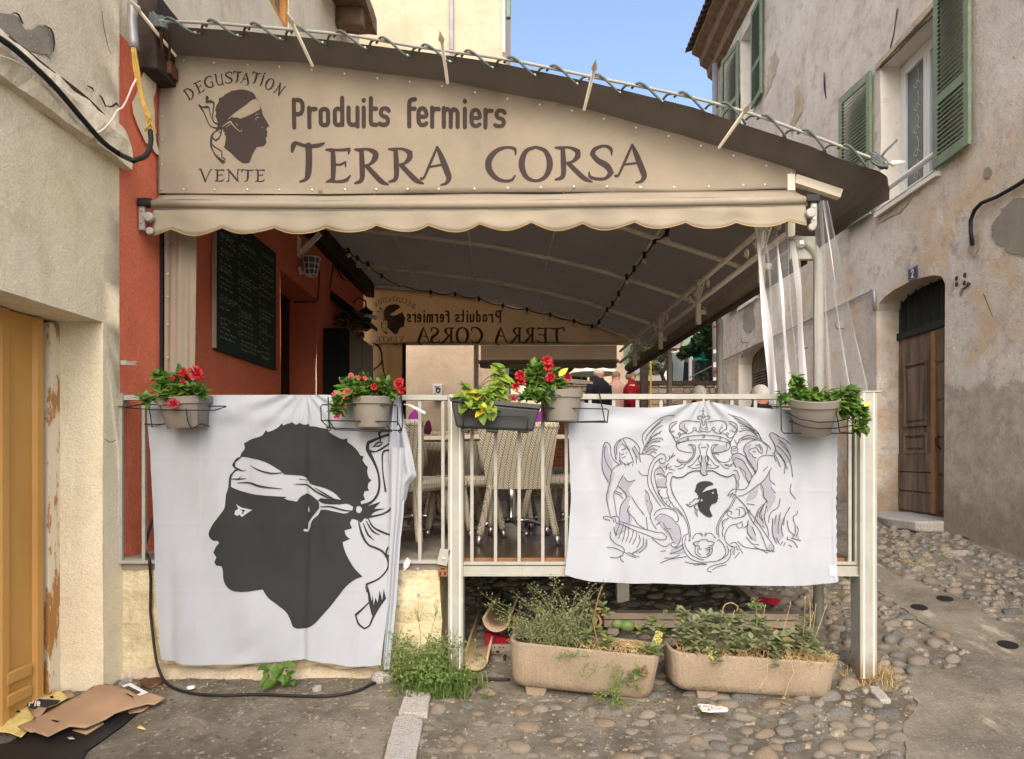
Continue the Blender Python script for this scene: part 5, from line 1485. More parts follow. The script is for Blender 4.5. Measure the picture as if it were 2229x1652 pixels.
flag1 = thing('flag', 'large white flag with a black head in profile wearing a white knotted headband', 'flag', P(620, 1440, 4.0))
def f1_edge(s_, t):
    xl_ = 22 + 96*t + 6*math.sin(t*7); xr_ = 1478 + 26*math.sin(t*4+.4) - 60*t*t
    x = xl_ + (xr_-xl_)*s_
    yt_ = lerp_path([(0,60),(60,30),(350,24),(900,26),(945,30),(1000,22),(1480,20)], x)
    yb_ = lerp_path([(118,1550),(300,1578),(500,1582),(750,1572),(960,1551),(1050,1570),(1200,1588),(1395,1580),(1420,1608),(1450,1612)], x)
    return f1_pt(x, yt_ + (yb_-yt_)*t)
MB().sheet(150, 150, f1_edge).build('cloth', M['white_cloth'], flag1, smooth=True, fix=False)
HEAD = [(568,380),(575,360),(594,335),(592,303),(640,278),(690,262),(706,246),(718,227),(730,238),(760,228),(795,208),(814,188),(824,200),(850,190),(872,182),(890,194),(905,193),(918,185),(940,196),(965,190),(978,206),(1004,206),(1040,214),(1075,222),(1092,243),(1130,266),(1165,280),(1190,273),(1192,297),(1225,322),(1250,350),(1265,375),(1286,378),(1278,402),(1296,428),(1310,440),(1306,472),(1316,503),(1331,518),(1312,535),(1309,563),(1319,578),(1290,582),(1282,605),(1293,630),(1266,642),(1272,662),(1330,645),(1310,668),(1386,642),(1345,685),(1412,682),(1345,705),(1320,735),(1290,740),(1270,765),(1240,748),(1218,742),(1208,765),(1218,797),(1178,808),(1186,838),(1208,858),(1167,876),(1180,925),(1210,990),(1245,1040),(1282,1076),(1240,1092),(1190,1130),(1150,1180),(1100,1245),(1050,1302),(1010,1345),(970,1367),(910,1374),(882,1360),(865,1312),(840,1272),(790,1235),(745,1202),(720,1172),(707,1150),(660,1155),(590,1162),(530,1154),(500,1130),(483,1090),(480,1040),(472,1014),(442,1010),(430,992),(443,962),(424,935),(438,905),(458,880),(452,867),(420,865),(398,845),(395,818),(420,770),(460,718),(485,680),(489,640),(491,600),(502,560),(504,515),(512,485),(546,456),(527,442),(527,418),(548,395)]
BAND = [(577,382),(640,390),(720,412),(780,445),(815,471),(825,484),(860,487),(930,494),(963,516),(985,542),(1060,563),(1115,590),(1156,632),(1100,628),(1035,622),(1020,636),(1060,655),(1140,658),(1190,655),(1222,672),(1220,692),(1180,711),(1130,702),(1070,690),(1036,690),(1020,720),(985,752),(970,800),(955,821),(930,815),(932,803),(955,805),(962,765),(1000,715),(1027,680),(1024,645),(990,610),(958,593),(920,612),(895,643),(850,634),(826,624),(840,615),(760,609),(650,600),(570,580),(516,557),(517,512),(524,484),(548,462),(575,459),(540,440),(540,416)]
m = MB()
fill(m, [HEAD, BAND, [(965,667),(972,690),(966,708),(958,690)], [(1243,672),(1257,668),(1272,675),(1275,692),(1262,710),(1246,706),(1240,690)]], f1_pt, .003, 20, 3, 42)
m.build('head_print', M['flag_black'], flag1, smooth=True, fix=False)
m = MB()
fill(m, [[(547,655),(575,676),(640,690),(612,708),(582,731),(568,718),(555,724),(541,715),(545,694),(560,684)]], f1_pt, .0045, 20, 2, 30)
m.build('eye_print', M['white_cloth'], flag1, fix=False)
m = MB()
fill(m, [[(568,688),(600,690),(586,714),(580,712),(586,698)]], f1_pt, .006, 0, 2, 30)
for q in ([(628,434,2),(690,462,8),(760,478,9),(815,474,4)], [(546,456,3),(580,463,6),(602,461,2)], [(517,510,4),(560,512,8),(602,508,3)], [(577,494,2),(556,510,5)], [(550,534,3),(620,533,10),(690,553,12),(815,568,3)],
          [(885,541,3),(960,546,9),(1010,583,10),(1080,618,9),(1156,634,3)], [(910,511,3),(962,517,5)], [(1000,560,2),(1060,596,9),(1118,626,3)], [(1035,672,4),(1100,672,9),(1170,692,9),(1220,697,4)], [(1020,636,3),(1080,640,8),(1150,658,3)],
          [(527,430,9),(548,398,8),(575,381,5)], [(512,560,8),(514,500,9),(540,458,6)]):
    ribbon(m, q, 6, f1_pt, .0052, 4)
for q in ([(1275,668,20),(1330,645,14),(1366,600,13),(1378,540,12),(1370,470,12),(1346,410,16),(1322,365,22),(1308,335,22),(1312,300,20),(1370,275,14),(1440,250,14)], [(1312,348,18),(1355,352,8),(1400,330,12),(1443,298,6)], [(1336,328,4),(1370,300,10),(1400,300,3)], [(1340,322,4),(1378,318,10),(1396,302,3)], [(1383,290,8),(1376,245,14),(1400,228,10),(1440,235,10),(1434,292,8)], [(1440,344,10),(1408,348,11),(1396,375,9),(1398,470,7),(1413,582,12)],
          [(1300,735,14),(1390,716,9),(1438,688,11),(1454,640,4)], [(1482,455,4),(1466,500,12),(1462,540,3)],
          [(1255,758,6),(1275,830,13),(1310,890,11),(1360,912,12),(1400,932,12),(1430,975,12),(1428,1030,9),(1380,1085,9),(1306,1120,12)], [(1306,1120,8),(1322,1170,14),(1332,1222,18),(1346,1290,8)], [(1246,1295,14),(1290,1255,10),(1330,1215,6)], [(1244,1295,8),(1264,1343,12),(1300,1369,9),(1330,1350,9),(1352,1300,12),(1385,1240,14),(1420,1195,10)],
          [(1310,738,6),(1342,790,10),(1400,820,12),(1445,836,8)], [(1283,770,5),(1310,832,11),(1346,866,3)], [(1300,756,4),(1336,812,11),(1383,836,3)], [(1430,905,8),(1420,940,10),(1436,960,8)], [(1300,1130,4),(1310,1160,8)]):
    ribbon(m, q, 10, f1_pt, .0036, 5)
fill(m, [[(1345,1178),(1352,1236),(1362,1192),(1376,1222),(1386,1150),(1402,1208),(1410,1142),(1422,1192),(1392,1238),(1350,1290),(1338,1230)]], f1_pt, .0042, 0, 0)
m.build('ribbon_print', M['flag_black'], flag1, fix=False)
# the loose upper right corner folds over, its edge hangs as a tube of cloth
def flap(s_, t):
    L_ = lerp_path([(0,1462),(.3,1440),(.6,1432),(1,1470)], t); Rr = lerp_path([(0,1500),(.12,1512),(.45,1560),(.7,1592),(.78,1545),(.9,1530),(1,1500)], t)
    x = L_ + (Rr-L_)*s_; y = 28 + t*665
    if t > .55: y -= (t-.55)*420*(1-s_)*.55
    p = P(*F1(x, y), YF1-.022)
    return p + Vector((0, -.016*math.sin(s_*6+t*5) - .010*math.sin(s_*13 - t*3), 0))
MB().sheet(24, 40, flap).build('folded_corner', M['white_cloth'], flag1, smooth=True, fix=False)
def tubef(s_, t):
    x = lerp_path([(0,1440),(.3,1446),(.7,1424),(1,1396)], t) + s_*lerp_path([(0,95),(.4,62),(.8,50),(1,42)], t); y = 330 + t*1282
    return P(*F1(x, y), YF1-.024) + Vector((0, -.02*math.sin(s_*math.pi) - .008*math.sin(s_*11+t*4), 0))
MB().sheet(16, 50, tubef).build('rolled_edge', M['white_cloth'], flag1, smooth=True, fix=False)

# ================================================================= second flag: coat of arms
YF2 = 4.01
F2 = lambda x, y: (1284 + .2389*x, 874.2 + .2389*y)
def f2_pt(x, y, o=0):
    u, v = F2(x, y)
    p = P(u, v, YF2)
    r = .006*noise.noise(Vector((x*.003, y*.003, 7)))
    fan = math.atan2(x-1030, y+60)
    r += .012*math.sin(fan*13)*math.exp(-(y/300)**2) + .012*math.sin((x-200)*.012 + y*.004)*sm(500, 0, y)*.6
    r += .016*math.exp(-((x + .5*y - 180)/120)**2)*sm(-100, 300, y) + .010*math.exp(-((x - .25*y + 150)/70)**2)
    r += .014*math.exp(-((x - 1900 - .12*y)/90)**2) - .010*math.exp(-((x - 1750 - .1*y)/60)**2)
    r += .010*math.exp(-((y - 165 - .1*(x-500))/60)**2)*math.exp(-((x-450)/420)**2)
    r -= .02*sm(900, 1650, y)
    for yy in (400, 810, 1230): r -= .0022*math.exp(-((y-yy)/7)**2)
    for xx in (430, 1640): r -= .0018*math.exp(-((x-xx)/7)**2)
    r += .022*noise.noise(Vector((x*.004, y*.0012, 5)))*sm(60, 600, y) + .004*noise.noise(Vector((x*.011 + y*.004, y*.004, 4)))
    return Vector((p.x, p.y + r - o, p.z))
flag2 = thing('flag', 'white flag printed with a grey coat of arms between two winged figures under a crown', 'flag', P(1520, 1270, 4.0))
def f2_edge(s_, t):
    xl_ = lerp_path([(0,-88),(.1,-200),(.35,-185),(.55,-172),(.85,-205),(1,-232)], t); xr_ = lerp_path([(0,2215),(.2,2236),(.6,2238),(1,2238)], t)
    x = xl_ + (xr_-xl_)*s_
    yt_ = lerp_path([(-232,8),(-88,8),(100,22),(300,50),(530,54),(650,50),(830,25),(960,4),(1030,-6),(1100,4),(1280,28),(1500,55),(1670,70),(2000,80),(2240,110)], x)
    yb_ = lerp_path([(-232,1571),(-150,1600),(0,1632),(300,1648),(840,1655),(1300,1664),(1800,1674),(2050,1662),(2240,1640)], x)
    return f2_pt(x, yt_ + (yb_-yt_)*t)
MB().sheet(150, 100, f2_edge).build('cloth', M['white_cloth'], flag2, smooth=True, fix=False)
MB().sheet(2, 60, lambda s_, t: f2_pt(2205+s_*36 + 5*math.sin(t*110), 120+t*1515, .003)).build('hem', M['white_cloth'], flag2, smooth=True, fix=False)
MB().sheet(3, 3, lambda s_, t: f2_pt(2165+s_*60, 1485+t*90, .006)).build('care_label', M['white_paint'], flag2, fix=False)
RX = 971.5
LS = [  # left figure
 [(165,735),(112,620),(110,480),(125,385),(155,372),(180,400),(190,480),(212,530),(262,570)], [(192,626),(150,560),(128,480),(135,405)],
 [(235,530),(220,450),(225,390),(272,345),(330,328),(390,350),(430,390),(452,430),(445,482)], [(275,350),(240,400),(240,480)], [(290,380),(340,430),(370,480),(392,540),(385,580)], [(380,420),(412,480),(422,560)], [(400,400),(442,470),(460,550)], [(300,345),(330,400),(360,440)],
 [(265,460),(270,520),(300,560),(340,570),(382,545)], [(285,440),(322,425)], [(275,475),(292,482),(302,470)], [(290,510),(322,500)], [(260,530),(285,572)], [(310,560),(320,592)], [(340,550),(352,582)], [(325,462),(334,470)],
 [(270,570),(215,600),(190,650),(180,720),(160,810),(148,870),(165,960),(185,1040)], [(300,665),(265,730),(240,790),(215,840),(225,930),(240,1036)],
 [(445,475),(540,480),(582,510)], [(440,630),(470,665),(522,672)], [(310,690),(350,730),(412,712)], [(255,770),(310,820),(335,870),(300,910),(275,960),(268,1030)], [(225,830),(270,850),(300,880)], [(235,815),(290,840)], [(500,800),(530,840),(545,900),(566,960),(545,1040),(570,1110),(602,1160)], [(380,870),(430,950),(492,1030)], [(360,950),(340,1000),(400,1060),(430,1110),(490,1150)], [(510,1050),(515,1110),(520,1160)],[(515,895),(522,912)],
 [(260,1085),(400,1130),(520,1165),(600,1188),(650,1190),(688,1222),(680,1250),(640,1255),(580,1240),(500,1205),(400,1168),(258,1106)], [(180,1078),(130,1068),(120,1050),(150,1043),(200,1056)], [(190,1050),(240,1040),(262,1060),(260,1106),(238,1110)], [(205,1060),(215,1096)], [(225,1055),(236,1102)],
 [(268,1110),(240,1180),(230,1222)], [(300,1110),(280,1180),(252,1242)], [(320,1130),(310,1200),(290,1272)], [(350,1140),(345,1210),(320,1272)], [(390,1170),(380,1220),(350,1282)], [(420,1190),(410,1240),(380,1292)], [(215,1140),(220,1180),(240,1212)], [(440,1210),(450,1270),(420,1322)], [(480,1230),(480,1300),(430,1350),(378,1376)], [(512,1250),(500,1320),(440,1372)], [(340,980),(355,1040),(350,1100)],
 [(185,1185),(185,1240),(230,1290),(290,1320),(310,1352)], [(155,1325),(220,1330),(280,1355),(298,1380),(270,1420),(300,1456)], [(180,1415),(240,1418),(276,1398)], [(300,1360),(350,1390),(412,1416)], [(340,1365),(390,1390),(442,1410)],
 [(490,392),(475,330),(490,280),(560,210),(640,150),(720,125),(772,130)], [(500,350),(530,290),(590,220),(662,158)], [(470,475),(500,400),(540,340),(620,290),(652,264)], [(500,412),(560,350),(640,330),(662,350)], [(490,440),(560,370),(640,360)], [(500,450),(570,400),(640,412)], [(505,462),(560,430),(612,440)], [(520,300),(580,240),(640,190)], [(520,380),(590,300),(640,285)], [(540,330),(600,250),(660,215)], [(540,470),(580,455),(600,470)],
 # cartouche, left
 [(690,512),(680,485),(640,475),(590,510),(550,570),(530,640),(524,720),(540,790),(580,860),(642,952)], [(690,510),(685,550),(655,562),(628,545),(635,520),(662,515)], [(630,520),(590,560),(565,620),(555,700),(575,780),(620,870),(682,952)], [(680,650),(650,605),(610,608),(588,640),(590,700),(610,780),(650,880),(710,950),(790,990),(832,1042)], [(600,660),(650,658),(692,690)], [(610,775),(692,780)], [(640,800),(620,830),(662,880)], [(670,880),(722,870)], [(700,900),(690,930)],[(730,920),(715,950)],
 [(750,650),(715,648),(692,690),(698,720),(688,745),(702,800),(698,830),(712,860),(722,900),(742,920),(760,955),(800,980),(850,1050),(880,1120),(890,1200),(900,1262)], [(750,680),(733,740),(745,810),(780,890),(840,980),(880,1070),(900,1150),(905,1226)],
 [(580,1040),(600,1000),(660,972),(740,980),(790,1020),(800,1080),(770,1092),(740,1060),(690,1030),(640,1022),(600,1052),(590,1080)], [(770,1100),(800,1130),(817,1200),(805,1270),(770,1315),(735,1310),(730,1285),(756,1272)], [(670,1150),(712,1190),(740,1252)], [(660,1100),(690,1150),(730,1155)], [(560,1240),(620,1290),(680,1317),(720,1288)], [(600,1120),(640,1090)],
 [(880,1200),(838,1220),(828,1290),(850,1360),(900,1420),(970,1450),(1030,1460)], [(862,1220),(850,1290),(880,1350),(930,1400),(1000,1432),(1030,1436)], [(900,1262),(885,1255)],
 [(640,1360),(682,1354)], [(670,1420),(740,1415),(802,1388)], [(640,1465),(720,1430),(862,1400)], [(720,1380),(800,1350),(842,1318)], [(850,1450),(920,1465),(1002,1470)], [(930,1475),(960,1482),(1000,1474),(1052,1482)], [(760,1330),(810,1310),(835,1290)],
 [(705,545),(740,500),(760,468)], [(725,520),(722,490)], [(735,510),(775,485)], [(680,600),(720,560)], [(690,610),(740,590)], [(690,625),(700,580)], [(720,610),(770,625)],
 # one half of the crown, the acanthus and the bottom shell (mirrored below)
 ]
HALF = [
 [(750,300),(760,330),(785,370)], [(785,405),(785,370),(800,352),(880,318),(1030,302)], [(785,405),(800,378),(900,352),(1030,345)], [(785,405),(810,440),(880,460),(925,463)],
 [(748,300),(725,270),(725,220),(750,190),(800,178)], [(770,262),(745,280),(730,255),(750,225),(790,195)], [(815,252),(815,210),(840,180),(900,172),(992,185)], [(820,250),(850,265),(872,285),(890,265),(870,240),(855,235),(860,210)],
 [(745,300),(770,325),(800,327),(840,290),(890,290),(920,280),(940,262)], [(960,262),(985,276),(1030,270)],
 [(1022,142),(990,130),(975,145),(985,158),(1008,160),(1000,215),(998,232)], [(1018,170),(1020,212),(1030,214)],
 [(1000,385),(985,400),(1002,470),(970,520),(930,570),(890,590)], [(890,392),(920,400),(942,440),(925,500),(880,545),(830,552),(790,535),(795,515)], [(905,385),(950,400),(955,450),(935,510),(880,560)], [(1008,415),(1030,415)],
 [(1000,480),(985,530),(1005,570),(990,600),(930,605),(888,588)], [(1015,490),(1005,560),(960,580)], [(870,570),(840,600),(800,612)], [(840,570),(800,590),(772,582)],
 [(1010,1212),(985,1195),(950,1205),(920,1245)], [(1020,1222),(1000,1205)], [(1005,1190),(1022,1210)], [(990,1268),(960,1270),(928,1282),(948,1305),(985,1310)], [(950,1310),(950,1370),(985,1405),(1030,1418)], [(975,1330),(975,1370),(1000,1390)], [(1030,1255),(1000,1255),(985,1275)],
]
for q in HALF:
    LS.append(q); LS.append([(2060-x, y) for x, y in q])
LS += [[(1022,58),(1022,115)], [(1003,84),(1042,84)], [(1000,628),(1010,660),(1040,672),(1068,655),(1050,630),(1070,560),(1062,490)], [(1010,490),(1010,580),(1000,640)],
       [(1010,1340),(985,1335),(992,1315)], [(1040,1340),(1085,1325),(1112,1345),(1100,1385),(1060,1412)], [(1060,1350),(1080,1345),(1088,1365)]]
RS_ = [
 [(440,390),(470,370),(510,350),(570,350),(612,370),(650,400),(672,432)], [(470,450),(490,430),(540,418),(560,450),(592,472)], [(470,450),(480,470),(502,480),(508,500),(542,512)], [(508,458),(522,450),(536,462)], [(560,380),(590,420),(600,462)], [(600,370),(640,410),(630,472)], [(440,390),(425,440),(450,490),(460,540),(500,600),(540,642)], [(530,390),(570,410),(580,440)],
 [(290,110),(380,160),(470,210),(540,270),(592,352)], [(330,125),(430,160),(500,230),(560,290),(577,350)], [(340,150),(440,210),(522,262)], [(390,220),(480,240),(542,292)], [(380,270),(470,263),(552,320)], [(390,340),(470,308),(562,336)], [(400,352),(470,330),(532,346)], [(370,185),(450,225),(520,275)], [(400,245),(480,255),(545,308)],
 [(710,462),(716,420),(690,360),(663,310),(675,284),(710,290),(742,312)], [(690,470),(710,462)], [(730,310),(790,340),(852,386)], [(740,340),(810,420),(856,522)], [(730,400),(790,460),(850,560),(870,682)], [(720,440),(780,520),(822,612)], [(710,470),(750,560),(762,592)], [(760,480),(800,560),(795,652)], [(750,350),(812,392)], [(745,370),(820,450),(850,500)], [(700,480),(725,545)],
 [(692,490),(620,488),(570,508),(550,550),(545,620),(500,690),(470,760),(430,800),(340,795),(300,820),(278,855)], [(662,625),(620,700),(570,745),(500,800),(430,850),(378,860)], [(278,857),(310,840),(332,828)], [(300,870),(327,840)], [(320,876),(342,845)], [(335,840),(362,852)], [(660,640),(660,710),(712,756)], [(575,745),(600,800),(600,860),(642,912)], [(670,780),(712,832)], [(850,750),(843,820),(892,882)], [(757,880),(740,960),(670,1010),(648,1102)], [(912,990),(908,1020),(870,1050),(885,1120),(885,1190),(868,1222)], [(840,960),(800,1040),(788,1122)], [(900,1130),(912,1170),(890,1222)], [(600,630),(645,590)], [(660,632),(680,605)],
 [(632,905),(560,980),(530,1060),(518,1112)], [(610,930),(580,1010),(602,1102)], [(630,950),(612,1060),(640,1150),(652,1222)], [(690,1060),(685,1150),(690,1220),(722,1292)], [(722,1030),(708,1112)], [(760,1010),(740,1130),(740,1202)], [(790,1060),(768,1150),(782,1222)], [(820,1080),(830,1160),(872,1212)], [(470,1080),(460,1180),(502,1252)], [(500,1130),(532,1212)], [(560,1000),(545,1050)], [(590,960),(565,1030),(590,1080)], [(620,1010),(608,1070)],
 [(345,850),(420,920),(480,1000),(540,1080),(600,1170),(660,1260),(697,1320),(687,1350),(640,1352),(600,1250),(560,1160),(500,1080),(450,960),(368,870)],
 [(722,1240),(745,1290)], [(755,1302),(777,1270)], [(785,1308),(800,1280)], [(820,1230),(815,1250),(870,1270),(902,1322)], [(850,1240),(932,1262)], [(830,1300),(855,1318)], [(370,1270),(430,1320),(560,1340),(702,1362)], [(450,1230),(500,1290),(562,1302)], [(520,1320),(642,1376)],
 [(390,960),(430,970),(447,1020),(420,1050),(340,1060),(288,1040),(275,1010),(295,993),(322,1005),(312,1027)], [(360,975),(395,985),(390,1040)], [(290,1060),(240,1080),(228,1120),(240,1150),(228,1180),(236,1226)], [(420,1090),(380,1110),(300,1130),(258,1190),(253,1260),(300,1310),(342,1322)], [(415,1092),(422,1140),(385,1152),(362,1125)], [(300,1290),(350,1280),(390,1340),(412,1376)], [(310,1310),(340,1330),(330,1390)], [(350,1310),(370,1350)], [(340,1420),(380,1370)],
 [(530,660),(500,580),(440,500),(370,468),(318,490),(320,530),(352,592)], [(335,530),(350,508),(420,540),(460,600),(500,680),(470,742)], [(390,600),(440,640),(450,690),(477,742)], [(310,450),(315,410),(350,408),(372,430),(360,470),(320,472),(308,450)], [(320,430),(357,425)], [(322,448),(355,445)], [(360,410),(387,340)], [(370,375),(397,365)], [(365,390),(345,350)],
 [(345,870),(300,950),(240,1020),(200,1080),(178,1150),(184,1212)], [(362,870),(330,930),(320,950),(262,1010),(222,1070),(195,1140),(200,1232)], [(330,660),(355,700),(367,770),(355,832)], [(330,630),(355,623),(382,660),(388,700),(375,730),(385,755),(378,785)],
 [(185,1265),(200,1255),(240,1300),(260,1370),(230,1420),(180,1450),(60,1460)], [(270,1310),(285,1360),(255,1410),(200,1440)], [(300,1340),(300,1400),(250,1460),(150,1490),(100,1515),(95,1540),(135,1550)], [(140,1530),(180,1505),(260,1480)], [(0,1475),(40,1470),(85,1478)], [(200,480),(140,465)], [(250,570),(300,575),(330,560)], [(460,930),(500,935),(525,940)], [(440,1030),(490,985)], [(430,1150),(470,1120)],
 [(270,410),(268,380)],
]
m = MB()
for k, q in enumerate(LS): ribbon(m, q, 5.2, f2_pt, .0060 + (k % 6)*.00022, 4, 75)
for k, q in enumerate(RS_): ribbon(m, [(x+RX, y) for x, y in q], 5.2, f2_pt, .0060 + (k % 6)*.00022, 4, 75)
for cx, cy, r in ((1025,133,17),(948,247,13),(1003,247,14),(1057,247,14),(1120,247,13),(810,292,11),(1250,292,11),(803,372,8),(890,337,9),(1031,317,10),(1182,331,9),(1257,368,8)): circle_stroke(m, cx, cy, r, 4.6, f2_pt, .0075)
for q in ([(755,680),(800,692),(850,680),(890,650),(940,632),(1000,628)], [(1060,628),(1120,632),(1180,665),(1250,684),(1302,660)]): ribbon(m, q, 9, f2_pt, .0075, 5)
m.build('line_print', M['line_ink'], flag2, fix=False)
m = MB()
GF = [[(115,620),(112,480),(130,385),(155,400),(175,500),(205,560),(190,620),(165,720)], [(222,520),(225,395),(290,350),(300,380),(250,430),(245,520)], [(380,440),(410,480),(455,540),(440,470),(400,400)], [(170,720),(195,640),(220,640),(190,760),(165,900),(175,960),(150,880)], [(300,680),(340,720),(400,720),(350,800),(380,860),(330,870),(310,820),(265,770)], [(505,800),(530,840),(560,950),(540,1030),(500,900)], [(300,920),(370,870),(350,960),(380,1060),(350,1150),(230,1220),(220,1150),(260,1060)], [(610,600),(650,610),(680,650),(690,690),(610,660)], [(610,700),(690,700),(685,775),(610,775)],
      [(600,1060),(680,1030),(745,1075),(800,1130),(815,1200),(800,1270),(760,1290),(740,1250),(660,1150)], [(735,690),(752,680),(745,800),(790,890),(770,880),(735,800)], [(795,370),(890,325),(890,350),(800,385)], [(800,520),(880,540),(935,480),(920,410),(955,430),(930,530),(850,570),(800,545)], [(500,400),(560,340),(650,340),(560,380),(600,440),(480,470)], [(1010,500),(1030,560),(1010,640),(1040,670),(1062,655),(1045,600),(1050,500)], [(690,560),(640,560),(620,590),(680,600)],
      [(925,1280),(985,1270),(985,1310),(950,1310)], [(1060,1340),(1110,1340),(1100,1390),(1070,1400)], [(750,1320),(835,1290),(850,1370),(720,1380)], [(370,1370),(480,1300),(510,1240),(520,1310),(450,1365)], [(740,190),(800,178),(760,230),(760,280),(730,260)], [(830,190),(870,180),(860,240),(890,270),(860,280),(825,240)]]
GR = [[(440,395),(500,375),(470,450),(490,490),(540,520),(540,630),(460,520),(428,440)], [(665,310),(680,288),(760,330),(840,420),(860,540),(810,560),(760,490),(712,460),(716,400)], [(575,750),(660,640),(665,720),(700,830),(715,870),(690,920),(640,1010),(630,900),(605,850)], [(500,800),(560,745),(540,860),(450,910)], [(560,980),(630,905),(600,1000),(620,1150),(520,1090)], [(470,1080),(530,1200),(540,1270),(490,1240),(455,1170)], [(325,490),(370,480),(440,540),(450,600),(345,590)], [(390,600),(450,580),(510,680),(470,740)], [(690,1080),(760,1020),(780,1220),(730,1280),(690,1200)], [(140,420),(270,385),(275,430),(200,465),(140,462)], [(340,650),(375,680),(370,780),(352,780),(358,700)], [(400,1050),(445,1020),(430,980),(460,1030)], [(230,1160),(240,1080),(290,1062),(250,1110)], [(860,1220),(910,1200),(925,1255),(870,1245)], [(300,260),(350,230),(350,200),(310,280)], [(400,330),(470,250),(560,330),(440,345)], [(640,1340),(660,1290),(690,1320),(685,1348)], [(310,1320),(345,1320),(320,1390)]]
for k, q in enumerate(GF + [[(x+RX, y) for x, y in g] for g in GR]):
    m = MB(); fill(m, [q], f2_pt, .0040 + (k % 5)*.00025, 14, 3, 60); m.build('shade_print', M['flag_grey'], flag2, smooth=True, fix=False)
m = MB()
MH = [(960,790),(948,810),(970,832),(985,862),(975,890),(1000,880),(985,915),(970,922),(985,960),(992,988),(1020,1015),(1060,1045),(1098,1052),(1113,1035),(1095,1005),(1085,970),(1105,932),(1132,925),(1157,908),(1154,892),(1166,880),(1158,868),(1163,850),(1153,830),(1150,800),(1140,788),(1050,812),(1010,835),(1060,775),(1120,755),(1112,740),(1088,728),(1050,722),(1000,730),(968,752)]
fill(m, [MH, [(1103,826),(1120,815),(1128,822),(1122,838),(1108,836)], [(1014,878),(1026,893),(1018,908),(1006,905),(1004,890)]], f2_pt, .0066, 14, 2, 40)
for q in ([(985,882,5),(945,888,7),(932,908,5),(900,918,6),(912,936,5),(868,930,4)], [(870,932,4),(905,955,6),(935,940,5),(985,915,6)], [(965,925,6),(950,965,5),(975,985,6),(968,1010,5),(978,1040,3)], [(940,945,5),(958,985,5),(950,1000,5),(975,1045,3)]): ribbon(m, q, 5, f2_pt, .0078, 2, 60)
m.build('head_print', M['flag_black'], flag2, smooth=True, fix=False)
pg = MB().box(-.006, .006, -.02, .01, -.035, .02)
for v_ in range(len(pg.v)): pg.v[v_] = tuple(Vector(pg.v[v_]) + P(1529, 874, YRL-.03))
tag(pg.build('clothes_peg', M['wood_grey'], bevel=.002), 'small peg holding the coat of arms flag to the top rail', 'peg')
# ================================================================= leaves and flowers
def leaf_mesh(name, l, w_, mat, bend=.25, tip=1.0, fold=.25):
    m = MB(); n = 5
    vs = []
    for i in range(n+1):
        t = i/n
        ww = w_*(math.sin(math.pi*min(1, t**.8))**.85)*.5 if 0 < i < n else .0015
        x = l*t; z = -bend*l*t*t
        vs += [(x, -ww, z + ww*fold), (x, 0, z), (x, ww, z + ww*fold)]
    fs = []
    for i in range(n):
        a = 3*i
        fs += [(a, a+3, a+4, a+1), (a+1, a+4, a+5, a+2)]
    m.add(vs, fs)
    me = m.mesh(name, True); me.materials.append(M[mat]); return me
GL = [leaf_mesh('leaf', l, w_, 'leaf', b) for l, w_, b in ((.060,.034,.25),(.052,.032,.5),(.068,.036,.12),(.046,.026,.35))]
GLL = [leaf_mesh('leaf', l, w_, 'leaf_light', b) for l, w_, b in ((.082,.050,.3),(.070,.044,.6),(.090,.052,.15))]
GS = [leaf_mesh('leaf', l, w_, 'leaf_succ', b, fold=.12) for l, w_, b in ((.060,.036,.2),(.050,.032,.45),(.068,.040,.1))]
GG = [leaf_mesh('leaf', l, w_, 'leaf_grey', b, fold=.12) for l, w_, b in ((.050,.032,.2),(.042,.028,.45),(.056,.034,.1))]
GW = [leaf_mesh('leaf', l, w_, 'leaf', b) for l, w_, b in ((.07,.042,.3),(.08,.05,.5))]
def flower_mesh(mat, r=.036):
    m = MB()
    for k in range(5):
        a = 2*math.pi*k/5
        R_ = Matrix.Rotation(a, 4, 'Z')
        pts = [(.004, -.003, -.03), (.004, .003, -.03), (r*.35, -r*.2, -.004), (r*.35, r*.2, -.004), (r*.75, -r*.42, .004), (r*.8, r*.40, .010), (r*1.05, -r*.12, -.002), (r*.98, r*.25, .0)]
        m.add([R_ @ Vector(p) for p in pts], [(0,1,3,2), (2,3,5,4), (4,5,7,6)])
    m.lathe([(.003, -.06), (.005, -.035), (.009, -.008)], Matrix(), 6)
    me = m.mesh('flower', True); me.materials.append(M[mat]); return me
FL = {k: flower_mesh(k) for k in ('petal', 'petal_pink')}
def put(name, me, parent, p, xdir, updir, s=1.0):
    x = Vector(xdir).normalized(); z = Vector(updir)
    z = (z - x*z.dot(x))
    z = z.normalized() if z.length > 1e-4 else x.orthogonal().normalized()
    y = z.cross(x)
    o = bpy.data.objects.new(name, me); sc.collection.objects.link(o); o.parent = parent
    rot = Matrix((x, y, z)).transposed().to_4x4()
    o.matrix_basis = Matrix.Translation(Vector(p) - parent.location) @ rot @ Matrix.Diagonal((s, s, s, 1))
    return o
def in_ball(r_):
    while True:
        q = Vector((r_.uniform(-1,1), r_.uniform(-1,1), r_.uniform(-1,1)))
        if .25 < q.length < 1: return q
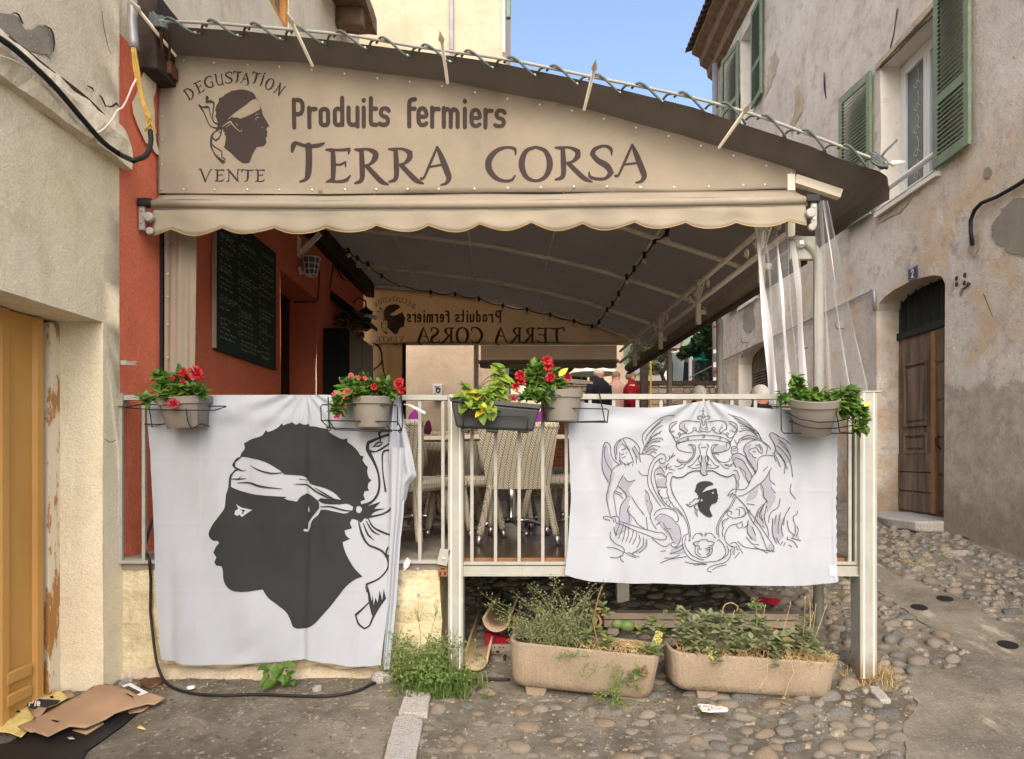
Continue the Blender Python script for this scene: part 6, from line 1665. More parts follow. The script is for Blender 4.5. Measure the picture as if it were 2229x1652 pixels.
def bush(name, label, root, blobs, meshes, dens, seed, flowers=(), group=None, cat='plant', stems=True, droop=.0, fsize=1.0):
    """blobs: (u, v, ru, rv, Y) in picture units, turned into real ellipsoids at distance Y"""
    r_ = random.Random(seed)
    t = thing(name, label, cat, root, group)
    sm_ = MB()
    for (u, v, ru, rv, Y) in blobs:
        k_ = Y/F
        cpt = P(u, v, Y); rx, rz = ru*k_, rv*k_
        n = max(5, int(dens*ru*rv/400))
        if stems:
            for q in range(max(2, n//8)):
                e = in_ball(r_); e = cpt + Vector((e.x*rx*.8, e.y*rx*.7, e.z*rz*.8))
                mid = (root + e)/2 + Vector((r_.uniform(-.03,.03), r_.uniform(-.02,.02), .02 + .04*r_.random()))
                sm_.tube(catmull([root + Vector((r_.uniform(-.04,.04), r_.uniform(-.03,.03), 0)), mid, e], 4), .0028, 5)
        for q in range(n):
            e = in_ball(r_)
            p = cpt + Vector((e.x*rx, e.y*rx*.8, e.z*rz))
            d = Vector((e.x, e.y*.9 - .15, e.z*.6 + .25 - droop)) + Vector((r_.uniform(-.6,.6), r_.uniform(-.6,.4), r_.uniform(-.5,.4)))
            upd = Vector((r_.uniform(-.4,.4), -.55, .8))
            put('leaf', r_.choice(meshes), t, p - d.normalized()*.03, d, upd, r_.uniform(.75, 1.2))
    if stems: sm_.build('stems', M['stem'], t, fix=False)
    for f in flowers:
        u, v, mt, s = f[:4]
        Y = f[4] if len(f) > 4 else blobs[0][4]-.09
        p = P(u, v, Y)
        nrm = Vector((r_.uniform(-.5,.5), -1, r_.uniform(-.1,.5))) if len(f) < 6 else Vector(f[5])
        put('flower', FL[mt], t, p, nrm.orthogonal(), nrm, s*fsize*.88)
    return t

# ================================================================= pots, wire holders and their plants
YP = 3.93
def wires(label, paths, group='wire pot holders on the railing', r=.0036):
    m = MB()
    for q in paths: m.tube([P(*p) if len(p) == 3 else P(p[0], p[1], YP-.1) for p in q], r, 6)
    o = m.build('pot_holder', M['black'], None, smooth=True, fix=False)
    return tag(o, label, 'pot holder', group)
def tilt_lathe(prof, u, v, Y, rx=0, ry=0, n=28, sq=None):
    Mx = Matrix.Translation(P(u, v, Y)) @ Matrix.Rotation(ry, 4, 'Y') @ Matrix.Rotation(rx, 4, 'X')
    m = MB()
    if sq is None: return m.lathe(prof, Mx, n)
    b = len(m.v); N_ = 24
    ring = []
    for k in range(N_):
        a = 2*math.pi*(k+.5)/N_
        x, y = math.cos(a), math.sin(a); e = max(abs(x), abs(y)); f_ = (1/e)*(1-sq) + sq
        ring.append((x*min(f_, 1.28), y*min(f_, 1.28)))
    for r_, z in prof:
        m.v += [tuple(Mx @ Vector((x*r_, y*r_, z))) for x, y in ring]
    for i in range(len(prof)-1):
        for k in range(N_):
            l = (k+1) % N_; m.f.append((i*N_+k, i*N_+l, (i+1)*N_+l, (i+1)*N_+k))
    m.f.append(tuple(reversed(range(N_)))); m.f.append(tuple((len(prof)-1)*N_+k for k in range(N_)))
    return m
def pot(label, u, vb, h, rt, rb, rx=0, ry=0, sq=None, Y=YP):
    t = thing('flower_pot', label, 'flower pot', P(u, vb, Y), 'taupe plastic pots on the railing')
    prof = [(rb, 0), (rb+.004, .004), (rt-.010, h-.045), (rt, h-.043), (rt+.002, h-.004), (rt-.002, h), (rt-.009, h), (rt-.014, h-.03), (rt*.6, h-.03), (.004, h-.032)]
    tilt_lathe(prof[:8], u, vb, Y, rx, ry, 32, sq).build('body', M['pot'], t, smooth=True, fix=False, auto=38)
    Mx = Matrix.Translation(P(u, vb, Y)) @ Matrix.Rotation(ry, 4, 'Y') @ Matrix.Rotation(rx, 4, 'X')
    s = MB(); s.lathe([(rt-.01, h-.03), (rt*.5, h-.018), (.0, h-.02)], Mx, 20); s.build('soil', M['soil'], t, smooth=True)
    return t
pot('tilted square taupe pot with bright red flowers at the left end of the railing', 409, 931, .185, .128, .092, R(4), R(-3.5), .25)
pot('round taupe pot holding pink and red flowers over the head flag', 809, 930, .185, .122, .092, R(3), 0)
pot('round taupe pot right of the long dark trough', 1224, 917, .185, .121, .092, R(2), 0)
pot('round taupe pot leaning forward with trailing green leaves beside the right post', 1766, 944, .215, .142, .100, R(14), R(-2), None, 3.90)
wires('bent low wire holder under the tilted square pot at the left', [[(273,887,4.05),(300,881,3.98),(355,880,3.98)],[(273,887,4.05),(330,892,3.80),(440,893,3.78),(467,893,3.80),(492,885,3.95)],[(492,884,3.95),(441,884,3.98)],
   [(324,885,3.9),(331,930,3.9),(363,921,3.95),(362,895,3.95)],[(314,923,4.0),(345,924,3.95),(368,922,3.95)],[(405,889,3.78),(408,915,3.78),(416,933,3.80),(440,922,3.85)],[(435,922,3.9),(457,928,3.95)]])
wires('wire basket holder round the pot with pink and red flowers', [[(716,932,3.85),(699,915,3.84),(698,885,3.84),(701,881,3.84),(862,882,3.84),(865,886,3.84),(865,926,3.84)],[(699,915,3.84),(865,918,3.84)],[(710,931,3.86),(874,937,3.86)],[(714,914,4.0),(728,935,3.8),(850,940,3.8)],[(865,918,3.84),(874,937,3.86),(876,924,3.95),(873,858,4.04),(880,856,4.07)],[(714,914,4.0),(719,934,3.86)],[(838,918,4.0),(852,940,3.8)],[(716,930,3.95),(714,866,4.0),(712,858,4.04)],
   [(870+3*math.cos(t),938+3*math.sin(t),3.85) for t in [k*.7 for k in range(10)]],[(716+3*math.cos(t),934+3*math.sin(t),3.85) for t in [k*.7 for k in range(10)]]])
wires('wire bracket across the front of the long dark trough', [[(1007,935,3.79),(1009,908,3.79),(1013,904,3.79),(1145,907,3.79),(1149,910,3.79),(1146,937,3.79)]])
wires('wire basket holder with an empty bay right of the middle pot', [[(1181,918,3.84),(1183,888,3.84),(1320,890,3.84),(1324,893,3.84),(1321,920,3.84)],[(1180,916,3.84),(1230,919,3.84),(1321,919,3.84)],[(1321,920,3.84),(1316,917,3.84),(1303,850,4.04)],[(1255,918,3.95),(1318,916,3.92)],[(1186,917,3.95),(1181,880,4.0)]])
wires('wire basket holder round the leaning pot beside the right post', [[(1688,852,4.06),(1696,851,4.0),(1699,862,3.86),(1700,938,3.84),(1706,943,3.84),(1857,943,3.84),(1860,938,3.84),(1862,912,3.84)],[(1710,897,3.80),(1740,912,3.73),(1780,919,3.72),(1818,918,3.74),(1850,910,3.84)],[(1717,916,3.80),(1745,927,3.75),(1780,933,3.73),(1818,932,3.76),(1855,926,3.84)],[(1723,885,3.95),(1724,943,3.84)],[(1660,885,4.03),(1720,886,3.98)],[(1820,900,3.95),(1827,940,3.85),(1858,943,3.84)]])
# long dark trough
tr = thing('planter_trough', 'long anthracite plastic trough hooked on the railing above the left tall post', 'planter', P(1076, 930, 3.9))
def trough(parts, corners, mat, inset, wall=.006):
    pass
yf, ybk = 3.80, 4.02
def hexa(m, tl, tr_, bl, br, y0t, y1t, y0b, y1b):
    a = [Vector((P(*bl,yf).x, y0b, P(*bl,yf).z)), Vector((P(*br,yf).x, y0b, P(*br,yf).z)), Vector((P(*br,yf).x, y1b, P(*br,yf).z)), Vector((P(*bl,yf).x, y1b, P(*bl,yf).z))]
    b = [Vector((P(*tl,yf).x, y0t, P(*tl,yf).z)), Vector((P(*tr_,yf).x, y0t, P(*tr_,yf).z)), Vector((P(*tr_,yf).x, y1t, P(*tr_,yf).z)), Vector((P(*tl,yf).x, y1t, P(*tl,yf).z))]
    m.add(a + b, [(0,3,2,1),(4,5,6,7),(0,1,5,4),(1,2,6,5),(2,3,7,6),(3,0,4,7)])
m = MB(); hexa(m, (981,874), (1174,891), (991,929), (1160,937), yf, ybk, yf+.03, ybk-.03); m.build('body', M['anthracite'], tr, bevel=.012)
m = MB(); hexa(m, (977,864), (1178,881), (980,873.5), (1175,890.5), yf-.008, ybk+.008, yf-.008, ybk+.008); m.build('rim', M['anthracite'], tr, bevel=.004)
m = MB(); hexa(m, (984,862.5), (1171,879.5), (984,864), (1171,881), yf+.015, ybk-.015, yf+.015, ybk-.015); m.build('soil', M['soil'], tr)
for a, b in ((1000,1018),(1055,1082),(1125,1150)):
    m = MB(); hexa(m, (a,931), (b,934), (a+2,939), (b-2,941), yf+.05, ybk-.04, yf+.05, ybk-.04); m.build('foot', M['anthracite'], tr, bevel=.004)
# plants
bush('flowering_plant', 'bushy plant with bright red trumpet flowers in the tilted square pot', P(400, 862, YP), [(372,838,30,26,3.92),(408,850,34,20,3.86),(352,818,16,16,3.95),(322,866,24,13,3.86),(430,850,22,16,3.86),(396,824,24,18,3.95),(365,858,20,12,3.8)], GL, 50, 11,
     [(397,811,'petal',1.05),(424,812,'petal',1.45,3.84),(377,878,'petal',1.05,3.76),(398,831,'petal',.6),(375,823,'petal',.5),(436,822,'petal',.5)], 'flowering plants on the railing')
bush('flowering_plant', 'plant with pink buds and red flowers trailing over the left edge of its round pot', P(800, 858, YP), [(766,842,30,26,3.92),(800,838,26,22,3.9),(838,840,32,20,3.92),(738,876,20,24,3.84),(775,856,26,14,3.84),(728,892,11,16,3.82),(850,852,18,16,3.9)], GL, 50, 12,
     [(866,835,'petal',1.05),(873,848,'petal',.95),(754,858,'petal_pink',1.1),(745,883,'petal_pink',.8),(734,904,'petal_pink',.8),(727,858,'petal_pink',.6),(814,842,'petal',.7),(764,816,'petal_pink',.5),(780,822,'petal_pink',.45),(794,823,'petal_pink',.45),(872,828,'petal',.6)], 'flowering plants on the railing')
bush('trailing_plant', 'light green broad leaves with one yellow leaf spilling from the dark trough', P(1040, 864, 3.92), [(1012,862,16,24,3.82),(1048,866,28,24,3.82),(1090,822,14,30,3.9),(1078,848,20,18,3.86),(1060,886,24,16,3.76),(1020,878,16,16,3.78)], GLL, 23, 13, (), None, droop=.25)
bush('flowering_plant', 'tall plant with several red flowers growing up from the middle pot and trough', P(1200, 860, 3.93), [(1160,828,26,30,3.92),(1185,808,26,26,3.95),(1158,858,30,18,3.84),(1205,840,28,24,3.92),(1196,858,26,16,3.84),(1215,826,16,14,3.95),(1158,800,16,14,3.97)], GL, 42, 14,
     [(1191,784,'petal',1.05),(1193,796,'petal',1.1),(1131,817,'petal',1.1),(1134,828,'petal',1.0),(1197,821,'petal',1.05),(1236,821,'petal',.8),(1122,842,'petal',.8),(1117,867,'petal',.7),(1177,856,'petal_pink',.4)], 'flowering plants on the railing')
bush('trailing_plant', 'green leafy plant without flowers trailing from the leaning pot over the right post', P(1768, 866, 3.93), [(1735,842,18,20,3.9),(1712,862,14,14,3.9),(1762,862,28,14,3.84),(1812,868,28,18,3.82),(1850,862,26,22,3.82),(1840,885,34,18,3.80),(1872,892,18,16,3.80),(1882,920,10,22,3.80),(1868,934,10,10,3.80),(1732,824,10,10,3.9)], GL, 52, 15, (), None, droop=.2)
for k, (u, v, pa) in enumerate(((1053,890,'trailing_plant'),(1191+38,805,'flowering_plant.002'),(1885,882,'trailing_plant.001'))):
    pass
yl = leaf_mesh('leaf', .075, .04, 'leaf_light', .2); yl2 = bpy.data.materials.new('yellow_leaf'); yl2.use_nodes = True; yl2.node_tree.nodes['Principled BSDF'].inputs['Base Color'].default_value = c(224,180,40); yl.materials[0] = yl2
put('yellow_leaf', yl, bpy.data.objects['trailing_plant'], P(1052, 876, 3.74), (.05, -.1, -1), (0, -1, 0), 1)
put('yellow_leaf', yl, bpy.data.objects['flowering_plant.002'], P(1216, 818, 3.8), (.75, -.2, .7), (0, -1, .3), .9)
put('yellow_leaf', yl, bpy.data.objects['trailing_plant.001'], P(1880, 884, 3.74), (.7, -.2, .5), (0, -1, .3), .6)

# ================================================================= wicker chairs
def make_chair():
    t = thing('wicker_chair', 'woven pale wicker chair with its back towards the railing in the gap between the flags', 'chair', (0, 0, 0), 'wicker chairs on the terrace')
    # back panel: wide at the top, narrow below, slightly curved; chair faces +y
    def bk(s_, t_):
        wd = .225 + .065*t_ + .0*t_; x = (s_-.5)*2*wd
        z = .40 + .455*t_; y = -.235 - .085*t_**1.5 - .02*(1-(2*s_-1)**2)
        return Vector((x, y, z))
    m = MB(); nu, nv = 10, 10
    f0 = [bk(i/nu, j/nv) for j in range(nv+1) for i in range(nu+1)]
    f1 = [p + Vector((0, .05, 0)) for p in f0]
    g = [(j*(nu+1)+i, j*(nu+1)+i+1, (j+1)*(nu+1)+i+1, (j+1)*(nu+1)+i) for j in range(nv) for i in range(nu)]
    k = len(f0)
    m.add(f0 + f1, g + [tuple(reversed([i+k for i in f])) for f in g])
    edge = [i for i in range(nu+1)] + [(j+1)*(nu+1)-1 for j in range(1, nv+1)] + [nv*(nu+1)+i for i in range(nu-1, -1, -1)] + [j*(nu+1) for j in range(nv-1, 0, -1)]
    n = len(edge); m.add([], [])
    for a in range(n):
        i, j = edge[a], edge[(a+1) % n]; m.f.append((j, i, i+k, j+k))
    m.build('backrest', M['wicker'], t, smooth=True, auto=50)
    tp_ = MB().tube([bk(i/10, 1.0) + Vector((0, .025, .0)) for i in range(11)], .028, 8); tp_.build('top_roll', M['wicker'], t, smooth=True)
    m = MB(); m.box(-.235, .235, -.22, .27, .39, .475); m.build('seat', M['wicker'], t, bevel=.03)
    for sx in (-1, 1):
        for sy, fy in ((-1, -.30), (1, .28)):
            top = Vector((sx*.205, -.22 if sy < 0 else .225, .42)); bot = Vector((sx*(.275 if sy < 0 else .225), fy, .07)); mid = (top+bot)/2 + Vector((-sx*.008, 0, .03))
            lg = MB().tube(catmull([top, mid, bot], 5), .026, 10).build('leg', M['wicker'], t, smooth=True)
            d = (bot-mid).normalized()
            MB().tube([bot - d*.005, bot + d*.07], .021, 12).build('metal_foot', M['chrome'], lg, smooth=True)
    return t
chair0 = make_chair()
chair0.location = (P(1128, 0, 4.98).x, 4.98, DZ)
def chair(u, Y, rz, label): return dup_tree(chair0, (P(u, 0, Y).x, Y, DZ), R(rz), label, 'wicker chairs on the terrace')
chair(925, 5.05, -62, 'wicker chair seen from its side between the big flag and the left tall post')
chair(884, 4.68, -20, 'wicker chair half hidden behind the edge of the big head flag')
chair(1010, 5.35, 95, 'wicker chair turned sideways just left of the foremost chair')
chair(1215, 5.75, -95, 'wicker chair turned sideways to the right of the foremost chair')
chair(1100, 6.0, 180, 'wicker chair across the table from the foremost chair')
chair(985, 6.6, 10, 'wicker chair deeper inside behind the left tall post')
chair(1270, 6.9, 100, 'wicker chair deeper inside beyond the right table')
chair(880, 6.3, 170, 'wicker chair far inside near the grey concrete floor')
def table(u, Y, z, label, wx=.72, wy=.72):
    x = P(u, 0, Y).x
    t = thing('terrace_table', label, 'table', (x, Y, DZ), 'terrace tables')
    MB().box(x-wx/2, x+wx/2, Y-wy/2, Y+wy/2, z-.035, z).build('tabletop', M['wood_grey'], t, bevel=.006)
    MB().lathe([(.045, DZ+.1), (.038, DZ+.12), (.038, z-.035)], Matrix.Translation((x, Y, 0)), 16).build('column', M['chrome'], t, smooth=True)
    for k in range(4):
        a = R(20 + 90*k); d = Vector((math.cos(a), math.sin(a), 0)); q = Vector((x, Y, DZ+.11))
        MB().tube([q, q + d*.16 + Vector((0,0,-.015)), q + d*.38 + Vector((0,0,-.085))], [.028, .022, .016], 8).build('foot', M['chrome'], t, smooth=True)
    return t
table(1112, 5.45, .165, 'weathered wooden table on a brushed steel column in front of the foremost chair', 1.0, .7)
table(905, 5.75, .165, 'wooden table with purple napkins behind the left wicker chairs', .8, .7)
table(1290, 6.2, .165, 'wooden table half hidden behind the coat of arms flag', .9, .7)
table(960, 7.6, .165, 'wooden table at the back of the terrace')
def napkin(u, vb, Y, h, w_, mat, label):
    p = P(u, vb, Y); m = MB()
    m.lathe([(w_*.8, 0), (w_, h*.3), (w_*.9, h*.6), (w_*.5, h*.85), (.004, h)], Matrix.Translation(p) @ Matrix.Rotation(R(8), 4, 'Y'), 7, 1, .5)
    tag(m.build('napkin', M[mat], None, rough=(.04, .006, 25), smooth=True), label, 'napkin', 'folded napkins on the tables')
napkin(897, 932, 5.5, .155, .05, 'purple', 'purple napkin folded upright beside the big flag')
napkin(929, 945, 5.55, .12, .035, 'dark_purple', 'dark purple napkin standing left of the tall post')
napkin(1172, 942, 5.3, .19, .05, 'purple', 'purple napkin just right of the dark trough, above the foremost chair')
napkin(1064, 936, 6.0, .10, .03, 'dark_purple', 'dark purple napkin peeping over the trough rim')

# ================================================================= greenery inside
bush('climbing_plant', 'pale climbing greenery on top of the black cabinet', Vector((-2.3, 8.6, 1.62)), [(745,700,22,14,8.7),(770,715,26,18,8.7),(785,700,18,16,9.0),(762,690,18,12,8.8)], [leaf_mesh('leaf', .09, .06, 'leaf_olive', .3), leaf_mesh('leaf', .08, .05, 'leaf_dark', .3)], 45, 31)
# ================================================================= stoneware planters on the street
def planter(label, uL, uR, v_rimL, v_rimR, v_foot, Y0, depth, h, yaw, feet):
    """long trough with rounded ends; the front top edge runs from (uL, v_rimL) to (uR, v_rimR)"""
    a = P(uL, v_rimL, Y0); b = P(uR, v_rimR, Y0 + yaw)
    L_ = (b-a).length; X = (b-a).normalized(); Z = Vector((0, 0, 1)); Z = (Z - X*Z.dot(X)).normalized(); Yv = Z.cross(X)
    t = thing('planter', label, 'planter', a + X*L_/2 - Z*h, 'stoneware planters')
    def ring(ins, z, dz=0, n=8, rad=.09):
        x0, x1, y0, y1 = ins, L_-ins, ins, depth-ins
        r_ = max(.02, rad-ins*.5); out = []
        for cx, cy, a0 in ((x1-r_, y0+r_, -90), (x1-r_, y1-r_, 0), (x0+r_, y1-r_, 90), (x0+r_, y0+r_, 180)):
            for k in range(n+1):
                an = R(a0 + 90*k/n); out.append(a + X*(cx+r_*math.cos(an)) + Yv*(cy+r_*math.sin(an)) + Z*(z - h))
        return out
    rings = [ring(.075, 0), ring(.040, .022), ring(.024, .06), ring(.014, h*.6), ring(.0, h-.012), ring(.0, h-.003), ring(.006, h+.003), ring(.018, h+.003), ring(.024, h-.004), ring(.034, h-.05)]
    m = MB(); n = len(rings[0])
    for r_ in rings: m.v += [tuple(p) for p in r_]
    for i in range(len(rings)-1):
        for k in range(n): m.f.append((i*n+k, i*n+(k+1) % n, (i+1)*n+(k+1) % n, (i+1)*n+k))
    m.f.append(tuple(reversed(range(n))))
    m.build('trough', M['planter'], t, smooth=True, fix=False, auto=45)
    s = MB(); s.sheet(24, 8, lambda s_, q: a + X*(.03+(L_-.06)*s_) + Yv*(.03+(depth-.06)*q) + Z*(-.035 + .02*noise.noise(Vector((s_*9, q*5, 3))) + .012*math.sin(q*math.pi)))
    s.build('soil', M['soil'], t, smooth=True)
    for fx in feet:
        q = a + X*(L_*fx) - Z*h
        f = MB()
        for yy in (.07, depth-.12):
            c_ = q + Yv*yy
            vs = [c_ - X*.05 - Z*.06, c_ + X*.05 - Z*.06, c_ + X*.05 + Yv*.06 - Z*.06, c_ - X*.05 + Yv*.06 - Z*.06, c_ - X*.068 + Z*.012, c_ + X*.068 + Z*.012, c_ + X*.068 + Yv*.07 + Z*.012, c_ - X*.068 + Yv*.07 + Z*.012]
            f.add(vs, [(0,3,2,1),(4,5,6,7),(0,1,5,4),(1,2,6,5),(2,3,7,6),(3,0,4,7)])
        f.build('foot', M['planter'], t, bevel=.010)
    return t, a, X, Yv, Z, L_
pl1 = planter('stoneware planter with a feathery weed and fleshy rosettes, the left one', 1106, 1440, 1398, 1432, 1515, 3.79, .33, .272, -.08, (.2, .82))
pl2 = planter('stoneware planter crowded with fleshy grey-green leaves and dry straw, the right one', 1464, 1836, 1421, 1446, 1528, 3.74, .33, .232, .02, (.24, .75))
def on(pl_, s_, t_, h=0): 
    t, a, X, Yv, Z, L_ = pl_
    return a + X*(L_*s_) + Yv*t_ + Z*h
def rosette(t, p, n, meshes, r_, tilt=.35, s=1.0):
    a0 = r_.uniform(0, 6)
    for k in range(n):
        a = a0 + k*2.4; el = .15 + .75*k/n
        d = Vector((math.cos(a)*math.cos(el), math.sin(a)*math.cos(el) - tilt*.4, math.sin(el)))
        put('leaf', r_.choice(meshes), t, p + Vector((0, 0, .006*k)), d, (0, -.2, 1), s*r_.uniform(.75, 1.15)*(1 - .35*k/n))
def sprigs(mb_s, mb_l, base, tip, n, r_, ls=.016, spread=.02, droop=.0, sr=.0016):
    mid = (base+tip)/2 + Vector((r_.uniform(-.03,.03), r_.uniform(-.03,.02), .03 - droop))
    q = catmull([base, mid, tip], 5); mb_s.tube(q, [sr*1.5*(1-.6*i/len(q)) for i in range(len(q))], 4)
    for k in range(n):
        f_ = r_.random()**.7; i = min(len(q)-2, int(f_*(len(q)-1))); p = q[i] + (q[i+1]-q[i])*r_.random()
        p = p + Vector((r_.uniform(-1,1), r_.uniform(-1,1), r_.uniform(-.6,1)))*spread*(.3+.7*(1-f_*.6))
        d = Vector((r_.uniform(-1,1), r_.uniform(-1,.4), r_.uniform(-.3,.9))).normalized(); e = d.cross(Vector((r_.uniform(-.3,.3), -.6, .8))).normalized()
        l = ls*r_.uniform(.6, 1.3)
        mb_l.add([p, p + d*l*.5 + e*l*.24, p + d*l, p + d*l*.5 - e*l*.24], [(0, 1, 2, 3)])
r_ = random.Random(51)
# feathery weed in the left planter
fw = thing('weed', 'tall feathery grey-green weed at the left end of the left planter', 'plant', on(pl1, .3, .16, -.03))
ms, ml = MB(), MB()
tips = [(1058,1295),(1075,1330),(1130,1290),(1148,1265),(1165,1300),(1200,1310),(1216,1262),(1225,1300),(1262,1290),(1290,1300),(1306,1272),(1180,1330),(1240,1330),(1120,1340),(1150,1345),(1200,1350),(1260,1340),(1285,1330),(1140,1370),(1175,1375),(1220,1375),(1245,1368),(1120,1385),(1160,1395),(1200,1400),(1235,1395),(1265,1380),(1105,1360),(1310,1318)]
for u, v in tips:
    for k in range(3):
        sprigs(ms, ml, on(pl1, r_.uniform(.1,.5), r_.uniform(.05,.26), -.03), P(u + r_.uniform(-16,16), v + r_.uniform(-10,22), 3.95 + r_.uniform(-.12,.14)), 46, r_, .015, .045)
o = ms.build('stems', M['stem'], fw, fix=False); o['kind'] = 'stuff'
o = ml.build('foliage', M['leaf_grey'], fw, fix=False); o['kind'] = 'stuff'
# trailing weed over the front of that planter
tw = thing('weed', 'fine trailing weed hanging over the front of the left planter down to the cobbles', 'plant', P(1340, 1440, 3.78))
ms, ml = MB(), MB()
for u0, v0, u1, v1, n in ((1290,1425,1230,1432,40),(1330,1430,1345,1480,40),(1300,1430,1270,1475,30),(1360,1430,1330,1510,70),(1350,1470,1345,1540,90),(1340,1500,1355,1560,80),(1325,1500,1300,1525,50),(1360,1480,1390,1500,40),(1345,1520,1335,1575,60),(1250,1420,1210,1440,24)):
    for k in range(2): sprigs(ms, ml, P(u0, v0, 3.78), P(u1 + r_.uniform(-9,9), v1 + r_.uniform(-6,6), 3.68 + r_.uniform(-.05,.04)), n, r_, .013, .035, .03)
o = ms.build('stems', M['stem'], tw, fix=False); o['kind'] = 'stuff'
o = ml.build('foliage', M['leaf_weed'], tw, fix=False); o['kind'] = 'stuff'
# fleshy rosettes in both planters
su = thing('succulent', 'fleshy light green rosettes at the right end of the left planter', 'plant', on(pl1, .75, .15, -.03))
for u, v, Y, n, s in ((1291,1375,3.9,9,1.2),(1278,1392,3.84,8,1.1),(1320,1405,3.82,9,1.25),(1310,1390,3.9,8,1.0),(1268,1380,3.95,7,1.0),(1415,1365,3.95,8,1.0),(1425,1355,4.0,7,1.0),(1395,1378,3.98,8,.9),(1440,1375,3.95,7,1.0),(1420,1425,3.78,8,1.35),(1405,1420,3.78,6,1.2),(1392,1470,3.72,8,1.1),(1375,1478,3.72,6,1.0),(1290,1345,3.95,7,.9),(1312,1325,3.98,7,.9),(1320,1340,3.95,6,.9)): rosette(su, P(u, v, Y), n, GS, r_, .5, s)
m = MB()
for q in (((1420,1425),(1395,1432),(1378,1450),(1375,1470)),((1300,1400),(1290,1350),(1302,1300),(1310,1275))): m.tube(catmull([P(u, v, 3.84) for u, v in q], 5), .004, 5)
m.build('stem', M['twig'], su)
def florets(t, pts, mat, rad, n, name='flower_head'):
    for (u, v, Y) in pts:
        m = MB(); c0 = P(u, v, Y)
        for k in range(n): 
            q = in_ball(r_); m.ball(tuple(c0 + Vector((q.x*rad, q.y*rad*.8, q.z*rad*1.2))), .006, 5, 4)
        m.build(name, M[mat], t, fix=False)
florets(su, [(1432,1385,3.9),(1430,1396,3.86)], 'yellow_flower', .028, 40)
florets(su, [(1401,1463,3.70)], 'twig', .024, 30)
m = MB()
for k in range(170):
    p = on(pl1, r_.uniform(.45,.92), r_.uniform(.04,.26), -.02); d = Vector((r_.uniform(-1,1), r_.uniform(-1,1), r_.uniform(-.1,.5)))*.07
    m.tube(catmull([p, p + d*.5 + Vector((0,0,.02)), p + d], 3), .0022, 4)
tag(m.build('dry_stalks', M['straw'], None, fix=False), 'tangle of dry stalks on the soil of the left planter', 'dry stalks', kind='stuff')
tg = MB().tube(catmull([P(u, v, 3.95) for u, v in ((1263,1345),(1285,1358),(1300,1364),(1308,1355),(1300,1340),(1290,1348),(1297,1360))], 5), .010, 8)
tag(tg.build('bent_stick', M['twig'], None, smooth=True, fix=False), 'thick curled brown stick above the left planter', 'stick')
for k, (u, v, w_) in enumerate(((1343,1358,.033),(1365,1362,.042))):
    o = MB().ball(tuple(P(u, v, 4.0)), w_, 16, 10, (1.15, .8, .85)).build('fig_pad', M['leaf_succ'], None, smooth=True)
    tag(o, ('small' if k == 0 else 'larger') + ' smooth green pod lying at the back rim of the left planter', 'pod')
s2 = thing('succulent', 'mass of grey-green fleshy leaves filling the right planter', 'plant', on(pl2, .45, .15, -.03))
for k in range(125):
    s_ = r_.choice((r_.uniform(.04, .66), r_.uniform(.1, .92))); p = on(pl2, s_, r_.uniform(.0,.28), r_.uniform(.0,.19)*(1 if s_ < .62 else .55)); rosette(s2, p, r_.randint(5, 8), GG, r_, .5, r_.uniform(.9, 1.3))
for u, v, Y in ((1555,1425,3.76),(1550,1410,3.76),(1532,1405,3.78),(1690,1430,3.76),(1688,1450,3.74),(1680,1412,3.8),(1560,1440,3.74),(1650,1360,3.95),(1642,1335,3.95),(1645,1318,3.95),(1740,1360,3.98),(1755,1355,4.0),(1740,1375,3.96)): rosette(s2, P(u, v, Y), 7, GG, r_, .6, 1.05)
m = MB()
for q in (((1645,1395),(1647,1350),(1645,1318)),((1690,1405),(1685,1425),(1690,1445)),((1540,1385),(1548,1410),(1555,1440)),((1590,1400),(1660,1370),(1700,1345))): m.tube(catmull([P(u, v, 3.86) for u, v in q], 4), .004, 5)
m.build('stem', M['stem'], s2, fix=False)
florets(s2, [(1550,1424,3.74),(1543,1416,3.76)], 'yellow_flower', .026, 40); florets(s2, [(1640,1314,3.95),(1632,1318,3.95),(1655,1318,3.95),(1448,1330,3.95)], 'leaf_weed', .016, 22)
florets(s2, [(1686,1375,3.9)], 'petal', .022, 12)
m = MB()
for k in range(480):
    s_ = r_.choice((r_.uniform(.45,.97), r_.uniform(.65,.97), r_.uniform(.05,.5))); p = on(pl2, s_, r_.uniform(.0,.27), -.02)
    d = Vector((r_.uniform(-1,1), r_.uniform(-1,1), r_.uniform(.0,1.2)))*r_.uniform(.04,.09)
    m.tube(catmull([p, p + d*.6 + Vector((0,0,.015)), p + d + Vector((0,0,-.01))], 3), .0016, 4)
for u, v in ((1598,1330),(1665,1318),(1720,1312),(1752,1300),(1762,1308),(1775,1316),(1798,1318),(1770,1335)):
    p = on(pl2, (u-1464)/372 + r_.uniform(-.06,.06), .15, -.02); q = P(u, v, 3.95 + r_.uniform(-.05,.1)); m.tube(catmull([p, (p+q)/2 + Vector((.01,0,.02)), q], 4), .0016, 4)
    m.ball(tuple(q), .005, 5, 4, (.7, .7, 1.6))
m.tube(catmull([P(u, v, 3.9) for u, v in ((1570,1345),(1576,1318),(1592,1312),(1606,1320),(1603,1330)) ], 5), .003, 5)
for q in (((1722,1440),(1728,1465),(1715,1490),(1706,1520)),((1670,1445),(1668,1470),(1650,1500)),((1560,1440),(1575,1455)),((1640,1440),(1648,1455),(1690,1440),(1700,1465))): m.tube(catmull([P(u, v, 3.72) for u, v in q], 4), .0014, 4)
tag(m.build('dry_grass', M['straw'], None, fix=False), kind='stuff')

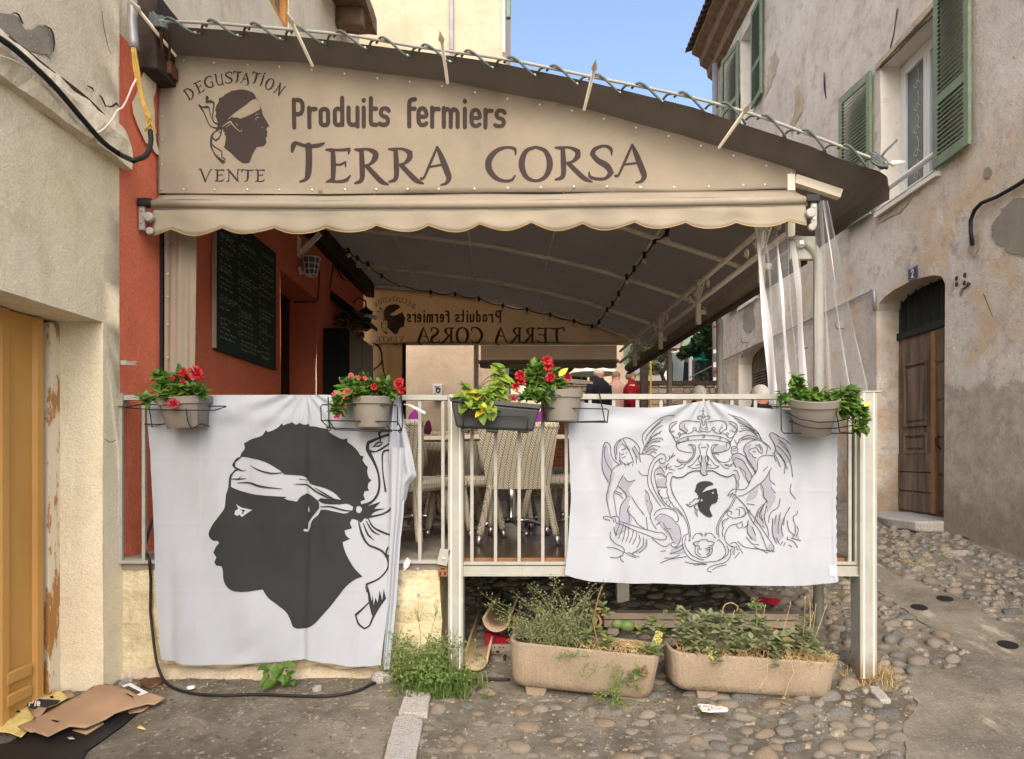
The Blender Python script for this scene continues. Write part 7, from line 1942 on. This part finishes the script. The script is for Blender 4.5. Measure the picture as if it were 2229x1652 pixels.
# ================================================================= weeds and grass
def tuft(mb, p, n, h, r_, lean=.5, wd=.0035):
    for k in range(n):
        a = r_.uniform(0, 6.28); l = h*r_.uniform(.5, 1.1); le = lean*r_.uniform(.2, 1.2)
        d = Vector((math.cos(a)*le, math.sin(a)*le, 1)).normalized(); e = Vector((-math.sin(a), math.cos(a), 0))*wd
        b = Vector(p) + Vector((r_.uniform(-.02,.02), r_.uniform(-.02,.02), 0)); q = b + d*l*.6; tt = q + (d + Vector((math.cos(a)*le, math.sin(a)*le, -.35)))*l*.4
        mb.add([b-e, b+e, q+e*.8, q-e*.8, tt], [(0,1,2,3), (3,2,4)])
wc = MB(); wl_ = MB(); wst = MB()
for k in range(120):
    u = r_.gauss(940, 45); v = r_.uniform(1430, 1505) + abs(u-940)*.15
    if not 850 < u < 1060: continue
    p = G(u, min(v+25, 1520)); tuft(wc, p, 7, r_.uniform(.05,.14), r_, .9)
for k in range(70):
    u = r_.gauss(935, 38); v = r_.uniform(1375, 1490); Y = 3.98 - max(0, v-1440)*.004
    sprigs(wst, wl_, G(u + r_.uniform(-15,15), 1490), P(u, v, Y + r_.uniform(-.06,.05)), 40, r_, .022, .05)
for q in (((870,1480),(868,1420),(862,1375)),((912,1450),(915,1380),(908,1330)),((930,1440),(940,1370),(955,1320)),((975,1440),(985,1400),(992,1380)),((905,1470),(880,1420),(850,1390)),((1000,1460),(1015,1420),(1025,1400)),((880,1500),(850,1470),(820,1450))):
    pts_ = catmull([P(u, v, 3.97) for u, v in q], 4); wst.tube(pts_, .0018, 4)
    for k in range(6): e = pts_[-1] + Vector((r_.uniform(-.05,.05), r_.uniform(-.02,.02), r_.uniform(-.02,.05))); wst.tube([pts_[-3], e], .001, 3)
for k in range(26):
    a = G(r_.uniform(960,1040), r_.uniform(1470,1510)); tuft(wc, a, 4, .12, r_, 1.3)
tag(wc.build('grass', M['leaf_weed'], None, fix=False), kind='stuff')
wt = thing('weed', 'clump of green weeds growing at the foot of the left tall post', 'plant', G(935, 1490))
o = wl_.build('foliage', M['leaf_weed'], wt, fix=False); o['kind'] = 'stuff'
o = wst.build('stems', M['stem'], wt, fix=False); o['kind'] = 'stuff'
lw = thing('weed', 'small bright green leafy weed poking out under the big head flag', 'plant', G(610, 1475))
for k in range(26): 
    p = P(r_.uniform(570, 645), r_.uniform(1442, 1482), 3.93 + r_.uniform(-.05,.03)); d = Vector((r_.uniform(-1,1), -.6, r_.uniform(-.9,.4))); put('leaf', r_.choice(GW), lw, p, d, (0, -.6, .8), r_.uniform(.7, 1.1))
dg = MB()
for k in range(60):
    u = r_.uniform(1835, 1945); p = G(u, r_.uniform(1462, 1505)); tuft(dg, p, 5, r_.uniform(.05,.11), r_, 1.4, .002)
for k in range(16): tuft(dg, G(r_.uniform(1905,1940), r_.uniform(1468,1480)), 5, .07, r_, 1.6, .002)
tag(dg.build('dry_grass', M['straw'], None, fix=False), kind='stuff')
lt_ = MB()
for k in range(260):
    u = r_.choice((r_.uniform(240,360), r_.uniform(300,860), r_.uniform(1950,2200), r_.uniform(1100,1800))); v = r_.uniform(1470,1510) if u < 860 else (r_.uniform(1180,1300) if u > 1950 else r_.uniform(1510,1560))
    p = G(u, v, .012); a = r_.uniform(0, 6.3); l = r_.uniform(.008,.028); d = Vector((math.cos(a), math.sin(a), r_.uniform(-.1,.4)))*l; e = Vector((-math.sin(a), math.cos(a), .1))*l*.3
    lt_.add([p-d, p+e, p+d, p-e], [(0,1,2,3)])
tag(lt_.build('leaf_litter', M['straw'], None, fix=False), kind='stuff')

# ================================================================= things lying about on the street
def on_ground(name, label, cat, poly, mat, h, bump=None, solid=.004, holes=(), parent=None, step=14):
    m = MB(); mp = lambda x, y, o: G(x, y, h + (bump(x, y) if bump else 0) + o)
    fill(m, [poly] + list(holes), mp, 0, step, 0)
    o = m.build(name, M[mat], parent, smooth=True, solid=solid, fix=False)
    if parent is None and label: tag(o, label, cat)
    return o
B_ = lambda x, y: (.2809*x, 1187.5 + .2809*y)
on_ground('door_mat', 'dark rubber mat in front of the garage door at the bottom left', 'mat', [B_(*q) for q in ((-100,1560),(70,1530),(300,1400),(600,1310),(1085,1285),(960,1390),(680,1590),(620,1700),(-100,1700))], 'black', .012, None, .01)
yc = on_ground('carton', 'crumpled yellow printed drinks carton lying by the garage door', 'carton', [B_(*q) for q in ((-60,1360),(70,1285),(215,1190),(330,1092),(362,1112),(372,1160),(440,1118),(480,1135),(528,1180),(440,1230),(360,1260),(250,1350),(300,1390),(210,1440),(165,1485),(70,1450),(-60,1440))], 'yellow_card', .03, lambda x, y: .02*noise.noise(Vector((x*.05, y*.05, 0))), .003, step=8)
mpy = lambda x, y, o: G(*B_(x, y), .037 + .02*noise.noise(Vector((B_(x, y)[0]*.05, B_(x, y)[1]*.05, 0))) + o)
m = MB(); fill(m, [[(172,1215),(215,1180),(280,1172),(380,1190),(470,1195),(440,1225),(380,1245),(300,1262),(250,1262),(210,1240)]], mpy, .002, 20, 3); m.build('printed_band', M['ink'], yc, fix=False)
m = MB()
for q in ([(300,1130),(320,1118),(345,1132),(330,1150),(305,1150)], [(385,1165),(410,1160),(415,1178),(392,1182)], [(105,1275),(150,1275),(160,1290),(120,1290)]): fill(m, [q], mpy, .002, 0, 0)
m.build('carton_hole', M['black'], yc, fix=False)
m = MB()
for ch, a, b in (('P',222,262),('i',266,282),('e',286,312)): letter(m, SANS, ch, a, b, 1190, 1240, mpy, .006, 11, R(-8))
for ch, a, b in (('B',292,306),('I',308,314),('E',317,331),('R',334,348),('A',351,366)): letter(m, SANS, ch, a, b, 1172+ (a-292)*.12, 1184 + (a-292)*.12, mpy, .006, 3)
m.build('lettering', M['white_paint'], yc, fix=False)
cbf = lambda x, y: .05 + .035*math.exp(-(((x-235)/60)**2 + ((y-1515)/30)**2)) + .01*math.sin(x*.05)
CB = [B_(*q) for q in ((820,1075),(860,1080),(950,1098),(1140,1132),(1282,1182),(1195,1232),(1140,1228),(1080,1246),(960,1276),(890,1300),(820,1345),(660,1412),(540,1400),(470,1430),(370,1480),(270,1442),(240,1446),(135,1402),(270,1345),(400,1275),(500,1215),(600,1172),(720,1092))]
cbx = on_ground('cardboard_sheet', 'flattened brown cardboard box with a white label lying by the cream pilaster', 'cardboard', CB, 'cardboard', 0, cbf, .006, [[B_(*q) for q in ((385,1352),(410,1346),(468,1362),(440,1372))], [B_(*q) for q in ((968,1150),(985,1142),(1040,1172),(1028,1182))]], step=9)
on_ground('cardboard_flap', None, None, [B_(*q) for q in ((790,1358),(806,1380),(670,1462),(560,1432),(600,1408),(660,1416))], 'cardboard', .02, None, .005, parent=cbx)
on_ground('cardboard_flap', None, None, [B_(*q) for q in ((215,1260),(330,1225),(380,1235),(300,1340),(265,1325))], 'cardboard', .035, None, .005, parent=cbx)
on_ground('cardboard_flap', None, None, [B_(*q) for q in ((480,1130),(550,1120),(580,1170),(500,1190))], 'cardboard', .02, None, .005, parent=cbx)
on_ground('cardboard_flap', None, None, [B_(*q) for q in ((1075,1240),(1130,1232),(1160,1245),(1120,1275),(1080,1290),(1000,1300),(990,1280))], 'cardboard', .02, None, .005, parent=cbx)
mpl_ = lambda x, y, o: G(*B_(x, y), cbf(*B_(x, y)) + .004 + o)
lab = MB(); fill(lab, [[(942,1085),(1012,1062),(1148,1138),(1078,1162)]], mpl_, .002, 25, 0); lb = lab.build('label', M['white_paint'], cbx, fix=False)
m = MB()
for k in range(22):
    s_ = k/22; w_ = r_.choice((2, 3, 5)); a = (960+s_*105, 1098+s_*54); ribbon(m, [a, (a[0]+34, a[1]-14)], w_, mpl_, .0035, 1, 90, False)
m.build('bar_code', M['ink'], lb, fix=False)
on_ground('bark_scrap', 'reddish brown scrap of bark and wood below the thick black cable', 'debris', [B_(*q) for q in ((1085,1045),(1200,975),(1260,985),(1260,1060),(1170,1110),(1090,1080))], 'rust', .02, lambda x, y: .015*noise.noise(Vector((x*.1, y*.1, 0))), .008)
pb = MB()
a, b = G(*B_(950,1085), .03), G(*B_(1020,1025), .035)
pb.tube([a, a+(b-a)*.6, a+(b-a)*.75, b], [.028, .028, .012, .012], 10)
tag(pb.build('plastic_bottle', M['clear'], None, smooth=True), 'empty clear plastic bottle behind the cardboard', 'bottle')
on_ground('leaf_scrap', 'pale dry leaf on the concrete in front of the mat', 'leaf', [B_(*q) for q in ((1060,1410),(1085,1385),(1130,1425),(1090,1420))], 'yellow_card', .02, None, .002)
on_ground('leaf_scrap', 'pale torn paper scrap lying on the dark mat', 'paper', [B_(*q) for q in ((512,1485),(560,1480),(580,1498),(540,1500))], 'wood_grey', .03, None, .002)
ck_ = MB(); p = G(*B_(1480,1105), .02); ck_.lathe([(0, .014), (.022, .012), (.024, 0)], Matrix.Translation(p), 12)
tag(ck_.build('bottle_cap', M['white_paint'], None, smooth=True), 'white bottle cap on the ground above the black hose', 'bottle cap')
st_ = MB().ball(tuple(G(832, 1475, .03)), .06, 12, 8, (1.2, .8, .7)); tag(st_.build('loose_stone', M['slab'], None, smooth=True, rough=(.06, .012, 12)), 'loose grey stone at the lower right corner of the big head flag', 'stone')
wsn = MB()
for (u, v, du, dv) in ((2080,1208,28,4),(690,1505,10,4)):
    wsn.prism([G(u+a*du, v+b*dv, .0) for a, b in ((-1,.6),(-.4,-.8),(.8,-1),(1,-.2),(.1,.9))], (0, 0, .03))
tag(wsn.build('pale_stone_chips', M['slab'], None), 'pale flat stone chips lying on the street', 'stone', kind='stuff')
# black hose on the wall and along the ground
hs = [P(331, 1130, 4.10), P(314, 1195, 4.09), P(325, 1218, 4.03), P(328, 1260, 4.06), P(327, 1330, 4.06), P(336, 1410, 4.03), P(345, 1455, 3.98)] + [G(u, v, .02) for u, v in ((366,1490),(415,1508),(480,1513),(560,1511),(640,1514),(720,1514),(780,1502),(815,1486),(860,1478),(960,1480),(1060,1478),(1110,1478))]
tag(MB().tube(catmull(hs, 6), .0085, 8).build('hose', M['black'], None, smooth=True), 'black hose running down the rendered wall and along the ground past the big flag', 'hose')
# plastic gutters pushed under the deck
def gutter(a, b, r0, lab):
    a, b = Vector(a), Vector(b); d = (b-a).normalized(); sx = Vector((1, 0, 0)); sx = (sx - d*sx.dot(d)).normalized(); n_ = d.cross(sx)
    if n_.z > 0: n_ = -n_
    m = MB().sheet(14, 10, lambda s_, t: a + (b-a)*t + (sx*math.cos(math.pi*s_) + n_*math.sin(math.pi*s_))*r0)
    o = m.build('gutter', M['gutter'], None, smooth=True, solid=.006, fix=False)
    t_ = MB()
    for s_ in (-1, 1): t_.tube([a + sx*s_*r0, b + sx*s_*r0], .009, 6)
    t_.tube([a + (sx*math.cos(math.pi*k/12) + n_*math.sin(math.pi*k/12))*(r0+.004) for k in range(13)], .006, 5)
    t_.build('rolled_lip', M['gutter'], o, smooth=True, fix=False)
    tag(o, lab, 'gutter', 'half-round gutters under the deck')
gutter(P(1034, 1432, 4.12), P(1082, 1262, 6.0), .075, 'beige half-round gutter reaching lowest, just right of the tall post')
gutter(P(1080, 1345, 4.35), P(1122, 1262, 6.2), .085, 'wide beige half-round gutter lying between two others under the deck')
gutter(P(1140, 1360, 4.6), P(1172, 1262, 6.3), .075, 'shaded gutter hidden behind the feathery weed under the deck')
rcq = MB().prism([P(u, v, 4.5) for u, v in ((1054,1380),(1062,1378),(1085,1386),(1108,1392),(1108,1425),(1062,1424),(1056,1410))], (0, .09, 0))
tag(rcq.build('red_cushion', M['red_cloth'], None, bevel=.015), 'dark red cushion under the deck left of the left planter', 'cushion')
sbk = thing('slotted_rail', 'white perforated metal rail in front of the red cushion', 'bracket', P(1090, 1415, 4.4))
MB().prism([P(u, v, 4.38) for u, v in ((1069,1403),(1112,1403),(1112,1423),(1069,1423))], (0, .02, 0)).build('rail', M['cream_metal'], sbk)
for u, v, w_, h_ in ((1076,1409,2,4),(1087,1409,4,2),(1095,1409,4,2),(1083,1418,8,4),(1074,1419,3,2)):
    a, b = P(u-w_/2, v+h_/2, 4.376), P(u+w_/2, v-h_/2, 4.376); MB().box(a.x, b.x, 4.374, 4.379, a.z, b.z).build('slot', M['black'], sbk)
hk_ = MB().tube([P(1100, 1425, 4.3), P(1097, 1432, 4.3), P(1097, 1448, 4.3), P(1104, 1452, 4.3)], .010, 6)
tag(hk_.build('metal_hook', M['black'], None, smooth=True), 'dark metal hook standing on the ground at the left end of the left planter', 'hook')
tb = thing('timber_rail', 'weathered pale timber lying behind the two planters', 'timber', P(1520, 1350, 4.8))
a, b = P(1312, 1346, 4.72), P(1733, 1349, 4.72)
MB().bar(a + Vector((0,0,.03)), b + Vector((0,0,.03)), .10, .045).build('upper_board', M['wood_grey'], tb, bevel=.005)
MB().bar(a + Vector((0,-.01,-.022)), b + Vector((.02,-.01,-.022)), .11, .05).build('lower_board', M['wood_grey'], tb, bevel=.005)
for s_ in (.05, .55, .95):
    q = a + (b-a)*s_; MB().box(q.x-.04, q.x+.04, 4.69, 4.77, gz(q.x, 4.73)-.02, q.z-.045).build('block', M['wood_grey'], tb)
pk = MB().bar(G(1600, 1272, .03), G(1642, 1306, .03), .07, .05).bar(G(1640, 1310, .02), G(1662, 1335, .02), .06, .03)
tag(pk.build('timber_offcut', M['wood_grey'], None, bevel=.004), 'grey timber offcut lying slantwise on the cobbles under the deck', 'timber')
on_ground('red_cloth', 'dark red cloth lying on the cobbles under the right flag', 'cloth', [(1634,1304),(1650,1300),(1668,1302),(1688,1303),(1698,1308),(1690,1314),(1678,1316),(1665,1311),(1650,1312)], 'red_cloth', .035, lambda x, y: .02*noise.noise(Vector((x*.08, y*.1, 2))), .01, step=6)
tg_ = on_ground('paper_tag', 'torn white paper tag with a yellow corner on the cobbles below the right planter', 'paper', [(1517,1533),(1522,1531),(1560,1536),(1582,1540),(1585,1545),(1581,1549),(1545,1550),(1528,1548)], 'white_paint', .05, None, .002, step=6)
mpt = lambda x, y, o: G(x, y, .053 + o)
m = MB()
for q in ([(1524,1534),(1521,1536),(1526,1537),(1523,1539)], [(1530,1539),(1532,1534),(1535,1538),(1537,1534),(1538,1539)], [(1542,1536),(1540,1539),(1544,1539),(1542,1536)], [(1548,1535),(1547,1540),(1552,1539)], [(1536,1546),(1544,1542),(1540,1547),(1550,1541),(1552,1546),(1560,1543)], [(1554,1540),(1580,1543)]): ribbon(m, q, 1.0, mpt, .001)
m.build('handwriting', M['ink'], tg_, fix=False)
m = MB(); fill(m, [[(1522,1540),(1536,1541),(1537,1546),(1526,1546)]], mpt, .0006, 0, 0); m.build('yellow_corner', M['yellow_card'], tg_, fix=False)

# ================================================================= people
def person(label, u, vtop, Y, ground, facing, jacket, hair, lean=0.0, h=None, extra=None):
    """standing figure seen from behind, one continuous body grown over a skeleton; clothes and hair are parts"""
    top = P(u, vtop, Y); x, z1 = top.x, top.z
    H = h or (z1 - ground); z0 = z1 - H
    t = thing('person', label, 'person', (x, Y, z0))
    k = H/1.75
    J = [(0,0,.93), (0,0,1.12), (0,.01,1.34), (0,.0,1.47), (0,-.015,1.54), (0,-.02,1.62), (0,-.015,1.70),
         (.18,0,1.42), (.25,.02,1.15), (.25,-.08,.92), (.24,-.12,.83), (-.18,0,1.42), (-.25,.02,1.15), (-.25,-.08,.92), (-.24,-.12,.83),
         (.09,0,.90), (.10,-.01,.50), (.10,.02,.08), (.10,-.12,.03), (-.09,0,.90), (-.10,-.01,.50), (-.10,.02,.08), (-.10,-.12,.03)]
    E = [(0,1),(1,2),(2,3),(3,4),(4,5),(5,6),(2,7),(7,8),(8,9),(9,10),(2,11),(11,12),(12,13),(13,14),(0,15),(15,16),(16,17),(17,18),(0,19),(19,20),(20,21),(21,22)]
    Rr = [.15,.15,.165,.085,.06,.09,.085, .075,.052,.038,.04, .075,.052,.038,.04, .095,.065,.045,.04, .095,.065,.045,.04]
    rot = Matrix.Rotation(facing, 4, 'Z')
    me = bpy.data.meshes.new('body'); 
    pts_ = [rot @ Vector((a*k + lean*c_, b*k, c_*k)) for a, b, c_ in J]
    me.from_pydata([tuple(p) for p in pts_], E, []); me.update()
    ob = bpy.data.objects.new('body', me); sc.collection.objects.link(ob); ob.parent = t
    md = ob.modifiers.new('skin', 'SKIN'); md.use_smooth_shade = True
    for i, r_s in enumerate(Rr): me.skin_vertices[0].data[i].radius = (r_s*k, r_s*k*.8)
    me.skin_vertices[0].data[0].use_root = True
    sb_ = ob.modifiers.new('sub', 'SUBSURF'); sb_.levels = 2; sb_.render_levels = 2
    me.materials.append(M['skin'])
    def shell(name, prof, mat, sy=.72):
        m = MB(); m.lathe([(a*k, b*k) for a, b in prof], Matrix.Translation((0,0,0)), 20, 1, sy)
        for i in range(len(m.v)): m.v[i] = tuple(rot @ (Vector(m.v[i]) + Vector((lean*m.v[i][2]/k, 0, 0))))
        o = m.mesh(name, True); o.materials.append(mat); q = bpy.data.objects.new(name, o); sc.collection.objects.link(q); q.parent = t
    shell('jacket', [(.205,.80),(.21,.95),(.205,1.15),(.232,1.32),(.225,1.41),(.17,1.475),(.10,1.53),(.085,1.575),(.07,1.57)], jacket)
    shell('trousers', [(.10,.06),(.15,.45),(.20,.85),(.20,.95)], M['jacket_dark'], .6)
    for s_ in (-1, 1):
        m = MB().tube([rot @ (Vector(q)*k + Vector((lean*q[2], 0, 0))) for q in ((s_*.19,0,1.42),(s_*.26,.02,1.15),(s_*.26,-.07,.93))], [.082*k, .066*k, .052*k], 10)
        o = m.mesh('sleeve', True); o.materials.append(jacket); q = bpy.data.objects.new('sleeve', o); sc.collection.objects.link(q); q.parent = t
        m = MB().ball(tuple(rot @ (Vector((s_*.082, -.02, 1.61))*k + Vector((lean*1.6, 0, 0)))), .026*k, 8, 6, (.5, .9, 1.2))
        o = m.mesh('ear', True); o.materials.append(M['skin']); q = bpy.data.objects.new('ear', o); sc.collection.objects.link(q); q.parent = t
    m = MB()
    hc = Vector((0, .015, 1.655))*k + Vector((lean*1.65, 0, 0))
    for j in range(9):
        for i in range(20):
            a = 2*math.pi*i/20; el = math.pi/2*(1 - j/8*1.45)
            rr = .098*k*(1 + .05*noise.noise(Vector((math.cos(a)*3, math.sin(a)*3, el*3))))
            m.v.append(tuple(rot @ (hc + Vector((math.cos(a)*math.cos(el)*rr*.95, math.sin(a)*math.cos(el)*rr*1.08, math.sin(el)*rr*1.05)))))
    for j in range(8):
        for i in range(20): m.f.append((j*20+i, j*20+(i+1) % 20, (j+1)*20+(i+1) % 20, (j+1)*20+i))
    o = m.mesh('hair', True); o.materials.append(hair); q = bpy.data.objects.new('hair', o); sc.collection.objects.link(q); q.parent = t
    return t
hw = M['hair_white']; hd = simple('grey_brown_hair', c(120,104,90), .8, .2, 60)
for args in (('older person with short white hair and dark jacket standing behind the right railing', 1655, 838, 6.5, gz(2.35, 6.5), R(0), M['jacket_dark'], hw),
             ('person whose white-haired head just shows above the middle of the right railing', 1521, 840, 8.2, gz(2.2, 8.2), R(0), M['jacket_dark'], hw),
             ('person in a dark jacket seen from behind through the far plastic curtain', 1304, 799, 11.9, gz(1.4, 11.9), R(35), M['jacket_dark'], hw),
             ('person in a dusty pink padded jacket beside the one in the dark jacket', 1340, 808, 13.2, gz(1.8, 13.2), R(-30), M['jacket_pink'], hd),
             ('person in a red jacket standing beyond the far corner of the terrace', 1374, 808, 12.4, gz(2.0, 12.4), R(78), M['jacket_red'], hd)):
    person(*args)

# ================================================================= the square beyond the terrace
def stone_wall(label, x0, x1, y, z0, z1, th, top_slope=0.0, coping=None, seed=1):
    t = thing('stone_wall', label, 'wall', ((x0+x1)/2, y, z0))
    MB().prism([(x0, y+.03, z0-.3), (x1, y+.03, z0-.3), (x1, y+.03, z1+top_slope-.02), (x0, y+.03, z1-.02)], (0, th-.03, 0)).build('core', M['cement'], t)
    r_ = random.Random(seed); z = z0
    while z < max(z1, z1+top_slope) - .03:
        hh = r_.uniform(.07, .14); x = x0
        while x < x1 - .05:
            l = min(r_.uniform(.14, .34), x1-x); zt = z1 + top_slope*(x-x0)/(x1-x0)
            if z + hh < zt + .03:
                m = MB().box(x+.008, x+l-.008, y-r_.uniform(.0,.03), y+.06, z+.006, z+hh-.006)
                m.build('stone', M['rubble'], t, bevel=.015)
            x += l
        z += hh
    if coping: MB().prism([(x0-.03, y-.05, z1), (x1+.03, y-.05, z1+top_slope), (x1+.03, y-.05, z1+top_slope+.09), (x0-.03, y-.05, z1+.09)], (0, th+.1, 0)).build('coping', M[coping], t, rough=(.2, .012, 5))
    return t
zg = gz(1.2, 13.5)
a, b = P(1180, 826, 13.6), P(1330, 845, 13.6)
stone_wall('low rubble wall with a sloping top behind the far people', a.x, b.x, 13.6, zg-.2, a.z, .4, b.z-a.z, 'concrete', 3)
a, b = P(1385, 838, 14.4), P(1556, 838, 14.4)
stone_wall('rubble stone wall with dark coping beyond the right railing', a.x, b.x, 14.4, gz(3.2, 14.4)-.2, a.z, .45, 0, 'dark_wood', 4)
# rear edge of the deck pit: rough stone steps
stp = thing('stone_steps', 'rough grey stone steps at the back of the terrace seen beside the foremost chair', 'steps', (.4, 10.8, -.6))
for k in range(4): MB().box(-1.2, 2.0, 10.75+k*.32, 11.2+k*.32, DZ-.3, DZ+.12+k*.16).build('step', M['rubble'], stp, rough=(.15, .02, 5), bevel=.01)
MB().box(-2.5, 2.15, 10.62, 10.75, -1.7, DZ).build('riser', M['rubble'], stp, rough=(.2, .015, 5))
# brick pier, posts
bp_ = thing('brick_pier', 'low red brick pier by the middle pot at the back of the terrace', 'wall', P(1200, 930, 11.6))
a, b = P(1183, 990, 11.6), P(1240, 882, 11.6)
z = gz(.6, 11.6)
row = 0
while z < b.z:
    x = a.x - (.11 if row % 2 else 0)
    while x < b.x:
        MB().box(x+.005, x+.205, 11.6, 11.7, z+.004, z+.064).build('brick', simple('brick_red', c(158,92,70), .9, .2, 8) if 'brick_red' not in bpy.data.materials else bpy.data.materials['brick_red'], bp_)
        x += .21
    z += .07; row += 1
MB().box(a.x-.05, b.x+.05, 11.62, 11.78, gz(.6, 11.6)-.1, b.z-.01).build('core', M['cement'], bp_)
tag(MB().box(P(1395,0,12.9).x, P(1411,0,12.9).x, 12.9, 13.05, gz(2.4,12.9)-.1, P(0,775,12.9).z).build('wooden_post', M['dark_wood'], None, bevel=.01), 'dark brown wooden post beyond the red jacket', 'post')
tag(MB().tube([P(1416, 905, 12.6), P(1416, 770, 12.6)], .018, 8).build('yellow_pole', M['yellow_wire'], None), 'thin yellow pole beside the dark wooden post', 'pole')
# cafe shelter with curtain
sh_ = thing('shelter', 'small white cafe shelter with a pale striped curtain on the square', 'shelter', P(1490, 840, 19))
def BX(u0, u1, v0, v1, Y, th): a, b = P(u0, v1, Y), P(u1, v0, Y); return (a.x, b.x, Y, Y+th, a.z, b.z)
MB().box(*BX(1462, 1532, 761, 768, 18.6, 2.5)).build('roof', M['white_reveal'], sh_)
MB().box(*BX(1500, 1512, 768, 860, 18.7, .1)).build('post', M['white_reveal'], sh_)
MB().box(*BX(1462, 1530, 766, 862, 20.5, .1)).build('back_panel', M['dark_glass'], sh_)
MB().sheet(40, 6, lambda s_, t: P(1464 + s_*(26 - 4*t), 769 + t*62, 18.5) + Vector((0, .06*math.sin(s_*34), 0))).build('curtain', M['lace'], sh_, smooth=True, fix=False)
MB().box(*BX(1405, 1462, 770, 800, 20, 2)).build('white_wall', M['white_reveal'], sh_)
MB().box(*BX(1450, 1480, 738, 758, 17.5, .5)).build('wooden_beam', M['wood_grey'], sh_, rough=(.2, .02, 3))
tag(MB().sheet(8, 4, lambda s_, t: P(1508 + s_*46, 762 + t*22 + 6*s_*(1-t), 16.5 + t*-.5) + Vector((0, .05*math.sin(s_*15), 0))).build('teal_awning', M['teal'], None, smooth=True, solid=.01), 'faded teal awning under the dark creeper by the drainpipe', 'awning')
tag(MB().box(*BX(1512, 1554, 780, 850, 17.2, .3)).build('dark_doorway', M['black'], None), 'dark shop opening below the teal awning', 'doorway')
hp = thing('umbrella', 'folded pale parasol behind the far people', 'umbrella', P(1288, 840, 15))
MB().lathe([(.0, .55), (.25, .48), (.55, .2), (.6, .15), (.02, .2)], Matrix.Translation(P(1292, 828, 15.4)), 12).build('canopy', M['white_reveal'], hp)
MB().tube([P(1292, 830, 15.4), P(1292, 880, 15.4)], .03, 8).build('pole', M['pipe_grey'], hp)
bn = MB().box(*BX(1286, 1312, 806, 838, 15.9, .5)); tag(bn.build('grey_bin', M['pipe_grey'], None, bevel=.05), 'grey bin behind the person in the dark jacket', 'bin')
# trees and hedges
def tree(name, label, u, vb, Y, blobs, mat, n, ls, seed, trunk=True, trunk_path=None):
    r_ = random.Random(seed); t = thing(name, label, 'tree' if trunk else 'hedge', P(u, vb, Y))
    m = MB(); k_ = Y/F
    for (bu, bv, ru, rv, dy) in blobs:
        cpt = P(bu, bv, Y+dy)
        for q in range(int(n*ru*rv/600)):
            e = in_ball(r_); e = e*(1 + .25*noise.noise(e*3 + Vector((bu, 0, 0)))); p = cpt + Vector((e.x*ru*k_, e.y*ru*k_, e.z*rv*k_))
            d = Vector((r_.uniform(-1,1), r_.uniform(-1,1), r_.uniform(-1,.6))).normalized(); f_ = d.orthogonal().normalized(); f_ = Quaternion(d, r_.uniform(0, 6)) @ f_
            l = ls*r_.uniform(.6, 1.3); m.add([p-d*l*.5, p+f_*l*.25, p+d*l*.5, p-f_*l*.25], [(0,1,2,3)])
    o = m.build('crown' if trunk else 'foliage', M[mat], t, fix=False)
    if trunk:
        tm = MB()
        for q in (trunk_path or [[(u, vb), (u, blobs[0][1])]]): 
            pts_ = catmull([P(a, b, Y) for a, b in q], 4); tm.tube(pts_, [k_*5*(1-.6*i/len(pts_)) for i in range(len(pts_))], 8)
        tm.build('trunk', M['dark_wood'], t, smooth=True, fix=False)
tree('olive_tree', 'grey-green olive tree with a leaning trunk beyond the terrace corner', 1445, 836, 15.5, [(1400,755,26,22,0),(1432,770,20,18,.3),(1385,775,18,16,.2),(1425,800,14,14,-.2),(1412,735,18,12,.3)], 'leaf_olive', 900, .14, 61, True, [[(1448,838),(1440,815),(1428,790),(1420,765)],[(1440,815),(1450,790),(1455,770)],[(1432,800),(1410,775),(1395,755)]])
tree('creeper', 'dark green creeper hanging from the corner beside the drainpipe', 1545, 790, 16.0, [(1545,715,20,26,0),(1530,745,24,18,0),(1505,762,22,10,.2),(1552,690,12,18,0),(1548,765,12,16,0),(1488,772,14,7,.2)], 'leaf_dark', 900, .20, 62, True, [[(1556,860),(1555,760),(1545,710)]])
tree('hedge', 'clipped green hedge behind the low rubble wall', 1140, 850, 16.2, [(1100,820,50,22,0),(1170,815,44,22,0),(1230,812,36,20,.3),(1215,840,30,18,0),(1255,818,26,18,.4)], 'leaf_dark', 700, .16, 63, False)
tree('potted_shrub', 'light green shrub in front of the cafe shelter', 1525, 840, 16.6, [(1524,800,10,26,0),(1528,822,14,18,0)], 'leaf_olive', 900, .10, 64, True)
tree('street_tree', 'loose green tree far behind the cafe shelter', 1430, 760, 30, [(1440,740,40,30,0),(1390,720,36,26,2),(1500,730,40,26,3)], 'leaf_weed', 500, .4, 65, True)
# far houses that close the view
for k, (u0, u1, vt, Y, mt, lb) in enumerate(((1000, 1440, 700, 34, 'back_wall', 'pale far house beyond the hedge'), (1440, 1640, 676, 30, 'old_cream', 'far cream house behind the creeper'))):
    h_ = thing('house', lb, 'house', P((u0+u1)/2, 850, Y))
    a, b = P(u0, 900, Y), P(u1, vt, Y); MB().box(a.x, b.x, Y, Y+6, a.z-2, b.z).build('wall', M[mt], h_)
    MB().prism([(a.x-.3, Y-.4, b.z), (b.x+.3, Y-.4, b.z), (b.x+.3, Y+3, b.z+1.2), (a.x-.3, Y+3, b.z+1.2)], (0, 0, .15)).build('roof', M['tile'], h_)
    for j in range(4):
        x = a.x + (b.x-a.x)*(.15+.22*j); wd = MB().box(x, x+.9, Y-.03, Y+.05, b.z-2.2, b.z-.8).build('window', M['green_paint'], h_)
